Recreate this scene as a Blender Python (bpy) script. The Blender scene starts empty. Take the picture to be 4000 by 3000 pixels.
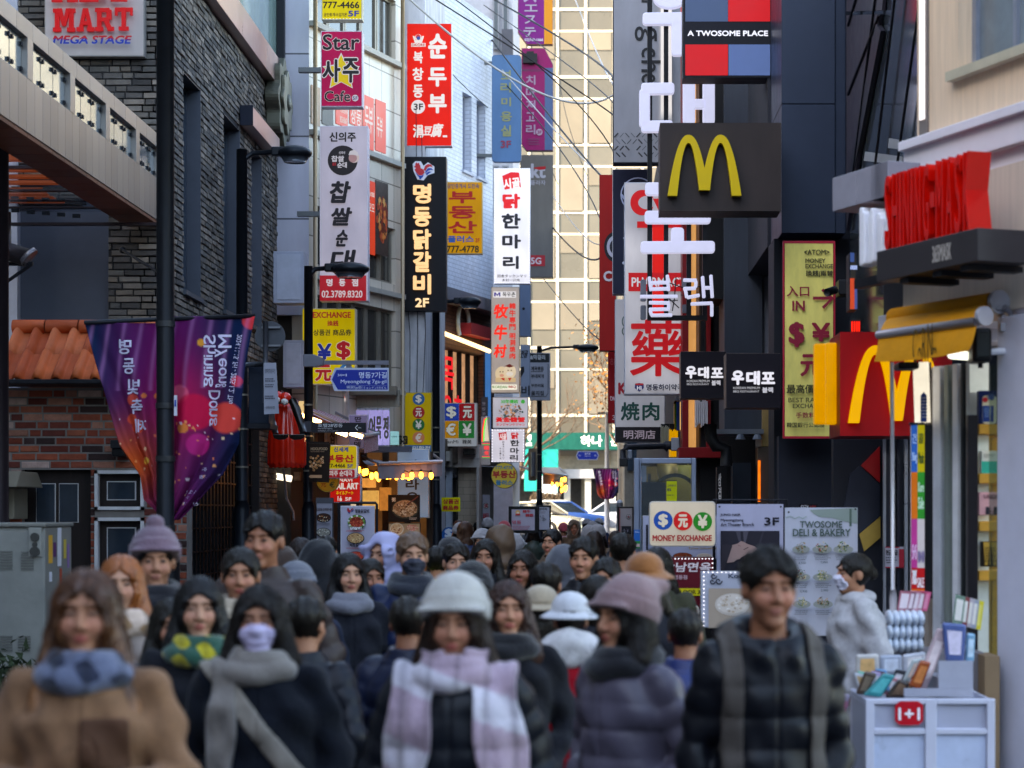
import bpy,bmesh,math,random
import numpy as np
from mathutils import Vector,Matrix
R=math.radians
random.seed(7)
SC=bpy.context.scene
COL=SC.collection

# ------------------------------------------------------------------ camera, sky, sun, exposure
FPX=8000.0
CX,CY,CH=2300.0,2000.0,1.87
EXPO=2.85
camd=bpy.data.cameras.new('street_camera')
cam=bpy.data.objects.new('street_camera',camd)
COL.objects.link(cam)
SC.camera=cam
cam.location=(0,0,CH)
cam.rotation_euler=(R(90),0,0)
camd.sensor_width=36
camd.lens=36*FPX/4000
camd.shift_x=-(CX-2000)/4000
camd.shift_y=(CY-1500)/4000
camd.clip_start,camd.clip_end=0.2,3000
camd.dof.use_dof=True
camd.dof.focus_distance=26
camd.dof.aperture_fstop=2.8
SUN_EL,SUN_AZ=30,55
wd=bpy.data.worlds.new('World')
SC.world=wd
wd.use_nodes=True
wn=wd.node_tree
sky=wn.nodes.new('ShaderNodeTexSky')
sky.sky_type='NISHITA'
sky.sun_disc=False
sky.sun_elevation=R(SUN_EL)
sd=Vector((-math.sin(R(SUN_AZ))*math.cos(R(SUN_EL)),-math.cos(R(SUN_AZ))*math.cos(R(SUN_EL)),math.sin(R(SUN_EL))))
sky.sun_rotation=math.atan2(sd.x,sd.y)
wn.links.new(sky.outputs[0],wn.nodes['Background'].inputs[0])
wn.nodes['Background'].inputs[1].default_value=0.15
sl=bpy.data.lights.new('sun','SUN')
sl.energy=2.0
sl.angle=R(0.5)
sl.color=(1,0.92,0.8)
so=bpy.data.objects.new('sun',sl)
COL.objects.link(so)
so.rotation_euler=(-sd).to_track_quat('-Z','Y').to_euler()
SC.view_settings.view_transform='Standard'
SC.view_settings.look='None'
SC.view_settings.exposure=EXPO
SC.view_settings.gamma=1
SC.view_settings.use_white_balance=True
SC.view_settings.white_balance_temperature=7700
SC.cycles.use_denoising=True
SC.cycles.max_bounces=8
SC.cycles.caustics_reflective=False
SC.cycles.caustics_refractive=False
KE=1.0/2**EXPO

# ------------------------------------------------------------------ measuring helpers
CROP={'f':(0,0,1),'d':(0,0,1.80832),'c1':(0,0,.66305),'c2':(1000,0,.60277),'c3':(1900,0,.60277),'c4':(2900,0,.66305),'c5':(0,1100,.66305),'c6':(1000,1000,.60277),'c7':(1900,1000,.60277),'c8':(2900,1000,.66305),'e1':(0,2000,.60277),'e2':(900,1900,.66305),'e3':(1800,1900,.66305),'e4':(2600,1900,.66305),'e5':(3200,2000,.60277),'e6':(1100,1500,.42194),'e7':(1700,1700,.36166),'e8':(2300,1700,.48222),'g1':(3300,1000,.6029),'g2':(2350,1150,.48222),'g3':(1000,1400,.42194),'g4':(1650,1500,.39185),'g5':(2150,1600,.33156),'g6':(2380,650,.36173)}
def fx(c,x,y):
 ox,oy,s=CROP[c]
 return ox+x*s,oy+y*s
def W(c,x,y,Y):
 px,py=fx(c,x,y)
 return Vector(((px-CX)/FPX*Y,Y,CH-(py-CY)/FPX*Y))
def lin(h):
 h=h.lstrip('#')
 if len(h)==3:h=''.join(a*2 for a in h)
 o=[]
 for i in(0,2,4):
  v=int(h[i:i+2],16)/255
  o.append(v/12.92 if v<=.04045 else((v+.055)/1.055)**2.4)
 return o

# ------------------------------------------------------------------ materials
MATS={}
def mat(col='#888',rough=.6,metal=0.,lit=0.,var=.12,bump=0.,scale=6.,tint=0.,stretch=None,coat=0.,trans=0.,alpha=1.,vcol=False,key='',glow=0.,sheen=0.,spec=.25):
 k=(col if isinstance(col,str)else tuple(col),rough,metal,lit,var,bump,scale,tint,stretch,coat,trans,alpha,vcol,key,glow,sheen,spec)
 if k in MATS:return MATS[k]
 m=bpy.data.materials.new('surface')
 m.use_nodes=True
 nt=m.node_tree;N=nt.nodes;L=nt.links
 b=N['Principled BSDF']
 if not isinstance(col,str)or not vcol and sum(lin(col))<.1:spec=min(spec,.22)
 c=lin(col)if isinstance(col,str)else list(col)
 b.inputs['Roughness'].default_value=rough
 b.inputs['Metallic'].default_value=metal
 b.inputs['Specular IOR Level'].default_value=spec
 if coat:b.inputs['Coat Weight'].default_value=coat;b.inputs['Coat Roughness'].default_value=.08
 if trans:b.inputs['Transmission Weight'].default_value=trans;b.inputs['IOR'].default_value=1.1
 if sheen:b.inputs['Sheen Weight'].default_value=sheen;b.inputs['Sheen Roughness'].default_value=.5
 if alpha<1:b.inputs['Alpha'].default_value=alpha
 geo=N.new('ShaderNodeNewGeometry')
 vec=geo.outputs['Position']
 if stretch:
  mp=N.new('ShaderNodeVectorMath');mp.operation='MULTIPLY';mp.inputs[1].default_value=stretch
  L.new(vec,mp.inputs[0]);vec=mp.outputs[0]
 src=None
 if vcol:
  a=N.new('ShaderNodeAttribute');a.attribute_name='Col';src=a.outputs['Color']
 else:
  rgb=N.new('ShaderNodeRGB');rgb.outputs[0].default_value=(*c,1);src=rgb.outputs[0]
 n1=N.new('ShaderNodeTexNoise');n1.inputs['Scale'].default_value=scale;n1.inputs['Detail'].default_value=5;n1.inputs['Roughness'].default_value=.65
 L.new(vec,n1.inputs['Vector'])
 val=None
 if var:
  mr=N.new('ShaderNodeMapRange');mr.inputs[1].default_value=.25;mr.inputs[2].default_value=.75
  mr.inputs[3].default_value=1-var;mr.inputs[4].default_value=1+var
  L.new(n1.outputs['Fac'],mr.inputs[0]);val=mr.outputs[0]
 if tint:
  a=N.new('ShaderNodeAttribute');a.attribute_name='tint'
  m2=N.new('ShaderNodeMapRange');m2.inputs[3].default_value=1-tint;m2.inputs[4].default_value=1+tint
  L.new(a.outputs['Fac'],m2.inputs[0])
  if val is None:val=m2.outputs[0]
  else:
   mm=N.new('ShaderNodeMath');mm.operation='MULTIPLY';L.new(val,mm.inputs[0]);L.new(m2.outputs[0],mm.inputs[1]);val=mm.outputs[0]
 if val is not None:
  mx=N.new('ShaderNodeVectorMath');mx.operation='SCALE'
  L.new(src,mx.inputs[0]);L.new(val,mx.inputs['Scale']);src=mx.outputs[0]
 L.new(src,b.inputs['Base Color'])
 if lit:
  dk=N.new('ShaderNodeVectorMath');dk.operation='SCALE';dk.inputs['Scale'].default_value=.4;L.new(src,dk.inputs[0]);L.new(dk.outputs[0],b.inputs['Base Color'])
  L.new(src,b.inputs['Emission Color']);b.inputs['Emission Strength'].default_value=lit*KE
  if glow:
   n2=N.new('ShaderNodeTexNoise');n2.inputs['Scale'].default_value=1.6;n2.inputs['Detail'].default_value=1
   L.new(geo.outputs['Position'],n2.inputs['Vector'])
   m3=N.new('ShaderNodeMapRange');m3.inputs[1].default_value=.3;m3.inputs[2].default_value=.7
   m3.inputs[3].default_value=lit*KE*(1-glow);m3.inputs[4].default_value=lit*KE*(1+glow)
   L.new(n2.outputs['Fac'],m3.inputs[0]);L.new(m3.outputs[0],b.inputs['Emission Strength'])
 rr=N.new('ShaderNodeMapRange');rr.inputs[3].default_value=max(.02,rough-.12);rr.inputs[4].default_value=min(1,rough+.12)
 L.new(n1.outputs['Fac'],rr.inputs[0]);L.new(rr.outputs[0],b.inputs['Roughness'])
 if bump:
  n3=N.new('ShaderNodeTexNoise');n3.inputs['Scale'].default_value=scale*6;n3.inputs['Detail'].default_value=4
  L.new(vec,n3.inputs['Vector'])
  bp=N.new('ShaderNodeBump');bp.inputs['Strength'].default_value=min(1,bump);bp.inputs['Distance'].default_value=.01
  L.new(n3.outputs['Fac'],bp.inputs['Height']);L.new(bp.outputs[0],b.inputs['Normal'])
 MATS[k]=m
 return m
def pattern_mat(col1,col2,kind,sx,sz,axes='xz',mortar=.03,rough=.5,bump=.4,var=.15,metal=0.):
 """tiles, panels or painted bricks laid out along two world axes"""
 k=('pat',col1,col2,kind,sx,sz,axes,mortar,rough,bump,var,metal)
 if k in MATS:return MATS[k]
 m=bpy.data.materials.new('tiled_surface');m.use_nodes=True
 nt=m.node_tree;N=nt.nodes;L=nt.links;b=N['Principled BSDF']
 geo=N.new('ShaderNodeNewGeometry');sp=N.new('ShaderNodeSeparateXYZ');cb=N.new('ShaderNodeCombineXYZ')
 L.new(geo.outputs['Position'],sp.inputs[0])
 if axes=='dz':
  ad=N.new('ShaderNodeMath');ad.operation='ADD';L.new(sp.outputs['X'],ad.inputs[0]);L.new(sp.outputs['Y'],ad.inputs[1]);L.new(ad.outputs[0],cb.inputs[0])
 else:L.new(sp.outputs[axes[0].upper()],cb.inputs[0])
 L.new(sp.outputs['Z' if axes[1]=='z' else axes[1].upper()],cb.inputs[1])
 br=N.new('ShaderNodeTexBrick')
 br.offset=.5 if kind=='brick' else 0
 br.inputs['Scale'].default_value=1;br.inputs['Brick Width'].default_value=sx;br.inputs['Row Height'].default_value=sz
 br.inputs['Mortar Size'].default_value=mortar;br.inputs['Mortar Smooth'].default_value=.2
 br.inputs['Color1'].default_value=(*lin(col1),1);br.inputs['Color2'].default_value=(*[v*.86 for v in lin(col1)],1);br.inputs['Mortar'].default_value=(*lin(col2),1)
 L.new(cb.outputs[0],br.inputs['Vector'])
 n1=N.new('ShaderNodeTexNoise');n1.inputs['Scale'].default_value=1.7;n1.inputs['Detail'].default_value=6;n1.inputs['Roughness'].default_value=.7
 mp=N.new('ShaderNodeVectorMath');mp.operation='MULTIPLY';mp.inputs[1].default_value=(2,2,.5)
 L.new(geo.outputs['Position'],mp.inputs[0]);L.new(mp.outputs[0],n1.inputs['Vector'])
 mr=N.new('ShaderNodeMapRange');mr.inputs[1].default_value=.25;mr.inputs[2].default_value=.75;mr.inputs[3].default_value=1-var;mr.inputs[4].default_value=1+var
 L.new(n1.outputs['Fac'],mr.inputs[0])
 mx=N.new('ShaderNodeVectorMath');mx.operation='SCALE';L.new(br.outputs['Color'],mx.inputs[0]);L.new(mr.outputs[0],mx.inputs['Scale'])
 L.new(mx.outputs[0],b.inputs['Base Color'])
 b.inputs['Roughness'].default_value=rough;b.inputs['Metallic'].default_value=metal;b.inputs['Specular IOR Level'].default_value=.3
 bp=N.new('ShaderNodeBump');bp.invert=True;bp.inputs['Strength'].default_value=bump;bp.inputs['Distance'].default_value=.01
 L.new(br.outputs['Fac'],bp.inputs['Height']);L.new(bp.outputs[0],b.inputs['Normal'])
 MATS[k]=m
 return m

# ------------------------------------------------------------------ mesh builder
ORG={}
def link(o,parent=None):
 COL.objects.link(o)
 if parent is not None:o.parent=parent
 return o
def tag(o,label=None,cat=None,group=None,kind=None):
 for k,v in(('label',label),('category',cat),('group',group),('kind',kind)):
  if v:o[k]=v
 return o
def thing(name,label,cat,loc=(0,0,0),group=None):
 o=bpy.data.objects.new(name,None);o.empty_display_size=.1
 link(o);o.location=loc;ORG[o]=Vector(loc)
 return tag(o,label,cat,group)
class Frame:
 """a local frame: u along, v up, n out of the face"""
 def __init__(s,o,u=(1,0,0),v=(0,0,1)):
  s.o=Vector(o);s.u=Vector(u).normalized();s.v=Vector(v).normalized();s.n=s.u.cross(s.v)
 def p(s,u,v,n=0):return s.o+s.u*u+s.v*v+s.n*n
class MB:
 def __init__(s):s.v,s.f,s.mi,s.t,s.mats,s.parts=[],[],[],[],[],[]
 def m(s,mt):
  if mt not in s.mats:s.mats.append(mt)
  return s.mats.index(mt)
 def add(s,vs,fs,mt,tint=None):
  b=len(s.v);i=s.m(mt);s.parts.append((list(vs),fs,mt,tint));vs=s.parts[-1][0]
  s.v+=[tuple(v)for v in vs]
  t=random.random()if tint is None else tint
  for f in fs:
   s.f.append([b+q for q in f]);s.mi.append(i);s.t.append(t)
 def box(s,a,b,mt,tint=None,fr=None):
  (x0,y0,z0),(x1,y1,z1)=a,b
  c=[(x0,y0,z0),(x1,y0,z0),(x1,y1,z0),(x0,y1,z0),(x0,y0,z1),(x1,y0,z1),(x1,y1,z1),(x0,y1,z1)]
  if fr:c=[fr.p(*q)for q in c]
  s.add(c,[(3,2,1,0),(4,5,6,7),(0,1,5,4),(1,2,6,5),(2,3,7,6),(3,0,4,7)],mt,tint)
 def fbox(s,fr,u0,u1,v0,v1,n0,n1,mt,tint=None):s.box((u0,v0,n0),(u1,v1,n1),mt,tint,fr)
 def quad(s,a,b,c,d,mt,tint=None):s.add([a,b,c,d],[(0,1,2,3)],mt,tint)
 def prism(s,fr,pts,n0,n1,mt,tint=None):
  k=len(pts)
  vs=[fr.p(u,v,n0)for u,v in pts]+[fr.p(u,v,n1)for u,v in pts]
  fs=[tuple(range(k))[::-1],tuple(range(k,2*k))]+[(i,(i+1)%k,k+(i+1)%k,k+i)for i in range(k)]
  s.add(vs,fs,mt,tint)
 def flat(s,fr,pts,n,mt,tint=None):s.add([fr.p(u,v,n)for u,v in pts],[tuple(range(len(pts)))],mt,tint)
 def tube(s,path,r,mt,k=8,tint=None,cap=True):
  path=[Vector(p)for p in path];rs=r if isinstance(r,(list,tuple))else[r]*len(path)
  vs=[];ref=None
  for i,p in enumerate(path):
   d=(path[min(i+1,len(path)-1)]-path[max(i-1,0)]).normalized()
   if ref is None or abs(ref.dot(d))>.95:ref=Vector((0,0,1))if abs(d.z)<.9 else Vector((0,1,0))
   a=d.cross(ref).normalized();b2=a.cross(d).normalized();ref=b2
   for j in range(k):
    w=2*math.pi*j/k
    vs.append(p+(a*math.cos(w)+b2*math.sin(w))*rs[i])
  fs=[(i*k+j,i*k+(j+1)%k,(i+1)*k+(j+1)%k,(i+1)*k+j)for i in range(len(path)-1)for j in range(k)]
  if cap:fs+=[tuple(range(k)),tuple(range((len(path)-1)*k,len(path)*k))[::-1]]
  s.add(vs,fs,mt,tint)
 def ball(s,c,r,mt,nu=16,nv=10,tint=None,fr=None):
  if not isinstance(r,(tuple,list)):r=(r,r,r)
  vs=[];
  for i in range(nv+1):
   ph=math.pi*i/nv
   for j in range(nu):
    th=2*math.pi*j/nu
    q=(c[0]+r[0]*math.sin(ph)*math.cos(th),c[1]+r[1]*math.sin(ph)*math.sin(th),c[2]+r[2]*math.cos(ph))
    vs.append(fr.p(*q)if fr else q)
  s.add(vs,[(i*nu+j,(i+1)*nu+j,(i+1)*nu+(j+1)%nu,i*nu+(j+1)%nu)for i in range(nv)for j in range(nu)],mt,tint)
 def text(s,fr,txt,box,n,mt,bold=0.,ext=0.,ital=0.,keep=False,flip=False,rot=0,vert=False,align=None):
  u0,v0,u1,v1=box
  gv,gf=glyphs(txt,bool(ext))
  if not len(gv):return
  P=np.array(gv,float)
  if rot:
   c,q=math.cos(R(rot)),math.sin(R(rot));x,y=P[:,0].copy(),P[:,1].copy();P[:,0],P[:,1]=x*c-y*q,x*q+y*c
  if flip:P[:,0]*=-1
  lo,hi=P[:,:2].min(0),P[:,:2].max(0);sz=np.maximum(hi-lo,1e-6)
  sx,sy=(u1-u0)/sz[0],(v1-v0)/sz[1]
  if keep:
   q=min(sx,sy);sx=sy=q
  bold*=.7;w=bold*min(v1-v0,1e9)if not vert else bold*(u1-u0)
  offs=[(0,0)]if not bold else[(0,0)]+[(math.cos(a)*w,math.sin(a)*w)for a in np.linspace(0,2*math.pi,9)[:8]]
  U=(P[:,0]-(lo[0]+hi[0])/2)*sx;V=(P[:,1]-(lo[1]+hi[1])/2)*sy
  if bold:U*=max(.3,1-2*w/(u1-u0));V*=max(.3,1-2*w/(v1-v0))
  U=U+ital*V
  uc,vc=(u0+u1)/2,(v0+v1)/2
  if align=='l':uc=u0+(hi[0]-lo[0])*sx/2
  for i,(a,b)in enumerate(offs):
   nn=n+i*.00015
   if ext:vs=[fr.p(uc+U[k]+a,vc+V[k]+b,nn+(ext if P[k,2]>0 else 0))for k in range(len(P))]
   else:vs=[fr.p(uc+U[k]+a,vc+V[k]+b,nn)for k in range(len(P))]
   fs=gf if not flip else[f[::-1]for f in gf]
   s.add(vs,fs,mt,.5)
 def each(s,name,parent,**k):
  for q in s.parts:
   m=MB();m.add(*q);m.build(name,parent,**k)
 def build(s,name,parent=None,smooth=False,bevel=0.,loc=None,auto=None):
  me=bpy.data.meshes.new(name)
  if parent is not None:o0=ORG[parent]
  else:o0=Vector(loc)if loc is not None else Vector((0,0,0))
  me.from_pydata([(v[0]-o0.x,v[1]-o0.y,v[2]-o0.z)for v in s.v],[],s.f)
  for mt in s.mats:me.materials.append(mt)
  me.polygons.foreach_set('material_index',s.mi)
  at=me.attributes.new('tint','FLOAT','FACE');at.data.foreach_set('value',s.t)
  if smooth:me.polygons.foreach_set('use_smooth',[True]*len(s.f))
  me.update()
  o=bpy.data.objects.new(name,me);link(o,parent)
  if parent is None:o.location=o0
  ORG[o]=o0
  if bevel:
   b=o.modifiers.new('edge','BEVEL');b.width=bevel;b.segments=2;b.limit_method='ANGLE';b.angle_limit=R(50)
  return o
GL={}
def glyphs(txt,solid=False):
 k=(txt,solid)
 if k not in GL:
  c=bpy.data.curves.new('t','FONT');c.body=txt;c.resolution_u=3;c.align_x='CENTER'
  if solid:c.extrude=.5
  ob=bpy.data.objects.new('t',c);me=bpy.data.meshes.new_from_object(ob)
  GL[k]=([tuple(v.co)for v in me.vertices],[tuple(p.vertices)for p in me.polygons])
  bpy.data.meshes.remove(me);bpy.data.objects.remove(ob);bpy.data.curves.remove(c)
 return GL[k]
def rrect(u0,v0,u1,v1,r,k=5):
 out=[]
 for cx,cy,a in((u1-r,v1-r,0),(u0+r,v1-r,90),(u0+r,v0+r,180),(u1-r,v0+r,270)):
  for i in range(k+1):out.append((cx+r*math.cos(R(a+90*i/k)),cy+r*math.sin(R(a+90*i/k))))
 return out
def disc(u,v,r,k=28,ry=None):return[(u+r*math.cos(2*math.pi*i/k),v+(ry or r)*math.sin(2*math.pi*i/k))for i in range(k)]

# ------------------------------------------------------------------ signs
class Sign:
 def __init__(s,name,label,cat,crop,rect,Y,depth=.18,face='#ddd',lit=0.,side='#aaa',rad=0.,group=None,edge=.012,shape=None,frame=None,glow=.12,rough=.35,var=.07,brackets=None,frame_obj=None,framecol=None):
  s.crop,s.Y=crop,Y
  x0,y0,x1,y1=rect
  a=W(crop,x0,y1,Y);b=W(crop,x1,y0,Y)
  s.fr=frame_obj or Frame((a.x,Y,a.z))
  s.k=CROP[crop][2]*Y/FPX
  s.x0,s.y1=x0,y1
  s.w,s.h=(x1-x0)*s.k,(y1-y0)*s.k
  s.t=thing(name,label,cat,s.fr.p(s.w/2,0,-depth/2),group)
  s.mb={};s.lay=.003;s.lit=lit;s.depth=depth;s.facecol=face
  c=MB();sm=mat(side,.45,.2 if not lit else 0,var=.15,scale=4)
  fm=mat(face,.5,lit=lit,var=max(var,.1),scale=3,glow=glow if lit else 0,spec=.15,stretch=(1.6,1.6,.5))
  outline=shape(s)if shape else(rrect(0,0,s.w,s.h,rad)if rad else[(s.w,s.h),(0,s.h),(0,0),(s.w,0)])
  c.prism(s.fr,outline,-depth,-.001,sm)
  c.build('cabinet',s.t,bevel=.004)
  f=MB()
  if edge:
   cx,cy=s.w/2,s.h/2
   kx,ky=(s.w-2*edge)/s.w,(s.h-2*edge)/s.h
   f.prism(s.fr,[(cx+(u-cx)*kx,cy+(v-cy)*ky)for u,v in outline],-.001,.002,fm)
  else:f.prism(s.fr,outline,-.001,.002,fm)
  f.build('face_panel',s.t)
  if brackets:
   for side_,yy in brackets:
    b2=MB();v=s.V(yy);uu=(-.35,-.002)if side_=='l' else(s.w+.002,s.w+.35)
    b2.fbox(s.fr,uu[0],uu[1],v-.035,v+.035,-depth*.75,-depth*.25,mat('#55585c',.4,.8))
    b2.build('bracket',s.t)
 def U(s,x):return(x-s.x0)*s.k
 def V(s,y):return(s.y1-y)*s.k
 def B(s,box):return(s.U(box[0]),s.V(box[3]),s.U(box[2]),s.V(box[1]))
 def g(s,part):
  if part not in s.mb:s.mb[part]=MB()
  return s.mb[part]
 def nl(s,d=.0025):s.lay+=d;return s.lay
 def M(s,col,lit=None):return mat(col,.45,lit=s.lit if lit is None else lit,var=.05,scale=5,spec=.25)
 def text(s,txt,box,col,bold=.02,lit=None,outline=None,ext=0,part='lettering',**kw):
  if outline:
   oc,ow=outline;b=s.B(box);g=ow*(b[3]-b[1])
   s.g(part).text(s.fr,txt,(b[0]-g,b[1]-g,b[2]+g,b[3]+g),s.nl(),s.M(oc,lit),bold+ow,**kw)
  s.g(part).text(s.fr,txt,s.B(box),s.nl(),s.M(col,lit),bold,ext,**kw)
 def col(s,txt,x0,x1,y0,y1,color,bold=.03,gap=.12,**kw):
  n=len(txt);h=(y1-y0)/(n+(n-1)*gap)
  for i,ch in enumerate(txt):
   t=y0+i*h*(1+gap);s.text(ch,(x0,t,x1,t+h),color,bold,**kw)
 def rect(s,box,col,part='graphic',lit=None,rad=0,ext=None):
  b=s.B(box);pts=rrect(b[0],b[1],b[2],b[3],rad)if rad else[(b[0],b[1]),(b[2],b[1]),(b[2],b[3]),(b[0],b[3])]
  if ext:s.g(part).prism(s.fr,pts,s.nl(),s.lay+ext,s.M(col,lit))
  else:s.g(part).flat(s.fr,pts,s.nl(),s.M(col,lit))
 def circ(s,x,y,r,col,part='graphic',lit=None,ry=None):s.g(part).flat(s.fr,disc(s.U(x),s.V(y),r*s.k,ry=ry*s.k if ry else None),s.nl(),s.M(col,lit))
 def poly(s,pts,col,part='graphic',lit=None,ext=None):
  q=[(s.U(x),s.V(y))for x,y in pts]
  if ext:s.g(part).prism(s.fr,q[::-1],s.nl(),s.lay+ext,s.M(col,lit))
  else:s.g(part).flat(s.fr,q,s.nl(),s.M(col,lit))
 def stroke(s,pts,w,col,part='lettering',lit=None):
  q=[Vector((s.U(x),s.V(y)))for x,y in pts];w=w*s.k/2;L_,R_=[],[]
  for i,p in enumerate(q):
   d=(q[min(i+1,len(q)-1)]-q[max(i-1,0)]).normalized();nrm=Vector((-d.y,d.x))*w
   L_.append(tuple(p+nrm));R_.append(tuple(p-nrm))
  n=s.nl();m=s.M(col,lit)
  for i in range(len(q)-1):s.g(part).flat(s.fr,[R_[i],R_[i+1],L_[i+1],L_[i]],n,m)
 def food(s,x0,y0,x1,y1,cols,n=60,bowl=None,seed=1):
  """printed picture of a dish: plate, bowl and many small morsels"""
  rd=random.Random(seed);cx,cy,rx,ry=(x0+x1)/2,(y0+y1)/2,(x1-x0)/2,(y1-y0)/2
  if bowl:
   s.circ(cx,cy,rx,bowl,'printed_dish',ry=ry);s.circ(cx,cy-ry*.05,rx*.9,cols[0],'printed_dish',ry=ry*.86)
  g=s.g('printed_dish')
  for i in range(n):
   a,q=rd.random()*6.283,math.sqrt(rd.random())*.82
   r=rd.uniform(.06,.16)*min(rx,ry)
   u,v=s.U(cx+rx*q*math.cos(a)),s.V(cy+ry*q*math.sin(a));w=r*s.k;t=rd.random()*3
   g.flat(s.fr,[(u+w*rd.uniform(.6,1.3)*math.cos(t+j*1.257),v+w*rd.uniform(.5,1.1)*math.sin(t+j*1.257))for j in range(5)],s.lay+.003+i*4e-5,s.M(rd.choice(cols)))
  s.lay+=.004+n*4e-5
 def lines(s,box,rows,col,h=.45,seed=3):
  """lines of print too small to read: short dashes"""
  rd=random.Random(seed);x0,y0,x1,y1=box;rh=(y1-y0)/rows;n=s.nl()
  for r in range(rows):
   x=x0+rd.uniform(0,.1)*(x1-x0);e=x1-rd.uniform(0,.3)*(x1-x0)
   while x<e:
    w=rh*rd.uniform(.35,.7);s.g('small_print').flat(s.fr,[(s.U(x),s.V(y0+r*rh+rh*h)),(s.U(x+w),s.V(y0+r*rh+rh*h)),(s.U(x+w),s.V(y0+r*rh)),(s.U(x),s.V(y0+r*rh))],n,s.M(col));x+=w*1.35
 def done(s):
  for k,m in s.mb.items():m.build(k,s.t)
  return s.t

# ------------------------------------------------------------------ ground
def gz(y):return 0.0 if y<45 else min(.9,(y-45)*.02)
g=MB();asp=mat('#4c4c50',.85,var=.2,bump=.5,scale=3)
ys=[-60,45,90,110,1500]
for a,b in zip(ys,ys[1:]):g.quad((-700,a,gz(a)),(700,a,gz(a)),(700,b,gz(b)),(-700,b,gz(b)),asp)
tag(g.build('street_paving'),kind='structure')
g=MB();pv=pattern_mat('#77737a','#4a484c','brick',.4,.2,'xy',.008,.75,.3)
g.box((-4.6,2,0),(-3.3,31,.035),pv);g.box((1.2,15.5,0),(2.6,40,.035),pv)
tag(g.build('pavement_strip',bevel=.005),kind='structure')
g=MB()
g.box((-40,104.5,.9),(40,110,1.03),mat('#8d8880',.8));g.box((-40,104.2,.9),(40,104.5,1.035),mat('#a9a59c',.8))
tag(g.build('far_pavement',bevel=.01),kind='structure')

# ------------------------------------------------------------------ office block closing the street
def far_block():
 t=thing('office_block','cream gridded office block in full sun closing the end of the street','building',(0,110,.9))
 cream=mat('#b4ab9b',.6,var=.08,scale=.5);pane=mat('#57534a',.3,var=.16,scale=.35,tint=.22,coat=.15);bl=mat('#6e675b',.6,var=.14,scale=.4,tint=.16)
 k=110/FPX;F=Frame((0,110,0))
 X=lambda px:(px-CX)*k
 Z=lambda py:CH-(py-CY)*k
 w=MB();w.box((-34,110.5,.9),(34,126,42),cream);w.build('wall',t)
 fr,pn,bd=MB(),MB(),MB()
 bay=111*k;x0=X(2177)-14*bay
 ztop=Z(30);fl=265*k
 rows=[]
 z=ztop+2*fl
 while z>Z(1700):
  rows.append((z-.1,z-84*k,0));rows.append((z-84*k-.1,z-fl,1));z-=fl
 for i in range(27):
  xa=x0+i*bay
  fr.box((xa-.075,110.25,Z(1700)),(xa+.075,110.5,40),cream,.5)
  for(zt,zb,tall)in rows:
   near=12<=i<=16 and zt<ztop+fl
   p_,b_=(MB(),MB())if near else(pn,bd)
   p_.box((xa+.08,110.33,zb),(xa+bay-.08,110.36,zt),pane)
   if near:wn=p_.build('window',t)
   if tall and random.random()<.85:
    h=random.choice([1,1,.6,.4])*(zt-zb);b_.box((xa+.16,110.27,zt-h),(xa+bay-.16,110.30,zt-.02),bl)
    if near:b_.build('blind',wn)
 for(zt,zb,tall)in rows:
  fr.box((x0,110.27,zt),(x0+26*bay,110.47,zt+.1+(.02 if tall else .06)),cream,.5)
 fr.build('window_frame',t);pn.build('window_glazing',t)['kind']='stuff';bd.build('blind_rows',t)['kind']='stuff'
 gfl=MB();gm=mat('#8c877c',.6,var=.2);dk=mat('#2b2d30',.2,var=.3)
 gfl.box((-34,110.3,.9),(34,110.6,Z(1700)),gm)
 gfl.build('ground_floor_wall',t)
 sf=MB()
 for i in range(16):
  xa=-20+i*2.5
  sf.box((xa,110.2,1.0),(xa+2.1,110.28,Z(1842)),dk)
 sf.each('shop_glazing',t)
 cn=MB();cn.box((-25,108.6,Z(1870)),(25,110.2,Z(1835)),mat('#a9a9ad',.4,.3));cn.build('canopy',t)
 pl=MB()
 for px in(2220,2300,2395,2455):pl.box((X(px)-.22,108.8,.9),(X(px)+.12,109.2,Z(1870)),mat('#b9b6ae',.7))
 pl.each('pillar',t)
 s=MB();s.box((X(2475),110.1,1.03),(X(2520),110.22,1.9),mat('#dfeee8',.4,lit=.5));s.build('lit_window',t)
far_block()
S=Sign('bank_fascia','long teal bank fascia in sunlight across the far office block','shop sign','f',(1900,1690,2520,1757),108.4,1.2,'#0b4d44',side='#0a423a',rough=.45)
S.text('은행',(2040,1698,2075,1720),'#f4f4f0',.04);S.text('Bank',(2040,1724,2078,1742),'#f4f4f0',.05);S.text('하나',(2268,1700,2352,1744),'#f6f6f0',.04)
S.text('은행',(2385,1704,2460,1742),'#f6f6f0',.04)
S.done()
S=Sign('side_fascia','teal shop front panel beneath the bank fascia beside the hedge','shop sign','e7',(960,150,1330,605),107.8,.5,'#0d8f86',side='#0b6f69')
S.rect((1100,440,1320,640),'#d8dcdc');S.done()
t=thing('hedge','clipped brown winter hedge in a white planter before the bank','hedge',W('e7',1230,740,104))
m=MB();a=W('e7',1040,760,104);b=W('e7',1420,700,104);m.box((a.x,103.6,.9),(b.x,104.6,b.z),mat('#c9c9c6',.7));m.build('planter',t,bevel=.02)
m=MB();hm=mat('#6b5a48',.9,var=.3,tint=.5);hb=W('e7',1340,640,104)
for i in range(900):
 p=Vector((random.uniform(a.x,hb.x),random.uniform(103.7,104.5),random.uniform(b.z,hb.z)));d=[Vector((random.gauss(0,.07),random.gauss(0,.07),random.gauss(0,.07)))for _ in range(3)]
 m.add([p+q for q in d],[(0,1,2)],hm)
m.build('foliage',t)

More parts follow.
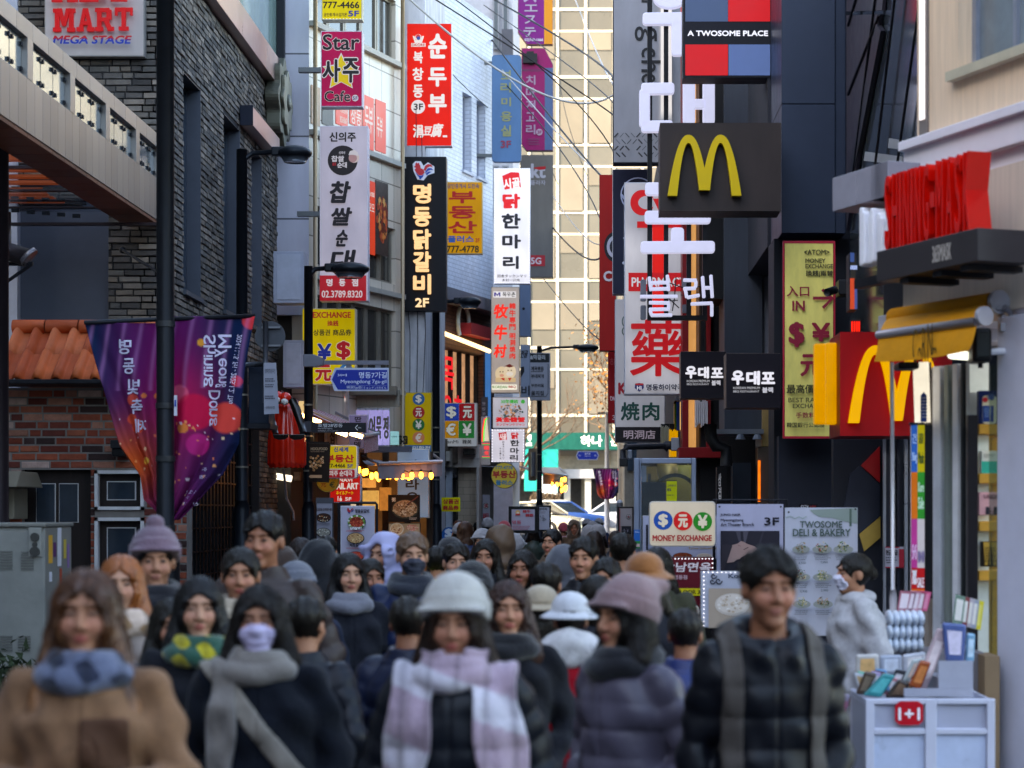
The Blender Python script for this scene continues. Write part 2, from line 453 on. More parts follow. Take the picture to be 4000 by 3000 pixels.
# ------------------------------------------------------------------ trees at the far road
def tree(px,Y,h,lean,leaves,label,seed,crown=None):
 rd=random.Random(seed);x=(px-CX)/FPX*Y;z0=gz(Y)
 t=thing('street_tree',label,'tree',(x,Y,z0),'street trees along the far road')
 tr=MB();br=MB();bark=mat('#5b4a3c',.9,var=.3,bump=.6,scale=5);tips=[]
 path=[Vector((x+lean*i/6+rd.gauss(0,.06),Y+rd.gauss(0,.06),z0+h*.55*i/6))for i in range(7)]
 tr.tube(path,[.19-.015*i for i in range(7)],bark,9);tr.build('trunk',t,True)
 def grow(p,d,L,r,dep):
  q=[p]
  for i in range(4):
   d=(d+Vector((rd.gauss(0,.16),rd.gauss(0,.16),rd.gauss(.05,.12)))).normalized();q.append(q[-1]+d*L/4)
  br.tube(q,[r,r*.85,r*.7,r*.58,r*.45],bark,5,cap=False)
  if dep==0:tips.append(q[-1]);tips.append(q[2]);return
  for k in range(3 if dep>1 else 4):
   w=rd.random()*6.28;nd=(d+Vector((math.cos(w),math.sin(w),rd.uniform(-.1,.5)))*.75).normalized()
   grow(q[rd.choice([2,3,4])],nd,L*.72,r*.5,dep-1)
 for i in range(6):
  w=i*1.05+rd.random();grow(path[rd.choice([3,4,5,6])],Vector((math.cos(w)*.8,math.sin(w)*.8,.9)).normalized(),h*.26,.09,3)
 br.build('limb',t,True)
 if leaves:
  lf=MB();lm=mat('#8a5a24',.7,var=.2,tint=.55)
  for i in range(leaves):
   p=rd.choice(tips)+Vector((rd.gauss(0,.28),rd.gauss(0,.28),rd.gauss(0,.2)));s=rd.uniform(.05,.11)
   u=Vector((rd.gauss(0,1),rd.gauss(0,1),rd.gauss(0,1))).normalized();v=u.orthogonal().normalized()
   lf.add([p-u*s,p+v*s*.6,p+u*s,p-v*s*.6],[(0,1,2,3)],lm)
  lf.build('crown',t)
tree(2500,84,9.0,.2,900,'street tree keeping brown autumn leaves behind the hanging signs',3)
tree(1985,101,9.5,.9,0,'bare street tree leaning before the cream office block',5)
tree(2560,101,10,-.5,900,'nearly bare street tree hidden behind the tall signs',8)
tree(1560,101,11,.4,0,'bare street tree beyond the shops by the bank',11)

# ------------------------------------------------------------------ generic buildings
def window_unit(parent,fr,u0,u1,v0,v1,rec,gl,fm,bars=1,sill=None,reveal=None):
 m=MB();q=.045
 for(a,b,c,d)in((u0,u0+q,v0,v1),(u1-q,u1,v0,v1),(u0+q,u1-q,v0,v0+q),(u0+q,u1-q,v1-q,v1)):m.fbox(fr,a,b,c,d,-rec,-rec+.05,fm)
 for i in range(1,bars+1):
  uu=u0+(u1-u0)*i/(bars+1);m.fbox(fr,uu-.02,uu+.02,v0+q,v1-q,-rec,-rec+.045,fm)
 w=m.build('window',parent)
 p=MB();p.fbox(fr,u0+q,u1-q,v0+q,v1-q,-rec+.01,-rec+.02,gl);p.build('pane',w)
 if sill:
  p=MB();p.fbox(fr,u0-.05,u1+.05,v0-.06,v0-.002,-rec,.06,sill);p.build('sill',w)
def wall_holes(m,fr,u0,u1,v0,v1,holes,n0,n1,mt):
 """a wall slab with rectangular openings"""
 us=sorted({u0,u1,*[h[0]for h in holes],*[h[1]for h in holes]});vs=sorted({v0,v1,*[h[2]for h in holes],*[h[3]for h in holes]})
 for a,b in zip(us,us[1:]):
  for c,d in zip(vs,vs[1:]):
   if not any(h[0]<=(a+b)/2<=h[1]and h[2]<=(c+d)/2<=h[3]for h in holes):m.fbox(fr,a,b,c,d,n0,n1,mt)
def brick_face(m,fr,u0,u1,v0,v1,holes,bw,bh,cols,gap=.012,proud=.012,rough_edge=.004,seed=1):
 rd=random.Random(seed);v=v0;r=0
 while v<v1:
  u=u0-(bw/2 if r%2 else 0)-rd.uniform(0,bw*.3)
  while u<u1:
   L=bw*rd.choice([.55,.9,1,1.1,1.3]);a,b=max(u,u0),min(u+L-gap,u1);u+=L
   if b-a<.03:continue
   c,d=v+gap/2,min(v+bh-gap/2,v1)
   if d-c<.02:continue
   ok=True
   for h in holes:
    if b>h[0]and a<h[1]and d>h[2]and c<h[3]:
     if a<h[0]and b>h[0]:b=h[0]
     elif b>h[1]and a<h[1]:a=h[1]
     else:ok=False
     if b-a<.03:ok=False
   if not ok:continue
   j=lambda:rd.uniform(-rough_edge,rough_edge)
   n=proud*rd.uniform(.35,1.3);mt=rd.choice(cols);e=.006
   vs=[fr.p(a,c,0),fr.p(b,c,0),fr.p(b,d,0),fr.p(a,d,0)]+[fr.p(a+e+j(),c+e+j(),n+j()),fr.p(b-e+j(),c+e+j(),n+j()),fr.p(b-e+j(),d-e+j(),n+j()),fr.p(a+e+j(),d-e+j(),n+j())]
   m.add(vs,[(4,5,6,7),(0,1,5,4),(1,2,6,5),(2,3,7,6),(3,0,4,7)],mt,rd.random())
  v+=bh;r+=1
glassd=mat('#26303a',.12,var=.2,coat=.5);glassb=mat('#59626c',.12,var=.2,coat=.4);slate=mat('#3a4152',.5,var=.1);steel=mat('#a58a88',.32,.75,var=.1,stretch=(1,1,.2));darkm=mat('#22242a',.5,.3)
def grey_brick():
 WX=-4.88
 t=thing('grey_brick_building','grey stone brick building with deep slot windows behind the banner pole','building',(WX,24,0))
 mort=mat('#2b2a2c',.95,var=.2)
 gb=[mat(c,.85,var=.22,bump=.5,scale=9,tint=.3)for c in('#625e5a','#746c65','#504c4a','#84796f','#5a5552','#685e55')]
 F=Frame((WX,24,0));Sd=Frame((WX,24,0),(0,1,0))
 ux=lambda px:(px-CX)/FPX*24-WX
 w=MB()
 fh=[(ux(60),ux(424),3.2,5.75),(ux(320),ux(422),5.75,6.72)]
 wall_holes(w,F,-9,0,0,8.35,fh,-.4,0,mort)
 sh=[(.6,1.62,4.54,7.15),(3.3,4.5,4.57,7.18),(5.55,6.4,4.57,7.13),(.35,6.3,0,3.35)]
 wall_holes(w,Sd,0,8,0,8.35,sh,-.4,0,mort)
 w.fbox(F,-9,-.4,0,13,-8,-.42,mort)
 w.build('wall',t)
 b=MB();brick_face(b,F,-4,-.0,3.4,8.35,fh,.235,.077,gb,seed=2,proud=.022)
 brick_face(b,F,ux(960),ux(1050),0,3,[],.2,.07,gb)if 0 else None
 brick_face(b,Sd,0,8,3.4,8.35,sh,.235,.077,gb,seed=3,proud=.02);brick_face(b,Sd,6.35,8,0,3.4,[],.235,.077,gb,seed=4,proud=.02)
 b.build('bricks',t)
 for i,h in enumerate(sh[:3]):
  window_unit(t,Sd,h[0],h[1],h[2],h[3],.2,glassb if i<2 else mat('#b9bcc4',.4),mat('#3d4652',.5)if i<2 else mat('#c9c9cf',.5),0,mat('#4b4f57',.6))
 for h in sh[:3]:
  q=MB();q.fbox(Sd,h[1]-.012,h[1]-.002,h[2],h[3],-.2,.025,mat('#4b4f59',.6));q.fbox(Sd,h[0],h[1]-.013,h[3]-.012,h[3]-.002,-.2,.02,darkm);q.build('lining',t)
 q=MB();q.fbox(F,fh[0][0],fh[0][1],fh[0][2],fh[0][3],-.12,-.08,mat('#4a4f5c',.55,var=.08));q.fbox(F,fh[1][0],fh[1][1],fh[1][2],fh[1][3],-.3,-.26,mat('#2e3646',.5));q.build('slate_panel',t)
 q=MB();q.fbox(F,ux(20),ux(72),3.2,9,-.1,.05,mat('#b9bac6',.5));q.build('white_pier',t)
 q=MB();q.fbox(Sd,-.1,8.05,8.36,8.78,-.02,.16,steel);q.fbox(F,-9,.16,8.36,8.78,.02,.14,steel)
 q.build('cornice',t,bevel=.006)
 q=MB();q.fbox(Sd,-.1,8.05,8.79,13,-.02,.02,mat('#7f9a98',.15,var=.25,scale=1.2,coat=.5,stretch=(3,3,.1)));q.fbox(F,-9,0,8.79,13,.02,.06,mat('#6f8b8c',.15,var=.2,coat=.5));q.build('glazed_storey',t)
 q=MB();q.fbox(Sd,7.85,8.12,8.79,13,.03,.14,darkm);q.build('corner_post',t)
 q=MB();q.fbox(Sd,.35,6.3,0,3.35,-.2,-.16,mat('#1d2126',.3));q.build('dark_shopfront',t)
 q=MB();gm=mat('#14161a',.4,.4)
 for i in range(24):q.fbox(Sd,.4+i*.25,.425+i*.25,.1,3.3,-.12,-.09,gm)
 for i in range(11):q.fbox(Sd,.38,6.28,.15+i*.3,.17+i*.3,-.119,-.095,gm)
 q.build('grille',t)
 q=MB();q.fbox(Sd,.2,6.5,3.36,3.62,.03,.12,mat('#31343d',.5));q.build('lintel_band',t)
 q=MB();Y0,Y1=28.5,31
 q.box((WX+.025,Y0,7.26),(WX+.2,Y1,7.52),steel);q.box((WX+.025,Y0-.012,7.25),(WX+.21,Y0-.002,7.53),mat('#1b2030',.4));q.build('sign_band',t,bevel=.004)
grey_brick()
t=thing('stone_wheel_emblem','grey scalloped emblem disc seen edge on at the brick corner','emblem',(-4.82,31.3,8.1))
Fd=Frame((-4.8,31.3,8.12),(0,1,0));m=MB()
pts=[((.62+.07*math.cos(8*a))*math.cos(a),(.62+.07*math.cos(8*a))*math.sin(a))for a in np.linspace(0,2*math.pi,97)[:-1]]
m.prism(Fd,pts,-.05,.16,mat('#5c5b50',.5,.5));m.build('disc',t,bevel=.01)
m=MB();m.prism(Fd,[(u*.72,v*.72)for u,v in pts],.161,.21,mat('#6d6b5e',.45,.5));m.ball((0,0,.2),(.14,.14,.06),mat('#4b4a42',.4,.5),fr=Fd);m.build('relief',t,bevel=.01)
def bridge():
 t=thing('footbridge','steel clad footbridge with glass parapet and wooden soffit crossing before the brick building','footbridge',(-5.2,20,5.2))
 XO,XI=-4.98,-5.4;z0,z1,z2,z3=5.24,5.72,6.08,6.24
 cl=mat('#8d8783',.36,.6,var=.12,scale=2,stretch=(6,6,.3),tint=.14);Y0,Y1=15.2,23.9
 low=MB();y=Y0
 while y<Y1:low.box((XI,y,z0),(XO,min(y+.262,Y1),z1),cl);y+=.268
 low.build('lower_panel',t,bevel=.003)
 up=MB();y=Y0
 while y<Y1:up.box((XI,y,z2),(XO,min(y+.52,Y1),z3),cl);y+=.525
 up.build('top_rail',t,bevel=.003)
 ypost=[15.3,16.9,18.25,19.75,21.2,22.6,23.8]
 for a in ypost:
  p=MB();p.box((XI,a-.09,z1),(XO+.004,a+.09,z2),cl);p.build('post',t)
 gl=mat('#a8b6bc',.13,.75,var=.04)
 for a,b in zip(ypost,ypost[1:]):
  n=3;L=(b-a-.18)/n
  p=MB()
  for i in range(n):p.box((XO-.062,a+.09+i*L+.01,z1),(XO-.05,a+.09+(i+1)*L-.01,z2),gl)
  pn=p.build('glass_pane',t)
  c=MB()
  for i in range(n):
   for zz in(z1+.07,z2-.07):
    for q in(.05,L-.05):c.box((XO-.07,a+.09+i*L+q-.022,zz-.018),(XO-.03,a+.09+i*L+q+.022,zz+.018),darkm)
  c.build('clamp',pn)
 s=MB();wd_=mat('#6e3f2b',.5,var=.2,tint=.2,stretch=(1,.2,1));y=Y0
 while y<Y1:s.box((XI+.01,y,z0-.04),(XO-.01,min(y+.42,Y1),z0-.002),wd_);y+=.43
 s.build('soffit',t)
 d=MB();d.box((XI+.002,Y0,z1-.05),(XO-.01,Y1,z1-.002),mat('#777',.6));d.build('deck',t)
 for z in(4.62,4.92):
  pass
bridge()
t=thing('glass_canopy','glass and steel rail canopy under the footbridge with orange lit slats','canopy',(-6.6,22.8,5))
m=MB()
for c,(x0,y0,x1,y1)in enumerate(((0,975,480,992),(0,1108,560,1120),(0,1212,640,1226),(0,1310,935,1326))):
 a=W('c1',x0-40,y1,23.4-c*.15);b=W('c1',x1,y0,23.4-c*.15);m.box((a.x,a.y,a.z),(b.x,a.y+.09,b.z),mat('#33272a',.4,.4))
m.each('rail',t)
m=MB()
for(x0,y0,x1,y1)in((40,885,250,950),(50,990,290,1012),(50,1035,330,1052),(48,1070,380,1086)):
 a=W('c1',x0,y1,23.7);b=W('c1',x1,y0,23.7);m.box((a.x,23.6,a.z),(b.x,23.75,b.z),mat('#a8502c',.5,lit=.25))
m.each('lit_slat',t)
m=MB()
for i in range(5):
 for j in range(2):
  p=W('c1',90+i*90,1110+j*130+i*8,23.1);m.box((p.x-.04,p.y-.02,p.z-.02),(p.x+.04,p.y+.02,p.z+.02),darkm)
m.each('glass_clamp',t)
m=MB();a=W('c1',-30,1240,23.2);b=W('c1',620,1112,22.4);m.quad((a.x,23.3,a.z),(b.x,23.3,a.z),(b.x,22.3,b.z),(a.x,22.3,b.z),mat('#b8c6d0',.04,trans=.95,var=.02));m.build('glass_pane',t)
t=thing('flue_pipe','fat dark metal flue elbow on brackets at the edge by the slate panel','pipe',W('c1',20,1500,20))
m=MB();pm_=mat('#3b3336',.45,.6);p0=W('c1',20,1659,20);p1=W('c1',20,1480,20);p2=W('c1',165,1520,20)
m.tube([W('c1',10,1250,20),W('c1',12,1440,20),W('c1',45,1480,20),p2],.09,pm_,14);m.build('duct',t,True)
m=MB();m.tube([W('c1',158,1505,20),W('c1',178,1523,20)],.105,mat('#8b8488',.35,.8),16);m.build('collar',t,True)
m=MB();m.tube([W('c1',40,1659,20.05),W('c1',190,1555,20.05)],.018,darkm);m.tube([W('c1',-10,1555,20.05),W('c1',195,1553,20.05)],.02,darkm);m.each('bracket',t)
t=thing('dark_pillar','dark round steel pillar standing at the edge under the footbridge','pillar',W('c1',10,1700,19))
m=MB();a=W('c1',0,860,19);m.tube([(a.x-.02,19,0),(a.x-.02,19,5.3)],.1,mat('#241d20',.45,.4),14);m.build('shaft',t,True)
m=MB();m.tube([(a.x-.02,19,0),(a.x-.02,19,.06)],.17,darkm,14);m.build('base_plate',t)
t=thing('stay_rod','thin dark stay rod with a ball end fixed to the grey bricks','rod',W('c1',725,1475,23.6))
m=MB();m.tube([W('c1',725,1475,23.7),W('c1',950,1615,22.9)],.018,darkm);m.build('rod',t)
m=MB();q=W('c1',722,1473,23.72);m.ball(q,.04,darkm,12,8);m.build('ball_end',t,True)
S=Sign('shoe_shop_sign','brushed steel wall sign with red slab letters above the footbridge','shop sign','c1',(262,-120,850,333),23.85,.12,'#b9aea9',side='#8f8985',rough=.3)
bpy.data.objects[S.t.name]['label']='brushed steel wall sign with red slab letters above the footbridge'
S.lit=.3  # unlit letters given a glow of their own to brighten the red
def slab(S,ch,x0,y0,x1,y1,col,st=.24):
 """slab serif capitals from thick strokes"""
 X=lambda u:x0+(x1-x0)*u
 Yv=lambda v:y0+(y1-y0)*v
 r=lambda a,b,c,d:S.rect((X(a),Yv(b),X(c),Yv(d)),col,'lettering',ext=.03)
 P=lambda*p:S.poly([(X(a),Yv(b))for a,b in p],col,'lettering',ext=.03)
 k=.17
 if ch=='M':r(.08,0,.28,1);r(.72,0,.92,1);r(0,0,.3,k);r(.7,0,1,k);r(0,1-k,.36,1);r(.64,1-k,1,1);P((.2,0),(.4,0),(.58,.75),(.42,.75));P((.6,0),(.8,0),(.58,.75),(.42,.75))
 if ch=='A':P((.36,0),(.56,0),(.3,1),(.1,1));P((.44,0),(.64,0),(.92,1),(.7,1));r(.28,.56,.74,.72);r(0,1-k,.4,1);r(.6,1-k,1,1)
 if ch=='R':r(.1,0,.32,1);r(0,0,.75,k);r(0,1-k,.42,1);r(.6,.08,.86,.5);r(.2,.42,.75,.58);P((.45,.55),(.7,.52),(.95,1),(.68,1));r(.68,1-k,1,1)
 if ch=='T':r(0,0,1,k);r(0,0,.14,.34);r(.86,0,1,.34);r(.38,0,.62,1);r(.22,1-k,.78,1)
 if ch=='B':r(.1,0,.34,1);r(0,0,.7,k);r(0,1-k,.7,1);r(.62,.1,.88,.44);r(.64,.54,.94,.9);r(.3,.42,.74,.58)
 if ch=='C':r(0,.2,.26,.8);r(.12,0,.8,k*1.1);r(.12,1-k*1.1,.8,1);r(.74,.05,.94,.34);r(.74,.68,.94,.9)
for ch,x0,x1 in(('M',317,447),('A',457,562),('R',568,680),('T',686,790)):slab(S,ch,x0,55,x1,190,'#f0141a')
for ch,x0,x1 in(('A',317,470),('B',480,640),('C',650,790)):slab(S,ch,x0,-105,x1,24,'#f0141a')
S.text('MEGA STAGE',(330,222,785,271),'#1544c8',.06,ital=.22);S.text('MEGA STAGE',(330,222,785,271),'#d81c22',.06,ital=.22)
me_=S.mb['lettering'];zc=S.fr.p(0,S.V(246)).z;red_i=me_.m(S.M('#d81c22'))
keep=[i for i in range(len(me_.f))if not(me_.mi[i]==red_i and sum(me_.v[j][2]for j in me_.f[i])/len(me_.f[i])<zc)]
me_.f=[me_.f[i]for i in keep];me_.mi=[me_.mi[i]for i in keep];me_.t=[me_.t[i]for i in keep]
for i in range(len(me_.f)):
 if me_.mi[i]==red_i:
  for j in me_.f[i]:
   v=me_.v[j]
   if v[2]<zc:me_.v[j]=(v[0],v[1],zc)
S.done()
def red_house():
 Y=21.5;F=Frame((0,Y,0))
 t=thing('red_brick_house','low red brick house with orange clay tile roof and dark wooden door','house',(-5.2,Y,0))
 X=lambda c,x:W(c,x,0,Y).x
 Z=lambda c,y:W(c,0,y,Y).z
 zt=Z('c5',625);x0,x1=-7.6,X('c5',1100)
 holes=[(X('c5',130),X('c5',535),0,Z('c5',1108)),(X('c5',560),X('c5',850),Z('c5',1345),Z('c5',1112)),(X('c5',560),X('c5',850),0,Z('c5',1390))]
 w=MB();wall_holes(w,F,x0,x1,0,zt,holes,-.3,0,mat('#77716c',.95,var=.25));w.build('wall',t)
 rb=[mat(c,.85,var=.3,bump=.5,scale=10,tint=.25)for c in('#7d3a2a','#8f4732','#6b3228','#94513b','#9d6a58','#5a2b24','#7d3a2a','#8f4732','#a58a80','#80402f','#3b2a28')]
 b=MB();brick_face(b,F,x0,x1,0,zt,holes,.235,.083,rb,gap=.017,proud=.012,seed=9);b.build('bricks',t)
 wood=mat('#241c1a',.55,var=.3,stretch=(3,3,.4));wf=mat('#c8c6c6',.5)
 d=MB();h=holes[0];d.fbox(F,h[0],h[1],h[2],h[3],-.2,-.1,wood);dd=d.build('door',t)
 for a,b_ in((200,315),(335,450)):
  p=MB();p.fbox(F,X('c5',a),X('c5',b_),Z('c5',1420),Z('c5',1188),-.098,-.085,wf);p.build('pane_frame',dd)
  p=MB();p.fbox(F,X('c5',a+4),X('c5',b_-4),Z('c5',1416),Z('c5',1192),-.084,-.078,glassd);p.build('pane',dd)
 for h,yy in((holes[1],(1175,1288)),(holes[2],(1448,1900))):
  f=MB();q=.035
  for(a,b_,c,e)in((h[0],h[0]+q,h[2],h[3]),(h[1]-q,h[1],h[2],h[3]),(h[0],h[1],h[2],h[2]+q),(h[0],h[1],h[3]-q,h[3])):f.fbox(F,a,b_,c,e,-.05,.03,wf)
  ww=f.build('window',t)
  f=MB();f.fbox(F,h[0]+q,h[1]-q,h[2]+q,h[3]-q,-.2,-.08,wood);f.build('shutter_board',ww)
  f=MB();f.fbox(F,X('c5',620),X('c5',793),Z('c5',yy[1]),Z('c5',yy[0]),-.079,-.07,wf);f.build('inner_frame',ww)
  f=MB();f.fbox(F,X('c5',627),X('c5',786),Z('c5',yy[1]-6),Z('c5',yy[0]+6),-.069,-.062,glassd);f.build('pane',ww)
 zr,ze=Z('c5',262),Z('c5',592);xr0,xr1=X('c5',30),X('c5',1000)
 cly=[mat(c,.6,var=.16,scale=7,tint=.15)for c in('#b8522a','#bd5a2e','#ae4b25','#c0623a')]
 r=MB();per=.2;n=int((xr1-xr0)/per);zs=[(zr,Z('c5',440)),(Z('c5',432),ze)]
 for k,(za,zb)in enumerate(zs):
  ya,yb=Y+.35-.42*k,Y-.05-.42*k
  for i in range(n):
   prof=[]
   for j in range(17):
    u=j/16;hgt=.085*max(0,math.sin(math.pi*min(1,u/.62)))**.75 if u<.62 else .004*math.sin(math.pi*(u-.62)/.38)
    prof.append((xr0+(i+u)*per,hgt))
   vs,fs=[],[]
   for s_ in range(4):
    q=s_/3;yy=ya+(yb-ya)*q;zz=za+(zb-za)*q
    vs+=[(px_,yy-hg*.8,zz+hg*.6)for px_,hg in prof]
   vs+=[(px_,yb-hg*.8+.03,zb+hg*.6-.035)for px_,hg in prof]
   for s_ in range(4):
    fs+=[(s_*17+j,s_*17+j+1,(s_+1)*17+j+1,(s_+1)*17+j)for j in range(16)]
   r.add(vs,fs,random.choice(cly))
 r.box((xr0,Y+.36,ze),(xr1,Y+1.2,zr),mat('#6d3a26',.8))
 rf=r.build('roof',t,True)
 c=MB();L=(X('c5',375)-X('c5',175));x=xr0
 while x<xr1:
  c.tube([(x,Y+.3,zr+.02),(x+L-.012,Y+.3,zr+.02)],.075,random.choice(cly),12);x+=L
 c.build('ridge_cap',rf,True)
 g_=MB();g_.box((xr0,Y-.56,Z('c5',622)),(xr1,Y-.02,ze-.005),mat('#16161b',.5));g_.build('gutter',t,bevel=.01)
red_house()
t=thing('wall_lantern','small black box lantern on the red brick wall','lantern',W('c5',705,1040,21.3))
m=MB();a=W('c5',670,1030,21.3);b=W('c5',742,985,21.3);m.box((a.x,21.2,a.z),(b.x,21.48,b.z),mat('#0e0f12',.3));m.build('housing',t,bevel=.01)
m=MB();m.box((a.x-.01,21.18,b.z),(b.x+.01,21.48,b.z+.09),mat('#1a1b1f',.4));m.build('hood',t,bevel=.01)
t=thing('exhaust_hood','beige metal exhaust hood with louvres on the red brick wall','vent',W('c5',60,1400,20.8))
m=MB();a=W('c5',-60,1210,20.6);b=W('c5',130,1115,20.6);F=Frame((0,20.6,0))
m.add([(a.x,20.4,a.z),(b.x,20.4,a.z),(b.x,21.4,a.z),(a.x,21.4,a.z),(a.x,20.75,b.z),(b.x-.06,20.75,b.z),(b.x-.06,21.4,b.z),(a.x,21.4,b.z)],[(3,2,1,0),(4,5,6,7),(0,1,5,4),(1,2,6,5),(2,3,7,6),(3,0,4,7)],mat('#7d7464',.5,.2));m.build('cowl',t,bevel=.01)
m=MB();a=W('c5',-60,1400,20.9);b=W('c5',85,1215,20.9);m.box((a.x,20.9,a.z),(b.x,21.4,b.z),mat('#8c8473',.5,.2));bx_=m.build('box',t,bevel=.01)
m=MB()
for i in range(8):z=a.z+.06+i*.055;m.box((a.x+.05,20.87,z),(b.x-.06,20.899,z+.03),mat('#5c5648',.5))
m.build('louvre',bx_)
t=thing('utility_cabinet','grey steel utility cabinet with louvres and peeling stickers','cabinet',W('f',120,2800,17))
def cabinet():
 Y=16.6;F=Frame((0,Y,0));gm=mat('#85857f',.55,.2,var=.14,scale=3,bump=.2);X=lambda x:W('e1',x,0,Y).x;Z=lambda y:W('e1',0,y,Y).z
 m=MB();m.box((X(-150),Y,.1),(X(292),Y+.85,Z(98)),gm);m.build('body',t,bevel=.012)
 m=MB();m.box((X(-160),Y-.03,Z(97)),(X(302),Y+.88,Z(70)),mat('#74736c',.6));m.build('lid',t,bevel=.01)
 m=MB();m.fbox(F,X(-140),X(284),.2,Z(122),.002,.014,gm);dr=m.build('door',t,bevel=.005)
 m=MB()
 for xx,yy,n in((5,250,7),(142,255,7),(5,800,6),(122,800,6)):
  for i in range(n):v=Z(yy+i*18);m.fbox(F,X(xx),X(xx+80),v-.012,v,.0145,.026,mat('#6b6b66',.5))
 m.build('louvre',dr)
 m=MB();m.fbox(F,X(190),X(275),Z(290),Z(100),.0145,.03,mat('#8d8d86',.5,.2));pl=m.build('lock_plate',dr,bevel=.004)
 m=MB()
 for yy,r in((162,.035),(212,.02),(256,.04)):m.prism(F,disc(X(234),Z(yy),r),.0302,.05,mat('#4b4b48',.4,.6))
 m.build('lock',pl)
 Sd=Frame((X(292)+.001,Y,0),(0,1,0))
 cols=['#d8a23a','#5a2b5c','#d0cfd4','#c9b04a','#8a6aa0','#b04a30','#dcdce4']
 m=MB()
 for i,(u0,v0,u1,v1)in enumerate(((.1,1.45,.22,1.68),(.25,1.5,.33,1.62),(.38,1.42,.5,1.74),(.58,1.48,.66,1.64),(.7,1.4,.76,1.6),(.45,1.2,.52,1.4),(.12,1.3,.2,1.38))):m.fbox(Sd,u0,u1,v0,v1,.001,.003,mat(cols[i],.5))
 m.each('sticker',t)
cabinet()
t=thing('shrub','low dark green shrub at the foot of the utility cabinet','shrub',W('f',20,2700,16.3))
m=MB();c0=W('f',10,2620,16.1);lm=mat('#2f3b25',.7,var=.3,tint=.4)
for i in range(900):
 p=Vector((c0.x+random.gauss(0,.16),16.1+random.gauss(0,.15),max(.02,c0.z+random.gauss(-.14,.13))));d=[Vector((random.gauss(0,.03),random.gauss(0,.03),random.gauss(0,.03)))for _ in range(3)]
 m.add([p+q for q in d],[(0,1,2)],lm)
m.build('foliage',t)
m=MB();m.tube([(c0.x,16.1,0),(c0.x,16.1,c0.z-.2)],.02,mat('#4a3a2c',.9));m.build('stem',t)

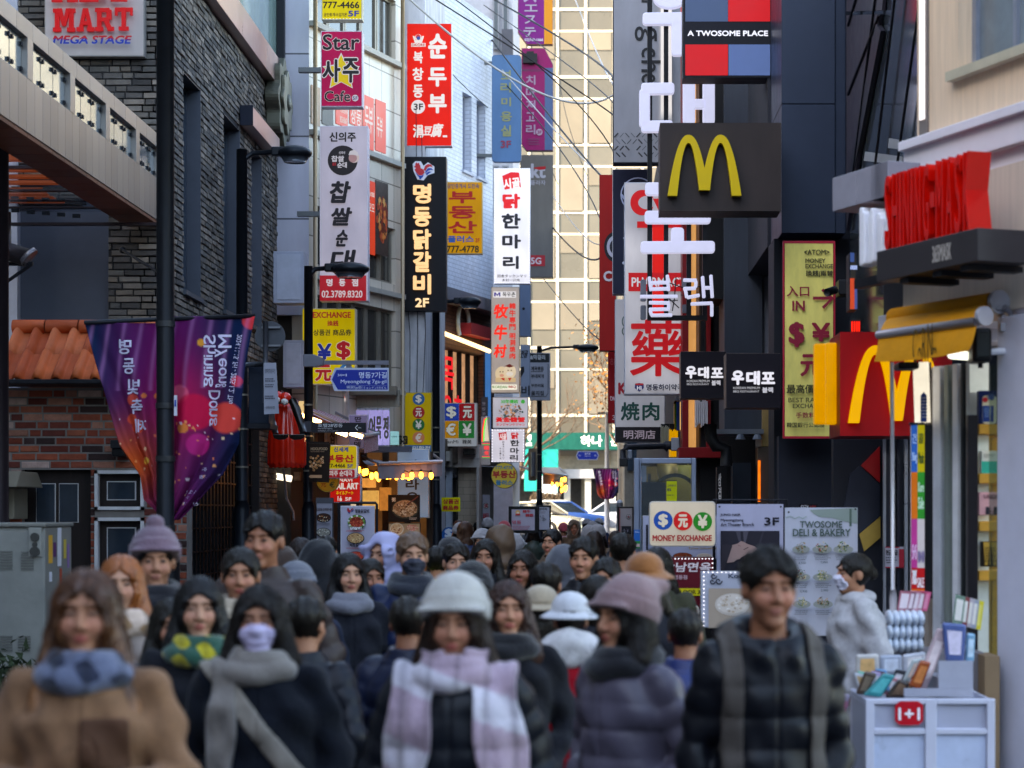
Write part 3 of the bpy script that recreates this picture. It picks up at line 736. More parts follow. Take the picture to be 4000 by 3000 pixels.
# ------------------------------------------------------------------ left row beyond the brick building
def px2x(px,Y):return(px-CX)/FPX*Y
def wallseg(px0,Y0,px1,Y1):
 a=Vector((px2x(px0,Y0),Y0,0));b=Vector((px2x(px1,Y1),Y1,0));return Frame(a,b-a),(b-a).length
def tiled_block():
 t=thing('tiled_building','pale panelled building with warm reflecting tiles behind the hanging signs','building',(px2x(1205,32),32,0))
 F0,L0=wallseg(1000,32,1207,32);F,L=wallseg(1207,32,1565,35.2)
 pan=pattern_mat('#c6c5d4','#55555e','grid',1.05,1.29,'xz',.014,.35,.2,.08)
 til=pattern_mat('#dccdbb','#8a7e72','grid',.62,.62,'dz',.012,.22,.2,.1)
 m=MB();m.fbox(F0,0,L0,4.95,12.5,-6,0,pan);m.fbox(F0,0,L0,0,4.94,-6,-.5,mat('#26262a',.8));m.build('front_wall',t)
 holes=[];wins=[]
 def hole(x0,x1,v0,v1):holes.append((x0,x1,v0,v1))
 bays=[(.05*L,.2*L),(.25*L,.42*L),(.46*L,.62*L),(.66*L,.95*L)]
 rows=[(9.5,10.9),(6.55,7.35),(4.95,5.95),(4.0,4.9)]
 for v0,v1 in((9.6,10.6),(5.75,6.7),(4.0,5.3)):holes.append((.06*L,.94*L,v0,v1))
 m=MB();wall_holes(m,F,0,L,3.2,12.5,holes,-.3,0,til);m.fbox(F,0,L,0,12.5,-5,-.32,mat('#3a3634',.8));m.build('side_wall',t)
 fm=mat('#8c8478',.4,.3)
 for h in holes:
  n=6 if h[2]<9 else 5
  for i in range(n):
   a=h[0]+(h[1]-h[0])*i/n;b=h[0]+(h[1]-h[0])*(i+1)/n-.02
   window_unit(t,F,a,b,h[2],h[3],.12,mat('#3c3a36',.15,coat=.5,var=.3),fm,0)
 m=MB()
 for v in(3.95,5.6,7.85,9.55):m.fbox(F,0,L,v-.08,v,.002,.1,mat('#a9a298',.5))
 m.each('ledge',t)
 m=MB()
 for u in(.02,L*.96):
  m.tube([F.p(u,2.5,.1),F.p(u,14,.1)],.035,mat('#a08c72',.4,.5),8)
 m.each('downpipe',t,smooth=True)
 Sg=[]
 def film(x0,y0,x1,y1,col,words=(),crop='c2'):
  def uu(px):
   k=(px-CX)/FPX;d=F.u;return(k*F.o.y-F.o.x)/(d.x-k*d.y)
  f0,f1=fx(crop,x0,y0),fx(crop,x1,y1);u0,u1=uu(f0[0]),uu(f1[0]);Ym=F.o.y+F.u.y*(u0+u1)/2
  return u0,u1,CH-(f1[1]-CY)/FPX*Ym,CH-(f0[1]-CY)/FPX*Ym
 org=mat('#e8492a',.35,lit=.55,var=.1);dkf=mat('#4a3a34',.35,var=.4,scale=14);tanf=mat('#b98a66',.35,var=.4,scale=12)
 for(r,mt)in(((515,690,590,815),org),((605,665,680,815),org),((690,625,760,965),org),((772,655,838,985),org),((425,690,498,815),dkf),((355,560,412,810),tanf),((722,1175,768,1650),org),((770,1180,852,1655),dkf)):
  u0,u1,v0,v1=film(*r,None);m=MB();m.fbox(F,u0,u1,v0,v1,.004,.012,mt);m.build('window_film',t)
 m=MB()
 for(txt,r)in(('창동',(610,700,676,810)),('두부',(700,690,752,860)),('두부',(778,760,815,890)),('KOREAN',(540,695,585,735)),('RESTAURANT',(538,760,585,800)),('the meal',(724,1230,762,1275)),('모모',(724,1320,762,1370))):
  u0,u1,v0,v1=film(*r,None);m.text(F,txt,(u0,v0,u1,v1),.014,mat('#f2e6e0',.4,lit=.5),.02)
 u0,u1,v0,v1=film(775,1260,848,1590,None)
 rd=random.Random(4)
 for i in range(130):
  a,q=rd.random()*6.28,math.sqrt(rd.random());cu,cv=(u0+u1)/2+(u1-u0)*.45*q*math.cos(a),(v0+v1)/2+(v1-v0)*.42*q*math.sin(a);s_=rd.uniform(.02,.06)
  m.flat(F,[(cu+s_*math.cos(j*1.25+i),cv+s_*1.4*math.sin(j*1.25+i))for j in range(5)],.0135+i*2e-5,mat(rd.choice(['#c8502a','#e0803a','#8a2f1c','#d99a52','#6a2a1a']),.4))
 m.build('film_print',t)
tiled_block()
def concrete_block():
 t=thing('concrete_building','stained grey concrete strip of wall with pipes between two shop houses','building',(px2x(1600,37),37,0))
 m=MB();m.box((px2x(1480,36),36,0),(px2x(1660,36),41,12.5),mat('#c2c1c6',.9,var=.4,bump=.4,scale=1.2,stretch=(2,2,.6)));m.build('wall',t)
 for px in(1555,1572):
  p=MB();p.tube([(px2x(px,35.9),35.9,1),(px2x(px,35.9),35.9,15)],.04,mat('#a59a86',.4,.4));p.build('downpipe',t,True)
 m=MB();rd=random.Random(2)
 for i in range(3):
  x=px2x(1580+i*30,35.9);m.tube([(x+rd.uniform(-.1,.1),35.9,2.5+rd.random()),(x+.1,35.88,5),(x+rd.uniform(-.2,.2),35.9,8+rd.random()*3)],.007,darkm,5)
 m.build('cable',t)
concrete_block()
def white_block():
 t=thing('white_brick_building','white painted brick building with paired narrow windows','building',(px2x(1640,42),42,0))
 F,L=wallseg(1640,42,1925,46.4);wp=pattern_mat('#cfd3e0','#a4a8b6','brick',.23,.09,'dz',.008,.6,.35,.1)
 holes=[(L*a,L*b,v0,v1)for a,b in((.2,.32),(.56,.69),(.76,.89))for v0,v1 in((9.3,11.0),)]+[(L*.25,L*.9,5.0,6.3)]
 m=MB();wall_holes(m,F,0,L,6.4,13,holes,-.35,0,wp);m.fbox(F,0,L,0,13,-5,-.36,mat('#5e5d60',.8));m.fbox(F,0,L*.118,2.9,6.398,-.3,.0,wp);m.build('wall',t)
 for h in holes[:3]:window_unit(t,F,h[0],h[1],h[2],h[3],.2,mat('#7d879c',.2,coat=.4),mat('#9a9fb0',.4),0,mat('#b4b8c6',.6))
 m=MB();bm=pattern_mat('#5a4038','#3a2b27','brick',.3,.08,'dz',.012,.7,.4);wall_holes(m,F,.12*L,L,3.3,6.4,[(L*.24,L*.84,3.55,5.35)],-.25,.03,bm);m.build('restaurant_wall',t)
 m=MB();m.fbox(F,.1*L,L*.96,6.28,6.55,.04,.4,mat('#6a6870',.6));m.build('concrete_ledge',t,bevel=.01)
 m=MB();m.fbox(F,0,L,2.9,3.4,.032,.2,mat('#6c6258',.8,var=.4));m.build('floor_band',t)
 m=MB();m.fbox(F,L*.24,L*.84,3.55,5.35,-.22,-.2,mat('#c89a78',.4,lit=.8,var=.4));ww=m.build('lit_window',t)
 m=MB();
 for i in range(6):u=L*(.24+.6*i/5);m.fbox(F,u-.04,u+.04,3.55,5.35,-.19,-.1,darkm)
 m.build('window_bar',ww)
 m=MB();m.text(F,'목',(L*.34,4.5,L*.5,5.2),-.09,mat('#e01f2a',.4,lit=1.2),.03);m.text(F,'우촌',(L*.34,3.7,L*.62,4.4),-.09,mat('#e01f2a',.4,lit=1.0),.03);m.build('neon_lettering',ww)
 m=MB();m.tube([F.p(L*.12,5.62,.2),F.p(L*.82,5.45,.2)],.05,mat('#ffd9a0',.4,lit=3.2,var=0));m.build('tube_lamp',t,True)
 m=MB();m.fbox(F,L*.5,L*.84,5.7,5.95,.05,.3,mat('#a23238',.5));m.build('red_canopy',t)
 m=MB();m.fbox(F,L*.16,L*.22,3.6,5.5,.04,.1,mat('#8a2a4c',.4,lit=.5));m.fbox(F,L*.86,L*.92,3.5,5.5,.04,.08,mat('#3d7fd0',.4,lit=.7));m.each('lit_jamb',t)
 m=MB();u0=L*.5;m.prism(F,disc(u0,5.9,.0001),0,0,darkm)if 0 else None
 m.tube([F.p(u0+.34*math.cos(a),5.95+.4*math.sin(a),.12)for a in np.linspace(-.6,3.9,16)],.045,mat('#c9d0c4',.4));m.build('ring_lamp',t,True)
 gw=MB();gw.fbox(F,0,L,0,2.89,-.1,.02,mat('#7b746c',.8,var=.35));gw.build('ground_floor_wall',t)
white_block()
t=thing('pale_building','pale tall building with small side windows beyond the blue sign','building',(px2x(1900,60),60,0))
m=MB();m.box((px2x(1700,60),60,0),(px2x(2003,60),66,22),mat('#b9b7bf',.7,var=.15));m.build('wall',t)
for z in(10.5,13,15.4):
 for px in(1925,1962):window_unit(t,Frame((0,60,0)),px2x(px,60),px2x(px+26,60),z,z+1.5,-.06,glassd,mat('#8d8d94',.5),0)
m=MB();m.box((px2x(1960,59.5),59.5,12.8),(px2x(2003,59.5),59.95,15.9),mat('#54535c',.5));m.each('dark_panel',t)
t=thing('corner_building','low grey shop building at the far left street corner','building',(px2x(1900,72),72,.5))
m=MB();m.box((px2x(1700,72),72,0),(px2x(2010,72),77,9),mat('#77757c',.7,var=.2));m.build('wall',t)
m=MB();m.box((px2x(1880,71.9),71.7,.5),(px2x(2005,71.9),71.98,3.2),mat('#4a443e',.4,lit=.1));m.build('shopfront',t)
t=thing('side_shade_building','added plain building out of view that shades the near street','building',(-9,0,0))  # unseen, put in to keep the sun off the near street
m=MB();m.box((-16,-26,0),(-8.2,14,15),pattern_mat('#8b8580','#5a5654','brick',.6,.3,'dz'));m.build('wall',t);m=MB()
m.box((-15,14.01,0),(-7.4,21.2,14),mat('#8d8a88',.8))  # wing added to block sun on the house front, grouped with the windows
for z in range(1,4):
 for y in range(-6,3):m.box((-8.19,y*3.2+1,z*3.1+.8),(-8.12,y*3.2+2.6,z*3.1+2.3),glassd)
m.each('window_glass',t)
t=thing('rear_sky_blocker','added plain block behind the viewpoint that cuts low sky light','building',(0,-34,0))  # unseen, added to darken the crowd by covering the low sky
m=MB();m.box((-45,-50,0),(45,-34,17),pattern_mat('#7d7975','#5a5654','grid',1.6,1.2,'xz'));m.build('wall',t)
t=thing('rear_shade_tower','hidden tower made tall to keep sun off the hanging signs','building',(-12,24,0))  # unseen tower, height set so that no sun reaches the signs
m=MB();m.box((-20,33,0),(-6.5,60,20),pattern_mat('#a39f9a','#6a6866','grid',1.5,1.2,'dz'));m.build('wall',t)
m=MB()
for z in range(2,4):
 for y in range(8):m.box((-6.49,34+y*3,z*3.2),(-6.42,36+y*3,z*3.2+1.7),glassd)
m.each('window_glass',t)

# ------------------------------------------------------------------ right row: cosmetics shop with canopy
A0=Vector((2.62,11.7,0));DV=Vector((-.39,1,0)).normalized()
FS=Frame(A0,-DV)
def sU(px):
 k=(px-CX)/FPX;d=FS.u;return(k*A0.y-A0.x)/(d.x-k*d.y)
def sUn(px,n):
 k=(px-CX)/FPX;o=FS.p(0,0,n);d=FS.u;return(k*o.y-o.x)/(d.x-k*d.y)
def sV(px,py,n=0):
 p=FS.p(sU(px),0,0);return CH-(py-CY)/FPX*p.y
def shop():
 t=thing('cosmetics_shop','pale stone fronted cosmetics shop with grey canopy band at the street corner','shop',tuple(FS.p(sU(3600),0,0)))
 stone=mat('#dcc2a6',.75,var=.14,bump=.25,scale=5,stretch=(9,9,.35));lav=mat('#dcd8e0',.55,var=.08,scale=2);grey=mat('#9795a0',.5,.1,var=.1)
 uL,uR,uC=sU(3583),.9,sU(3251)
 m=MB()
 hole=[(sU(3742),.9,4.58,8.2)]
 wall_holes(m,FS,uL,uR,4.22,8.6,hole,-.35,0,stone);m.fbox(FS,uL,uR,3.0,4.0,-.35,.03,lav);m.build('wall',t)
 m=MB();m.fbox(FS,uL-.02,uR,4.0,4.215,-.3,.09,lav);m.fbox(FS,uL-.02,uR,4.16,4.22,.091,.13,lav);m.each('ledge',t,bevel=.006)
 h=hole[0];window_unit(t,FS,h[0],h[1],h[2],h[3],.15,mat('#66727a',.08,coat=.6,var=.35,scale=2),mat('#8b93a2',.4,.4),3,mat('#b5ae98',.6))
 b=MB();
 for i in range(16):z=4.7+i*.13;b.fbox(FS,h[0]+.5,h[1],z,z+.045,-.28,-.25,mat('#4b463e',.6))
 b.build('blind',t)
 m=MB();m.fbox(FS,sU(3606),sU(3624),4.35,8.6,.02,.03,mat('#f6f4ff',.3,lit=1.2,var=0));m.build('tube_lamp',t)
 m=MB();m.fbox(FS,sU(3600),sU(3630),4.25,8.6,.001,.019,mat('#776f6a',.5));m.build('lamp_channel',t)
 m=MB()
 for a,b_ in((sUn(3251,.32),sUn(3346,.32)),(sUn(3345,.32),sUn(3470,.32)),(sUn(3469,.32),uL-.03)):m.fbox(FS,a,b_-.006,3.84,4.06,-.9,.32,grey)
 m.each('canopy',t,bevel=.005)
 m=MB();m.fbox(FS,sU(3300),uL,3.0,3.83,-.4,-.3,mat('#232227',.6));m.build('dark_fascia',t)
 m=MB();m.fbox(FS,sU(3440),sU(3760),2.92,3.16,-.5,.02,mat('#b9b8c2',.5));m.build('door_soffit',t,bevel=.006)
 m=MB();m.fbox(FS,sU(3560),.9,3.05,3.9,.031,.06,mat('#c8b8a8',.6,var=.1,stretch=(8,8,.4),scale=4));m.build('beige_panel',t)
 m=MB();m.fbox(FS,sU(3590),.9,.0,3.0,-2.6,-2.55,mat('#b9b7bd',.6));m.fbox(FS,sU(3590),.9,2.9,3.0,-2.5,-.4,mat('#8f8f92',.6));m.fbox(FS,uC,.9,0,.04,-2.5,.3,mat('#88868a',.5));m.build('interior_wall',t)
 m=MB()
 for px,w,c in((3625,.035,'#a89c92'),(3668,.09,'#e4e6ec'),(3706,.05,'#8d968f'),(3740,.06,'#eef0f4'),(3768,.03,'#2c3134'),(3790,.04,'#bfc6c4')):
  u=sU(px);m.fbox(FS,u-w/2,u+w/2,.04,2.78,-.12,.02,mat(c,.4,.1))
 m.each('door_frame',t,bevel=.004)
 m=MB();m.fbox(FS,sU(3640),sU(3790),.05,2.7,-.06,-.05,mat('#dde8e4',.03,trans=.95,var=.02));m.build('glass_door',t)
 m=MB();m.fbox(FS,sU(3975),sU(3975)+.4,0,3.0,-.1,.14,mat('#c4c6d6',.45,var=.06));m.build('white_pier',t,bevel=.006)
 m=MB();m.fbox(FS,sU(3965)-.26,sU(3965),.1,2.75,.0,.012,mat('#b8ccc8',.03,trans=.95,var=.02));m.build('side_glass',t)
 m=MB();a=W('g1',470,700,12.6);m.tube([W('g1',492,690,12.8),W('g1',505,1080,12.8)],.05,mat('#efece0',.35,lit=1,var=.1),12);m.tube([W('g1',540,690,12.9),W('g1',545,1659,12.9)],.02,mat('#77706a',.4,.4),8);m.build('lit_column',t,True)
 m=MB();m.tube([W('g1',690,640,12.2),W('g1',805,648,11.9)],.025,mat('#f4fff8',.3,lit=2,var=0));m.build('soffit_lamp',t,True)
shop()
t=thing('ceiling_lamp','row of white ceiling tube lamps inside the cosmetics shop','lamp',tuple(FS.p(0,2.8,-1)))
for k in range(3):m=MB();m.fbox(FS,sU(3640),.7,2.84,2.885,-.7-k*.6,-.62-k*.6,mat('#f4faff',.3,lit=16,var=0));m.each('tube',t)
t=thing('wall_shelf','wooden wall shelf unit with boxed cosmetics inside the shop front','shelf',W('e5',1080,1300,12.4))
m=MB();wd2=mat('#cf9a3e',.5,var=.15,stretch=(1,1,6));X0,X1=W('g1',860,0,12.4).x,W('g1',1080,0,12.4).x
for yy in(1062,1380):z=W('g1',0,yy+30,12.4).z;m.box((X0,12.35,z-.06),(X1,12.75,z),wd2)
for yy in(60,380):z=W('e5',0,yy,12.4).z;m.box((X0,12.35,z-.06),(X1,12.75,z),wd2)
m.each('board',t,bevel=.004)
m=MB()
for xx in(990,1075):a=W('g1',xx,0,12.7);m.box((a.x-.02,12.76,.1),(a.x+.02,12.8,2.6),wd2)
m.each('upright',t)
m=MB();a=W('g1',830,0,12.3);m.box((a.x-.03,12.3,.05),(a.x+.03,12.36,W('g1',0,1030,12.3).z),mat('#222024',.4));m.build('black_post',t)
def packet(name,label,c,rect,Y,d,col,extra=None,grp=None):
 S=Sign(name,label,'product',c,rect,Y,d,col,side=col,edge=.004,group=grp)
 if extra:extra(S)
 return S.done()
def ex1(S):
 S.rect((890,905,985,1088),'#d8d2b8',rad=.02);S.rect((892,970,965,1075),'#1c3f8a');S.circ(907,932,17,'#c0303a');S.circ(948,915,22,'#35508c');S.lines((900,985,955,1050),5,'#7aa0d8')
packet('boxed_product','dark blue boxed sheet masks on the top wooden shelf','g1',(870,872,1000,1090),12.36,.08,'#12245c',ex1)
packet('boxed_product','white and green boxed product on the second wooden shelf','g1',(884,1262,1030,1408),12.36,.08,'#e6e4d8',lambda S:(S.rect((884,1330,1030,1408),'#23b59c'),S.lines((895,1285,980,1310),2,'#8a8a80')))
packet('boxed_product','pink boxed product with printed tubes on the third wooden shelf','g1',(868,1530,1020,1680),12.36,.08,'#e0a9ae',lambda S:(S.text('UNON',(900,1545,1010,1572),'#5a2c38',.03),S.rect((912,1625,945,1675),'#2b2c38'),S.rect((965,1625,1000,1675),'#2b2c38')))
packet('bagged_product','gold and black bagged product on the lowest wooden shelf','e5',(1055,190,1165,355),12.36,.07,'#2a221c',lambda S:(S.poly([(1062,195),(1105,195),(1090,345),(1075,345)],'#b8923c'),S.poly([(1115,195),(1160,195),(1150,345),(1130,345)],'#b8923c'),S.lines((1070,230,1150,330),6,'#4a3818')))
t=thing('strip_banner','tall strip banner of blue yellow orange green and pink blocks by the shop door','banner',W('e5',640,700,12.55))
S_=None
def strip():
 Y=12.5;a=W('g1',430,1095,Y);b=W('g1',516,1095,Y);zb=W('e5',0,560,Y).z;F=Frame((a.x,Y,zb));w=b.x-a.x;H=a.z-zb
 m=MB();m.fbox(F,0,w,0,H,-.03,0,mat('#ddd',.5));m.build('backing',t)
 m=MB();zz=lambda c,y:W(c,0,y,Y).z-zb
 def blk(u0,u1,v0,v1,c):m.fbox(F,u0*w,u1*w,v1,v0,.001,.004,mat(c,.45,lit=.35))
 blk(0,.46,H,zz('g1',1400),'#1f6fe0');blk(.46,1,H,zz('g1',1400),'#d8d010');blk(0,.46,zz('g1',1400),zz('e5',45),'#f08018');blk(.46,1,zz('g1',1400),zz('e5',45),'#24a838')
 blk(0,.46,zz('e5',45),zz('e5',362),'#cf44b0');blk(.46,1,zz('e5',45),zz('e5',362),'#e4e4f4');blk(0,1,zz('e5',362),zz('e5',500),'#d01820');blk(0,1,zz('e5',500),0,'#f08018');m.build('colour_block',t)
 m=MB();tx=lambda s_,u0,u1,v1,v0,c,b_=.03:m.text(F,s_,(u0*w,v0,u1*w,v1),.006,mat(c,.4),b_)
 tx('건',.06,.4,zz('g1',1150),zz('g1',1215),'#bcd8ff');tx('콜',.52,.94,zz('g1',1150),zz('g1',1215),'#3d5a20');tx('Shing',.05,.42,zz('g1',1270),zz('g1',1345),'#bcd8ff');tx('Mask',.5,.96,zz('g1',1270),zz('g1',1345),'#3d5a20')
 tx('Kore',.5,.96,zz('g1',1465),zz('g1',1530),'#d8f8d8');tx('Sale',.5,.96,zz('g1',1560),zz('g1',1640),'#d8f8d8');tx('70%',.03,.42,zz('e5',375),zz('e5',470),'#fff');tx('SALE',.45,.97,zz('e5',425),zz('e5',490),'#fff');tx('마스크',.1,.9,zz('e5',510),zz('e5',552),'#b03010');tx('5+5',.05,.42,zz('e5',210),zz('e5',310),'#f4d0f0');tx('10+10',.5,.97,zz('e5',250),zz('e5',330),'#7a6aa0')
 m.build('lettering',t)
 m=MB();m.fbox(F,w+.001,w+.05,0,H,-.035,.005,mat('#101014',.4));m.fbox(F,-.01,w,H,H+.015,-.03,.01,darkm);m.build('frame',t)
strip()
t=thing('red_letter_sign','row of big glossy red three dimensional letters on a dark tray over the shop','shop sign',tuple(FS.p(sU(3640),3.6,.3)))
def redsign():
 n0=.46;FL=Frame(FS.p(0,0,n0),FS.u)
 def lu(px):
  k=(px-CX)/FPX;o=FL.o;d=FL.u;return(k*o.y-o.x)/(d.x-k*d.y)
 uA,uB=lu(3450),lu(3792)
 zz=lambda px,py:CH-(py-CY)/FPX*FL.p(lu(px),0).y
 vb,vt=zz(3600,945),zz(3600,645)
 red=mat('#d8120a',.2,lit=0,var=.05,coat=.6);
 m=MB()
 S_='SHINING-MASK';wts=[1,1,.42,1.05,.42,1.05,1.05,.5,1.25,1.05,1,1.05];tot=sum(wts);u=uA
 for ch,w in zip(S_,wts):
  L=(uB-uA)*w/tot;q=.06*L
  if ch=='-':m.fbox(FL,u,u+L,(vb+vt)/2-.04,(vb+vt)/2+.05,-.17,.0,red)
  else:m.text(FL,ch,(u+q*2.4,vb,u+L-q*2.4,vt),-.15,red,.004,ext=.15)
  u+=L
 m.build('lettering',t)
 m=MB();m.fbox(FL,uA+.06,uB+.2,vb-.2,vb-.015,-.28,.08,mat('#3a3638',.4,.2));m.build('tray',t,bevel=.005)
 m=MB();m.text(FL,'365MASK',(lu(3690),vb-.16,lu(3765),vb-.06),.082,mat('#b0a8a0',.4),.03);m.build('small_lettering',t)
 m=MB()
 for px in(3560,3690,3800):u=lu(px);m.fbox(FL,u-.05,u+.05,vb-.235,vb-.202,-.3,.05,darkm)
 m.each('bracket',t)
redsign()
t=thing('white_letter_sign','white lit three dimensional letters seen edge on beneath the red letters','shop sign',W('g1',270,100,14.4))
m=MB();F=Frame(FS.p(0,0,.3),FS.u);wl=mat('#ececf2',.5,lit=.0,var=.06)
a0=W('g1',118,0,1);
for i in range(11):
 k_=(3378+i*17-CX)/FPX;u=(k_*F.o.y-F.o.x)/(F.u.x-k_*F.u.y);zt=W('f',0,905+(i%3)*14,14.2-i*.07).z;zb=W('f',0,1118-i*5,14.2-i*.07).z
 pts=rrect(u-.024,zb,u+.024,zt,.022,4);m.prism(F,pts,-.06,.03+.02*(i%2),wl)
m.build('lettering',t,bevel=.01)
m=MB();m.fbox(F,sU(3420),sU(3600),3.34,3.4,-.2,-.14,darkm);m.each('rail',t)
t=thing('yellow_awning','mustard yellow awning with scalloped valance half rolled over the shop front','awning',W('g1',540,500,12.2))
def awn():
 yf=mat('#c98612',.8,var=.1,bump=.3,scale=8);gy=mat('#8f8c92',.35,.5);bl,br_=W('g1',220,512,12.5),W('g1',858,425,11.6)
 tl,tr_=W('g1',318,400,12.9),W('g1',965,300,11.95);vl,vr=W('g1',190,685,12.45),W('g1',805,612,11.6)
 m=MB();N=24
 def strip(a,b,c,d,sag,amp,rows=6):
  vs=[]
  for j in range(rows+1):
   for i in range(N+1):
    p=a.lerp(b,i/N).lerp(c.lerp(d,i/N),j/rows);s_=j/rows
    vs.append(p+Vector((0,-.04*math.sin(math.pi*s_)*sag-amp*s_*.5*math.sin(i*1.3),-.03*sag*math.sin(math.pi*s_)-amp*s_*abs(math.sin(i/N*math.pi*1.0))*1.5)))
  m.add(vs,[(j*(N+1)+i,j*(N+1)+i+1,(j+1)*(N+1)+i+1,(j+1)*(N+1)+i)for j in range(rows)for i in range(N)],yf)
 strip(tl,tr_,bl,br_,-1.2,.0);strip(bl,br_,vl,vr,.5,.012);m.build('fabric',t,True)
 m=MB();m.tube([bl,br_],.028,gy,12);m.build('front_bar',t,True)
 m=MB();m.tube([tl,tr_],.06,yf,16);m.build('roll',t,True)
 for e,r in((br_+Vector((.03,0,.03)),.055),(tr_+Vector((.02,0,.0)),.07)):
  m=MB();m.tube([e,e+(br_-bl).normalized()*.03],r,mat('#a4a3ab',.4,.3),20);m.build('end_cap',t)
 m=MB();q=W('g1',1000,330,11.9);m.tube([q,q+Vector((.02,.1,-.03)),W('g1',1030,400,11.9),W('g1',1022,430,11.9)],.018,gy);m.tube([q+Vector((.03,0,0)),W('g1',1075,370,11.95),W('g1',1075,460,11.95)],.018,gy);a=W('g1',1000,490,11.9);b=W('g1',1075,440,11.9);m.box((a.x,11.85,a.z),(b.x,11.95,b.z),gy);m.tube([W('g1',1032,490,11.9),W('g1',1032,612,11.9)],.015,gy);m.tube([W('g1',925,622,11.8),W('g1',1080,615,11.9)],.02,mat('#d8d8dc',.4));m.build('arm',t)
 F=Frame(vl.lerp(bl,.5)+Vector((0,-.03,-.02)),vr-vl);L=(vr-vl).length;m=MB()
 for ch,u0,w,h in(('C',.46,.05,.2),('o',.515,.035,.09),('R',.56,.04,.2),('N',.615,.055,.22),('m',.67,.04,.08)):
  m.text(F,ch,(L*u0-.05,-.1,L*(u0+w)-.05,-.1+h),.012,mat('#4b3a12',.6),.0)
 m.build('lettering',t)
awn()
t=thing('crank_pole','thin white awning crank pole hanging from the yellow awning','pole',W('e5',475,600,12.3))
m=MB();m.tube([W('g1',305,690,12.3),W('e5',478,510,12.3)],.012,mat('#c9c6c8',.35,.4));m.build('rod',t,True)
m=MB();m.tube([W('e5',478,505,12.3),W('e5',480,560,12.3),W('e5',480,640,12.3)],[.018,.024,.02],mat('#b9b4b8',.4),10);m.build('grip',t,True)
t=thing('floodlight','black floodlight box hanging under the yellow awning end','lamp',W('g1',885,580,11.7))
m=MB();a=W('g1',820,690,11.8);b=W('g1',945,470,11.8);m.box((a.x,11.75,a.z),(b.x,11.95,b.z),mat('#0c0d0f',.35));m.build('housing',t,bevel=.02)
m=MB();m.box((a.x+.02,11.735,a.z+.03),(b.x-.02,11.749,b.z-.03),mat('#1c2224',.1,coat=.6));m.build('lens',t)
m=MB();q=W('g1',890,700,11.8);m.tube([q+Vector((0,.05,.02)),q+Vector((0,.05,-.02))],.015,darkm);m.build('knob',t)
t=thing('speaker_box','small black box speaker under the far end of the yellow awning','speaker',W('g1',405,700,12.6))
m=MB();a=W('g1',340,735,12.6);b=W('g1',475,688,12.6);m.box((a.x,12.55,a.z),(b.x,12.75,b.z),mat('#0c0d0f',.4));m.build('housing',t,bevel=.012)
m=MB();m.box((a.x+.015,12.53,a.z+.015),(b.x-.015,12.549,b.z-.01),mat('#17181a',.8,bump=.5,scale=40));m.build('grille',t)
S=Sign('hanging_tag','small blue pennant tag hanging beside the lit column','tag','g1',(492,880,532,1075),12.65,.01,'#2b4a9c',edge=.002,shape=lambda s:[(s.w,0),(s.w,s.h*.88),(s.w/2,s.h),(0,s.h*.88),(0,0)],side='#2b4a9c')
S.lines((499,915,526,1060),7,'#c8d0e8');S.done()
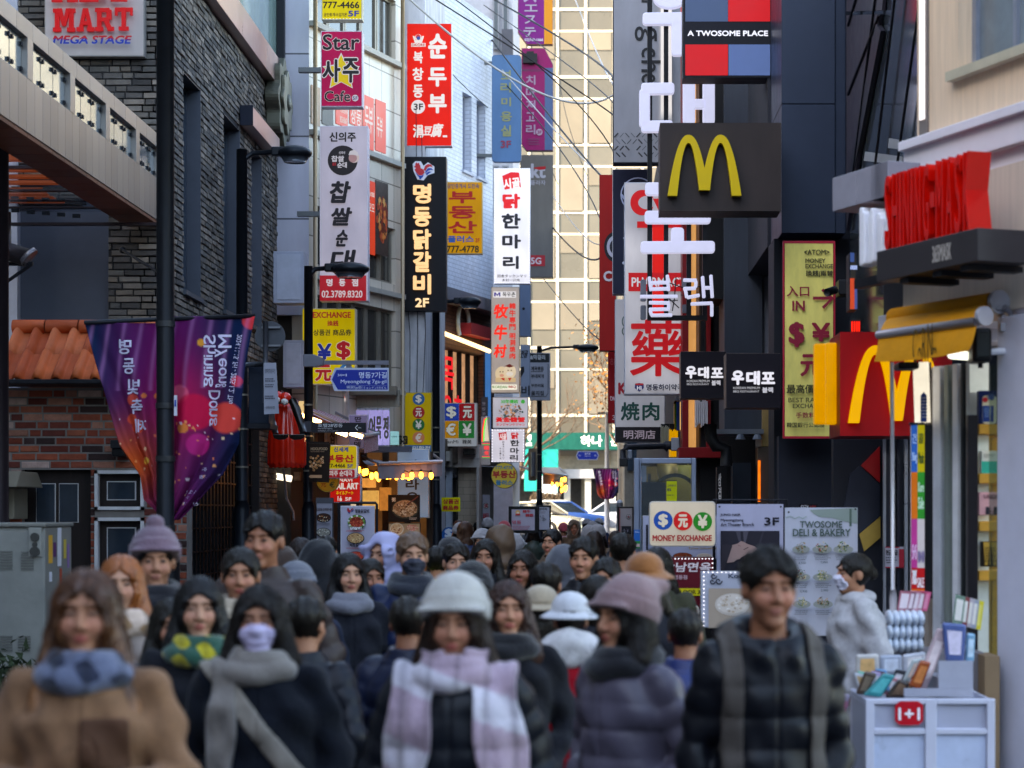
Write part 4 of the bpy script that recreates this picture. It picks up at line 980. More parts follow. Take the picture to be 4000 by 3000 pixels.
def cart():
 t=thing('sales_cart','white steel sales cart with perforated panels and a red one plus one badge','cart',W('e5',720,1650,10.8))
 Y=10.8;F=Frame((0,Y,0));X=lambda x:W('e5',x,0,Y).x;Z=lambda y:W('e5',0,y,Y).z
 wm=mat('#c6c8d8',.35,.15,var=.05)
 m=MB()
 m.box((X(302),Y,.12),(X(358),Y+.04,Z(1212)),wm);m.box((X(688),Y,.12),(X(762),Y+.04,Z(1212)),wm);m.box((X(1088),Y,.12),(X(1140),Y+.04,Z(1212)),wm)
 for a,b in((358,688),(762,1088)):
  m.box((X(a),Y+.002,Z(1246)),(X(b),Y+.038,Z(1212)),wm);m.box((X(a),Y+.002,Z(1442)),(X(b),Y+.038,Z(1405)),wm);m.box((X(a),Y+.002,.12),(X(b),Y+.038,.18),wm)
 m.box((X(302),Y+.6,.12),(X(340),Y+.64,Z(1212)),wm);m.box((X(1100),Y+.6,.12),(X(1140),Y+.64,Z(1212)),wm)
 m.build('frame',t,bevel=.004)
 m=MB()
 for a,b in((358,688),(762,1088)):m.box((X(a)+.002,Y+.02,.181),(X(b)-.002,Y+.03,Z(1443)),mat('#b9c4dc',.3,.1))
 m.box((X(302)+.003,Y+.041,.15),(X(302)+.02,Y+.59,Z(1222)),mat('#a9adbd',.4,.2));m.box((X(1124),Y+.041,.15),(X(1138),Y+.59,Z(1222)),wm);m.each('panel',t)
 m=MB();dk2=mat('#8389a0',.5)
 for a,b in((358,688),(762,1088)):
  m.box((X(a)+.002,Y+.026,Z(1404)),(X(b)-.002,Y+.034,Z(1247)),wm)
  nx,nz=26,12
  for i in range(nx):
   for j in range(nz):
    cx,cz=X(a+6+(b-a-12)*(i+.5)/nx),Z(1400-150*(j+.5)/nz);r=.0032;m.quad((cx-r,Y+.0255,cz-r),(cx+r,Y+.0255,cz-r),(cx+r,Y+.0255,cz+r),(cx-r,Y+.0255,cz+r),dk2)
 m.build('perforated_panel',t)
 m=MB();m.box((X(302),Y+.03,Z(1260)),(X(1140),Y+.63,Z(1255)),mat('#9a9cab',.5));m.build('tray',t)
 m=MB();c=(X(582),Z(1303));hw,hh=(X(672)-X(490))/2,(Z(1226)-Z(1380))/2;pts=[]
 for sx,sy in((1,1),(-1,1),(-1,-1),(1,-1)):
  q=[(hw,hh-.022),(hw-.008,hh-.014),(hw-.018,hh-.006),(hw-.028,hh)]
  if sx*sy<0:q=q[::-1]
  pts+=[(c[0]+sx*a,c[1]+sy*b)for a,b in q]
 m.prism(F,pts,.001,.006,mat('#c01424',.35));bd=m.build('badge',t)
 m=MB();m.text(F,'1+1',(X(512),Z(1348),X(652),Z(1268)),.0075,mat('#f4f0f4',.4),.05);m.build('lettering',bd)
 for x in(330,1115):
  for yy in(Y+.05,Y+.58):m=MB();m.tube([(X(x)-.015,yy,.05),(X(x)+.015,yy,.05)],.05,mat('#1c1c1e',.6),16);m.build('wheel',t)
 m=MB();gy=mat('#9c9eac',.6);m.box((X(570),Y+.1,Z(1205)),(X(1020),Y+.12,Z(1155)),gy);m.box((X(795),Y+.1,Z(1154)),(X(1020),Y+.12,Z(975)),gy);m.box((X(800),Y+.13,Z(1205)),(X(1018),Y+.5,Z(1090)),mat('#83858f',.6));m.build('display_stand',t)
cart()
def pouch(label,c,pts,Y,th,col,col2=None,tilt=0,shiny=True,grp='bagged cosmetics on the sales cart'):
 t=thing('cosmetic_pouch',label,'product',W(c,pts[0][0],pts[0][1],Y),grp)
 P=[W(c,x,y,Y)for x,y in pts];F=Frame((0,Y,0));m=MB()
 q=[(p.x,p.z)for p in P]
 m.prism(F,q[::-1],-th,0,mat(col,.25,var=.25,scale=12,coat=.7));m.build('pouch',t,bevel=min(.012,th*.4))
 if col2:
  m=MB();cx,cz=sum(a for a,b in q)/len(q),sum(b for a,b in q)/len(q);m.flat(F,[(cx+(a-cx)*.62,cz+(b-cz)*.62)for a,b in q],.002,mat(col2,.3,var=.3,scale=20));m.build('print',t)
for a in(('clear pouch with small orange print on the sales cart','e5',[(232,1090),(240,925),(385,920),(392,1050)],11.2,.03,'#b9b4b0','#d6a870'),('silver pouch standing in the middle of the sales cart','e5',[(395,1060),(392,930),(538,925),(540,1050)],11.25,.03,'#9ba3b4','#c4ccda'),('pale pouch with grey print beside the silver pouch','e5',[(545,1050),(542,925),(690,905),(700,1040)],11.3,.03,'#b4b6c0','#d8d4d4'),('teal glossy pouch leaning at the front of the sales cart','e5',[(285,1190),(420,1045),(500,1060),(400,1205)],10.95,.05,'#1d7f84','#4aa8aa'),('brown glossy pouch leaning beside the teal pouch','e5',[(240,1180),(300,1030),(380,1050),(300,1190)],11.02,.04,'#4a3a30','#7a6a5a'),('dark bronze pouch lying in the front of the cart','e5',[(430,1205),(520,1080),(585,1110),(560,1205)],10.98,.05,'#3a2c24','#6e5644'),('orange glossy pouch leaning against the tilted box','e5',[(580,1130),(660,960),(730,975),(660,1150)],10.95,.06,'#9c4a22','#c87a44'),('clear glossy pouch behind the orange pouch','e5',[(540,1100),(610,955),(690,950),(640,1100)],11.1,.04,'#a8b4b4','#d0b8a8'),('tilted box of pink sheet masks with white lid','e5',[(655,1160),(690,960),(770,750),(848,775),(700,1150)],11.05,.05,'#c8b0b4','#e4d4d4'),('blue and white boxed mask pack standing on the grey step','e5',[(822,970),(798,715),(955,730),(940,975)],11.0,.05,'#4a5c90','#d0c8dc'),('pale blue carton beside the boxed mask pack','e5',[(950,975),(960,785),(1015,790),(1005,975)],11.02,.05,'#6f9cb8','#b8d0e0'),('long flat packs hanging at the side of the cart','e5',[(125,1420),(160,1180),(200,1180),(165,1430)],10.9,.04,'#8a8098','#b06080')):
 pouch(*a)
rd=random.Random(6)
for i,(cn,ch)in enumerate((('white','#c8ccd4'),('mint green','#7ab8a4'),('lilac','#a898c0'),('dark plum','#4a2438'),('pale gold','#b8a068'),('sky blue','#6a9cc8'),('rose','#c08088'),('charcoal','#34363c'),('cream','#d0c4a8'),('copper','#a0603a'),('olive','#6a6a3a'),('ivory','#d4ccc0'))):
 x,y,w,h,s_=250+i*27+rd.uniform(-8,8),1195-rd.uniform(0,60),rd.uniform(50,80),rd.uniform(90,150),rd.uniform(-30,60)
 pouch(cn+' glossy pouch tucked among the bagged goods on the cart','e5',[(x,y),(x+s_,y-h),(x+s_+w,y-h+14),(x+w,y+10)],11.06+i*.012,.01,ch,rd.choice(['#d8d4d8','#8a8c98','#c8a878']))
t=thing('display_rack','slanted display rack with cardboard sides behind the sales cart','rack',W('e5',800,1200,12))
m=MB();a=W('e5',420,1200,12);b=W('e5',1060,905,12);m.box((a.x,11.95,.02),(b.x,12.45,b.z),mat('#77747a',.6));m.build('body',t,bevel=.006)
m=MB();a=W('e5',1062,1340,11.8);b=W('e5',1160,930,11.8);m.box((a.x,11.75,.02),(b.x,12.05,b.z),mat('#8b7358',.8));m.build('cardboard_box',t,bevel=.004)
for r in range(3):
 for i in range(6):
  c=W('e5',452+i*40-r*4,690+r*84,11.9+.02*i)
  t=thing('wrapped_roll_pack','white plastic wrapped pack in the stack of packs beside the shop door','product',c,'stacked white wrapped packs')
  m=MB();m.ball(c,(.026,.12,.052),mat('#c9d2de',.2,var=.2,coat=.8,scale=20),12,8);m.build('pack',t,True)
  m=MB();m.ball((c.x,c.y-.012,c.z),(.0265,.1,.02),mat('#7f9cc8',.3),12,6);m.build('label_band',t,True)
for i,(col,lab)in enumerate((('#b06a78','dusky pink'),('#8c5a6a','plum'),('#c98a98','rose'),('#a84a5e','crimson'),('#e0608a','hot pink'))):
 c0=W('e5',505+i*32,640,12.1);t=thing('mask_sheet_pack',lab+' upright mask pack in the row above the white packs','product',c0,'upright mask packs by the door')
 m=MB();F=Frame((c0.x,12.1,c0.z),(1,-.25,0));m.prism(F,[(0,0),(.06,0),(.085,.11),(.02,.12)],-.012,.012,mat(col,.3,coat=.4));m.build('pack',t)
 m=MB();m.flat(F,[(.012,.015),(.058,.015),(.074,.1),(.028,.105)],.0135,mat('#e8d8dc',.4)if i<4 else mat('#e890ac',.4));m.build('print',t)
for i,(col,lab)in enumerate((('#6f8a7a','sage green'),('#8c4a4a','dark red'),('#b8b0b8','pale grey'),('#9aa0b0','slate grey'),('#d8c83a','bright yellow'))):
 c0=W('e5',862+i*30,720+i*8,11.6);t=thing('mask_sheet_pack',lab+' tall mask pack in the slanted row above the cart','product',c0,'tall mask packs above the cart')
 m=MB();F=Frame((c0.x,11.6,c0.z),(1,-.2,0));m.prism(F,[(0,0),(.055,-.01),(.075,.15),(.02,.165)],-.012,.012,mat(col,.3,coat=.4));m.build('pack',t)
 m=MB();m.flat(F,[(.012,.02),(.05,.012),(.064,.13),(.026,.14)],.0135,mat('#e4e0d8' if i<4 else '#e8dc70',.4));m.build('print',t)
t=thing('standing_fan','orange and black round heater fan standing low beside the cart','fan',W('e5',40,1440,12.2))
for yy in(1440,1640):
 c=W('e5',30,yy,12.2);m=MB();F=Frame((c.x,12.2,c.z));m.prism(F,disc(0,0,.14),-.06,0,mat('#b84a1e',.5,var=.3,scale=30));hd=m.build('grille',t)
 m=MB();m.tube([(c.x+.14*math.cos(a),12.19,c.z+.14*math.sin(a))for a in np.linspace(0,6.2832,30)],.014,mat('#0e0e10',.4));m.build('rim',hd,True)
m=MB();m.box((c.x-.25,12.3,0),(c.x+.2,12.4,.9),mat('#a9b4b0',.5));m.build('body',t)

# ------------------------------------------------------------------ dark building with the faceted front
def dark_building():
 t=thing('navy_clad_building','dark navy clad building with a slanted glass front above the money exchange banner','building',(px2x(3180,20.2),20.2,0))
 F=Frame((0,20.2,0));X=lambda px:px2x(px,20.2);Z=lambda py:CH-(py-CY)/FPX*20.2
 nv=mat('#252f42',.38,.25,var=.08);m=MB()
 for a,b in((Z(405),9),(Z(910),Z(408))):m.fbox(F,X(3053),X(3262),a,b,-1.2,0,nv)
 for a,b in((Z(910),9),):m.fbox(F,X(3264),X(3305),a,b,-1.2,-.03,nv)
 m.build('cladding',t,bevel=.004)
 m=MB();m.fbox(F,X(3040),4.4,0,Z(908),-1.1,-.45,mat('#20232b',.6));m.fbox(F,X(3040),4.4,Z(900),9,-6,-1.21,mat('#2b2d36',.7));m.build('wall',t)
 m=MB();m.fbox(F,X(3050),X(3270),0,Z(1700),-.44,-.2,mat('#262a36',.55,var=.1));m.build('lower_panel',t)
 FG,L=wallseg(3300,20.1,3640,15.4);zz=lambda px,py,Y:CH-(py-CY)/FPX*Y
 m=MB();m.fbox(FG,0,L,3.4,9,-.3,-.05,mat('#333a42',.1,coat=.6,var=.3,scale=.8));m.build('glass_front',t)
 def G(px,py):
  k=(px-CX)/FPX;d=FG.u;u=(k*FG.o.y-FG.o.x)/(d.x-k*d.y);Y=FG.p(u,0).y;return(u,CH-(py-CY)/FPX*Y)
 m=MB();pg=mat('#3c3843',.45,.2);m.prism(FG,[G(3302,900),G(3302,60),G(3432,55)][::-1],-.04,-.01,pg);m.prism(FG,[G(3306,740),G(3420,90),G(3440,120),G(3325,720)],-.04,-.0,mat('#2a2a33',.4));m.prism(FG,[G(3302,45),G(3310,-400),G(3480,-400),G(3440,40)][::-1],-.04,-.01,pg);m.each('slanted_panel',t)
 m=MB();mu=mat('#15181f',.4,.3)
 for(a,b)in(((3455,-300),(3325,740)),((3530,-300),(3412,700)),((3600,-50),(3505,640)),((3312,370),(3432,60)),((3312,100),(3360,-60))):
  m.tube([FG.p(*G(*a),.0),FG.p(*G(*b),.0)],.012,mu,6)
 m.each('mullion',t)
 m=MB();wb=mat('#8d9096',.4);m.prism(FG,[G(3360,592),G(3503,612),G(3503,645),G(3355,628)][::-1],-.049,-.045,wb);m.prism(FG,[G(3452,540),G(3575,560),G(3575,592),G(3448,578)][::-1],-.049,-.045,wb);m.each('painted_reflection',t)  # pale boards painted in as reflections on the glass
 m=MB();F2=Frame((0,18.4,0));q=lambda x,y:(W('c8',x,y,18.4).x,W('c8',x,y,18.4).z)
 m.fbox(F2,W('c8',540,0,18.4).x,W('c8',1010,0,18.4).x,0,3.0,-.2,-.05,mat('#1f232d',.5));m.build('entrance_wall',t)
 m=MB();m.prism(F2,[q(700,1235),q(812,1120),q(812,1335)][::-1],-.049,-.02,mat('#b01e22',.4));m.prism(F2,[q(690,1640),q(815,1535),q(815,1659),q(720,1740)][::-1],-.049,-.02,mat('#b89a4a',.45));m.each('diamond_panel',t)
 m=MB();m.prism(F2,[q(640,1280),q(695,1235),q(812,1345),q(812,1530),q(690,1640),q(600,1480)][::-1],-.0495,-.03,mat('#2b3140',.5));m.build('facet_panel',t)
 m=MB()
 for i,x in enumerate((826,842,870,905,950,975)):a=W('c8',x,0,18.2);m.box((a.x,18.15,0),(a.x+.03,18.2,2.6),mat(['#9aa0ac','#2a2e3a'][i%2],.3,.5))
 m.each('door_frame',t)
dark_building()
def grey_row():
 t=thing('narrow_dark_building','narrow dark grey facade with open bar hatch behind the stacked signs','building',(px2x(2900,24),24,0))
 Y=24;F=Frame((0,Y,0));X=lambda px:px2x(px,Y);Z=lambda py:CH-(py-CY)/FPX*Y
 dk=mat('#3b414c',.55,.1,var=.15,stretch=(2,2,.3));m=MB()
 m.fbox(F,X(2830),X(2978),Z(1690),9.5,-1,0,dk);m.fbox(F,X(2978),X(3010),Z(1750),9.5,-1,-.1,mat('#8d8d98',.5));m.fbox(F,X(3010),X(3070),Z(2100),9.5,-1.5,-.3,mat('#2c2c32',.5));m.build('wall',t)
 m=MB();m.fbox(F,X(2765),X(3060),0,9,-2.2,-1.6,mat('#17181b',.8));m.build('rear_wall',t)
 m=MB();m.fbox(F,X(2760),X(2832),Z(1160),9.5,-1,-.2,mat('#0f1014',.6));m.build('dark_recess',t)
 m=MB();m.fbox(F,X(2792),X(2975),Z(1698),Z(1680),-.5,.3,mat('#6f747d',.4,.4));m.build('hatch_shelf',t)
 m=MB();m.fbox(F,X(2975),X(3020),Z(1745),Z(1590),-.1,.1,mat('#a58a5a',.4,.4));m.fbox(F,X(2955),X(3028),Z(2300),Z(1748),-.15,.15,mat('#5b5048',.5,.3));m.each('bronze_box',t,bevel=.006)
 m=MB();m.fbox(F,X(2956),X(2966),Z(1960),Z(1800),.151,.17,mat('#ff7a1e',.4,lit=1.2,var=.4,scale=20));m.build('fire_light',t)
 m=MB();m.fbox(F,X(2862),X(2932),Z(2300),Z(1808),-.3,.05,mat('#1d2733',.35));m.fbox(F,X(2798),X(2836),Z(2300),Z(1825),-.1,.1,mat('#1a1a20',.4));m.each('dark_panel',t)
 m=MB();m.fbox(F,X(2799),X(2834),Z(2000),Z(1830),.101,.11,mat('#141418',.4));m.fbox(F,X(2799),X(2834),Z(2090),Z(2001),.101,.112,mat('#8e8ca0',.5));m.text(F,'삼',(X(2803),Z(1900),X(2815),Z(1850)),.112,mat('#ddd'),.02);m.text(F,'겹',(X(2803),Z(1950),X(2815),Z(1903)),.112,mat('#ddd'),.02);m.build('menu_poster',t)
 m=MB();m.tube([W('g2',880,1050,23),W('g2',885,1160,23),W('g2',930,1235,23),W('g2',1010,1250,23),W('g2',1010,1390,23)],.07,mat('#17181b',.5,.4),12);m.build('duct',t,True)
 m=MB()
 for px in(2880,2945):m.tube([(X(px),23.5,Z(1702)),(X(px),23.5,Z(1722))],[.03,.06],mat('#5c6470',.4));
 m.each('downlight',t)
grey_row()
def red_frame():
 t=thing('red_framed_stair_tower','dark red framed sign tower with white ribs and lit orange edge','sign tower',(px2x(2720,25),25,2))
 Y=25.5;F=Frame((0,Y,0));X=lambda x:W('c7',x,0,Y).x;Z=lambda y:W('c7',0,y,Y).z
 rd_=mat('#7c1218',.4,.1,var=.15);m=MB()
 m.fbox(F,X(1270),X(1310),Z(1240),9.5,-.5,0,rd_);m.fbox(F,X(1425),X(1455),Z(1240),9.5,-.5,0,rd_);m.each('side_post',t,bevel=.004)
 m=MB();m.fbox(F,X(1245),X(1520),Z(1310),Z(1241),-.6,.12,rd_);m.build('base_box',t,bevel=.006)
 m=MB();m.fbox(F,X(1311),X(1424),Z(1239),9.5,-.42,-.38,mat('#a9a4a8',.5));m.build('back_panel',t)
 m=MB();m.fbox(F,X(1312),X(1362),Z(1239),9.5,-.3,-.12,mat('#f0b06a',.4,lit=.62,var=.08));m.build('lit_edge',t)
 m=MB()
 for i in range(7):x=1352+i*12;m.fbox(F,X(x),X(x+8),Z(1110-(i%3)*12),Z(925+(i*7)%25),-.2,.06,mat('#c8c6cc',.4))
 m.build('white_letter_edge',t,bevel=.002)
 m=MB();m.fbox(F,X(1330),X(1440),0,Z(1312),-.5,-.3,mat('#2a2220',.6));m.fbox(F,X(1245),X(1330),0,Z(1312),-.5,.0,mat('#41332d',.6))if 0 else None;m.build('lower_wall',t)
red_frame()
S=Sign('alarm_bell_box','dark red box sign with white oval face under the red framed tower','sign','g2',(686,1358,718,1465),23.2,.3,'#d8d4d4',side='#4a0e12',rad=.05);S.text('안내',(690,1385,714,1425),'#b03038',.02);S.done()
t=thing('glass_booth','aluminium framed glass exchange booth standing on the street','booth',(px2x(2560,21),21,0))
def booth():
 Y=21;F=Frame((0,Y,0));X=lambda x:W('c7',x,0,Y).x;Z=lambda y:W('c7',0,y,Y).z;al=mat('#8893a8',.35,.45,var=.06)
 m=MB();m.fbox(F,X(957),X(990),0,Z(1310),-.12,0,al);m.fbox(F,X(991),X(1003),0,Z(1310),-.1,-.02,al);m.fbox(F,X(1004),X(1330),Z(1345),Z(1310),-.1,0,al);m.fbox(F,X(1330),X(1360),0,Z(1310),-.1,-.01,al);m.build('frame',t,bevel=.006)
 m=MB();m.fbox(F,X(1005),X(1329),0,Z(1347),-.06,-.05,mat('#b8c4c8',.03,trans=.9,var=.02));m.build('glass_pane',t)
 m=MB();m.fbox(F,X(1000),X(1330),0,Z(1345),-1.5,-1.45,mat('#9a8040',.6,lit=.25,var=.3));m.fbox(F,X(1005),X(1060),0,Z(1340),-1.4,-1.3,mat('#8a93a4',.5));m.build('rear_wall',t)  # rear wall glows in place of the warm light inside
 m=MB();m.tube([W('e8',560,330,21.9),W('e8',720,315,21.9)],.15,mat('#c9a460',.35,.5),24);m.tube([W('e8',640,420,22.2),W('e8',830,420,22.2)],.24,mat('#b8a040',.5),24);m.build('round_hood',t,True)
 m=MB();m.fbox(F,X(1010),X(1165),0,Z(1465),-.2,-.15,mat('#8c9cb0',.4));m.build('acrylic_screen',t)
 m=MB();m.fbox(F,X(1060),X(1235),Z(1462),Z(1452),-.14,-.1,mat('#6b6420',.5));m.build('striped_tape',t)
 m=MB()
 for px in(2530,2600):m.box((px2x(px,22),21.9,Z(2000)),(px2x(px+12,22),22,Z(1400)),darkm)
 m.each('shelf_post',t)
booth()
S=Sign('yellow_notice','yellow notice taped inside the glass booth','notice','e8',(630,372,714,535),21.05,.004,'#c8cc1a',side='#a8a818',edge=.001);S.text('그러우니',(634,398,704,418),'#3a3f52',.02);S.text('세요',(632,428,668,455),'#3a3f52',.03);S.text('영업합니다',(634,478,690,492),'#4a4f42',.02);S.done()
t=thing('round_sign','round yellow and black sign inside the glass booth','sign',W('e8',720,470,21.8))
m=MB();F=Frame((0,21.6,0));c=W('e8',700,500,21.6);m.prism(F,disc(c.x,c.z,.25),-.03,0,mat('#22200f',.5));m.build('disc',t);m=MB();m.prism(F,disc(c.x,c.z,.21),.001,.005,mat('#c8a83a',.4));m.build('face',t)
t=thing('spotlight_arm','black bracket arm carrying two small floodlights above the booth','lamp',W('c7',900,1280,24))
m=MB();m.tube([W('c7',1150,1232,25),W('c7',905,1238,24),W('c7',885,1260,24),W('c7',885,1310,24)],.035,darkm,8);m.build('arm',t,True)
m=MB();a=W('c7',862,1365,24);b=W('c7',915,1310,24);m.box((a.x,23.9,a.z),(b.x,24.1,b.z),mat('#1a1c20',.4));m.build('lamp_head',t,bevel=.01)
m=MB();a=W('c7',915,1318,24);b=W('c7',945,1258,24);m.box((a.x,23.9,a.z),(b.x,24.05,b.z),mat('#6d7480',.4,.4));m.build('control_box',t,bevel=.01)
t=thing('security_camera','black bullet security camera before the yellow exchange banner','camera',W('c8',520,210,19.2))
m=MB();m.tube([W('c8',498,215,19),W('c8',545,200,19.1)],.038,mat('#15161a',.35),14);m.build('body',t,True);m=MB();a=W('c8',560,235,19.2);b=W('c8',625,145,19.2);m.box((a.x,19.1,a.z),(b.x,19.35,b.z),mat('#1c1d22',.4));m.build('mount',t,bevel=.01)
t=thing('right_row_building','plain tall building behind the signs further along','building',(3,40,0))
m=MB();m.box((px2x(2640,33),33,0),(9,60,9),mat('#4a4648',.7,var=.3));m.box((2.9,25.7,0),(9,32.9,9),mat('#55525a',.7));m.box((4.45,14,0),(12,25.6,9),mat('#6b6870',.7));m.build('wall',t)
m=MB()
for z in range(1,5):
 for y in range(8):m.box((2.86,26+y*.8,z*3),(2.895,26.5+y*.8,z*3+1.6),glassd)
m.each('window_glass',t)
t=thing('far_corner_building','sandy building at the far corner on the signs side','building',(3,66,0))
m=MB();m.box((px2x(2440,66),66,0),(10,82,9.5),mat('#6d655c',.7,var=.3));m.build('wall',t);m=MB()
for z in range(1,4):m.box((px2x(2450,66),65.9,z*3.2),(px2x(2520,66),65.98,z*3.2+1.8),glassd)
m.each('window_glass',t)

# ------------------------------------------------------------------ hanging signs, left row
def coin(S,x,y,r,col,ch,fg='#f4f4f4',bold=.05,lit=None,ring=None):
 if ring:S.circ(x,y,r*1.07,ring,lit=lit)
 S.circ(x,y,r,col,lit=lit);S.text(ch,(x-r*.52,y-r*.7,x+r*.52,y+r*.7),fg,bold,lit=lit)
def leds(S,box,n_h,n_v,r=1.6,lit=3.0,sides='tblr'):
 x0,y0,x1,y1=box;pts=[]
 for i in range(n_h):
  x=x0+(x1-x0)*i/(n_h-1)
  if 't' in sides:pts.append((x,y0))
  if 'b' in sides:pts.append((x,y1))
 for j in range(n_v):
  y=y0+(y1-y0)*j/(n_v-1)
  if 'l' in sides:pts.append((x0,y))
  if 'r' in sides:pts.append((x1,y))
 n=S.nl();m=mat('#e8ecff',.3,lit=lit,var=0)
 for x,y in pts:S.g('led_lights').prism(S.fr,disc(S.U(x),S.V(y),r*S.k,6),n,n+.006,m)
def rooster(S,x,y,w,h,c1='#d8202a',c2='#1a3f9c',bg=None):
 P=lambda*p:[(x+w*a,y+h*b)for a,b in p]
 if bg:S.poly(P((-.04,.1),(.1,-.06),(.36,-.06),(.5,.2),(.72,.0),(1.03,.25),(1.03,.62),(.7,.75),(.5,1.05),(.2,1.0),(.0,.5)),bg,'emblem')
 S.poly(P((.1,.08),(.16,0),(.2,.07),(.27,.02),(.3,.12),(.34,.2),(.36,.34),(.5,.42),(.56,.6),(.42,.76),(.26,.74),(.12,.56),(.06,.42),(.14,.34),(.02,.26),(.1,.2)),c1,'emblem')
 S.poly(P((.5,.45),(.58,.2),(.72,.1),(.88,.14),(.96,.3),(.82,.24),(.7,.3),(.6,.5)),c1,'emblem')
 S.poly(P((.58,.55),(.72,.34),(.88,.34),(.98,.46),(.84,.44),(.72,.5),(.6,.66)),c2,'emblem');S.poly(P((.6,.68),(.74,.54),(.9,.56),(.8,.62),(.66,.76)),c2,'emblem')
 S.poly(P((.12,.58),(.26,.76),(.42,.78),(.54,.66),(.46,.86),(.36,.98),(.3,.98),(.28,.86),(.18,.74)),c2,'emblem')
G1='blade signs hanging over the street'
S=Sign('blade_sign','yellow blade sign with black phone digits and blue floor number at the top edge','sign','c2',(425,-160,688,128),31.2,.22,'#e8d418',lit=.55,side='#b8b4a0',group=G1)
S.text('777-4466',(434,10,670,55),'#1a1a16',.05);S.text('공인중개사:김기온',(440,84,590,108),'#2a2a20',.03);S.text('5F',(598,70,668,108),'#1c3a9c',.07);S.text('부동산',(436,-110,676,-20),'#c01a20',.06)
leds(S,(438,-150,676,124),12,2,2.2,2.5,'b');S.done()
def star(S,x,y,r,col,r2=.45):
 S.poly([(x+(r if i%2==0 else r*r2)*math.sin(i*math.pi/5),y-(r if i%2==0 else r*r2)*math.cos(i*math.pi/5))for i in range(10)],col,'emblem')
S=Sign('blade_sign','magenta blade sign with a yellow star behind black Korean letters','sign','c2',(420,200,690,692),31,.24,'#bd1157',lit=.45,side='#cfccd2',group=G1,brackets=(('l',445),))
S.text('Star',(432,222,672,325),'#1d1a20',.035,outline=('#f4e6ee',.035));star(S,552,470,128,'#e8e4ea',.5);star(S,552,472,116,'#ecd011',.5)
S.text('사',(430,385,548,535),'#1d1a20',.04,outline=('#e8e4ea',.04));S.text('주',(562,378,668,538),'#1d1a20',.04,outline=('#e8e4ea',.04));S.text('Cafe',(445,592,612,660),'#1d1a20',.03,outline=('#f4e6ee',.03));S.circ(644,638,21,'#dcd8e8');S.text('5F',(628,627,661,650),'#3a4a7a',.04);S.done()
S=Sign('blade_sign','tall pale lilac blade sign with brush lettering, round black badge and red foot','sign','c2',(413,816,725,1660+125+165),30.6,.26,'#c6c4dc',lit=.45,side='#d4d0dc',group=G1,edge=.008,brackets=(('l',1380),))
y6=lambda y:(1000+y*.60277)/.60277
S.text('신의주',(476,856,648,920),'#1c1a20',.05);S.circ(562,1040,97,'#221c22','emblem');S.circ(636,1022,34,'#d8c8c8','emblem');S.circ(628,1026,27,'#b98f94','emblem');S.poly([(600,1005),(610,980),(640,972),(662,990),(664,1012),(630,1004)],'#dcd8e0','emblem')
S.text('신의주',(538,982,580,1000),'#ddd8e4',.03);S.text('찹쌀',(490,1010,572,1050),'#ddd8e4',.05);S.text('순대',(528,1052,590,1090),'#ddd8e4',.05);S.text('원조',(496,1054,522,1076),'#b02430',.05)
for ch,b in(('찹',(478,1175,612,1318)),('쌀',(486,1345,620,1465)),('순',(520,1490,598,1600)),('대',(488,1620,640,1745))):S.text(ch,b,'#1c1a24',.06,ital=.18)
S.rect((415,y6(128),716,y6(292)),'#c01c2c');S.text('명',(458,y6(150),498,y6(198)),'#f0e8f0',.06);S.text('동',(540,y6(150),582,y6(198)),'#f0e8f0',.06);S.text('점',(622,y6(150),664,y6(198)),'#f0e8f0',.06);S.text('02.3789.8320',(428,y6(226),692,y6(272)),'#f0e8f0',.03);S.done()
S=Sign('blade_sign','bright red blade sign with white Korean letters and white floor badge','sign','c2',(975,150,1270,948),36,.2,'#f01f10',lit=.62,side='#d8d8de',group=G1,brackets=(('l',420),))
for ch,b in(('순',(1116,218,1238,380)),('두',(1116,438,1236,562)),('부',(1116,610,1236,735))):S.text(ch,b,'#f6f0f0',.06)
for ch,b in(('북',(1020,335,1082,412)),('창',(1014,440,1086,525)),('동',(1018,550,1084,635))):S.text(ch,b,'#f6f0f0',.05)
S.circ(1051,694,45,'#f0ecf2');S.text('3F',(1022,672,1084,715),'#33333d',.06);S.poly([(1016,235),(1028,236),(1036,262),(1070,262),(1078,236),(1090,235),(1076,280),(1030,280)],'#f6f0f0','emblem');S.circ(1053,245,21,'#f6f0f0','emblem');S.circ(1052,241,15,'#d82028','emblem');S.circ(1054,250,12,'#2a50b0','emblem')
S.rect((1007,282,1100,306),'#f6f0f0');S.text('DKORE',(1011,285,1096,303),'#c01818',.05);S.text('涓',(1018,810,1085,895),'#f6f0f0',.05);S.text('豆',(1088,822,1140,880),'#f6f0f0',.05,ital=.2);S.text('腐',(1140,802,1210,892),'#f6f0f0',.05,ital=.2);S.rect((1212,880,1240,893),'#f6f0f0');S.done()
S=Sign('blade_sign','tall black blade sign with pale glowing Korean letters and a rooster emblem','sign','c2',(932,1015,1233,y6(356)),35.8,.28,'#15161c',side='#1a1c24',group=G1,brackets=(('l',1240),('l',y6(150))))
rooster(S,1020,1052,132,112,'#d83038','#2450b0','#e6e6ee')
ys_=[(1195,1320),(1345,1470),(1488,1618),(1632,y6(105)),(y6(120),y6(250))]
for ch,(a,b)in zip('명동닭갈비',ys_):S.text(ch,(1020,a,1136,b),'#ffcf98',.05,lit=1.0,ext=.05)
S.text('2F',(1034,y6(275),1122,y6(333)),'#ffdcae',.05,lit=1.0,ext=.04);S.done()
S=Sign('blade_sign','amber yellow blade sign with dark red Korean letters behind the black sign','sign','c2',(1238,1178,1468,1645),39.5,.2,'#d99c0a',lit=.5,side='#c8b88a',group=G1)
S.text('공인중개사 도민숙',(1240,1190,1446,1222),'#3a4a80',.03)
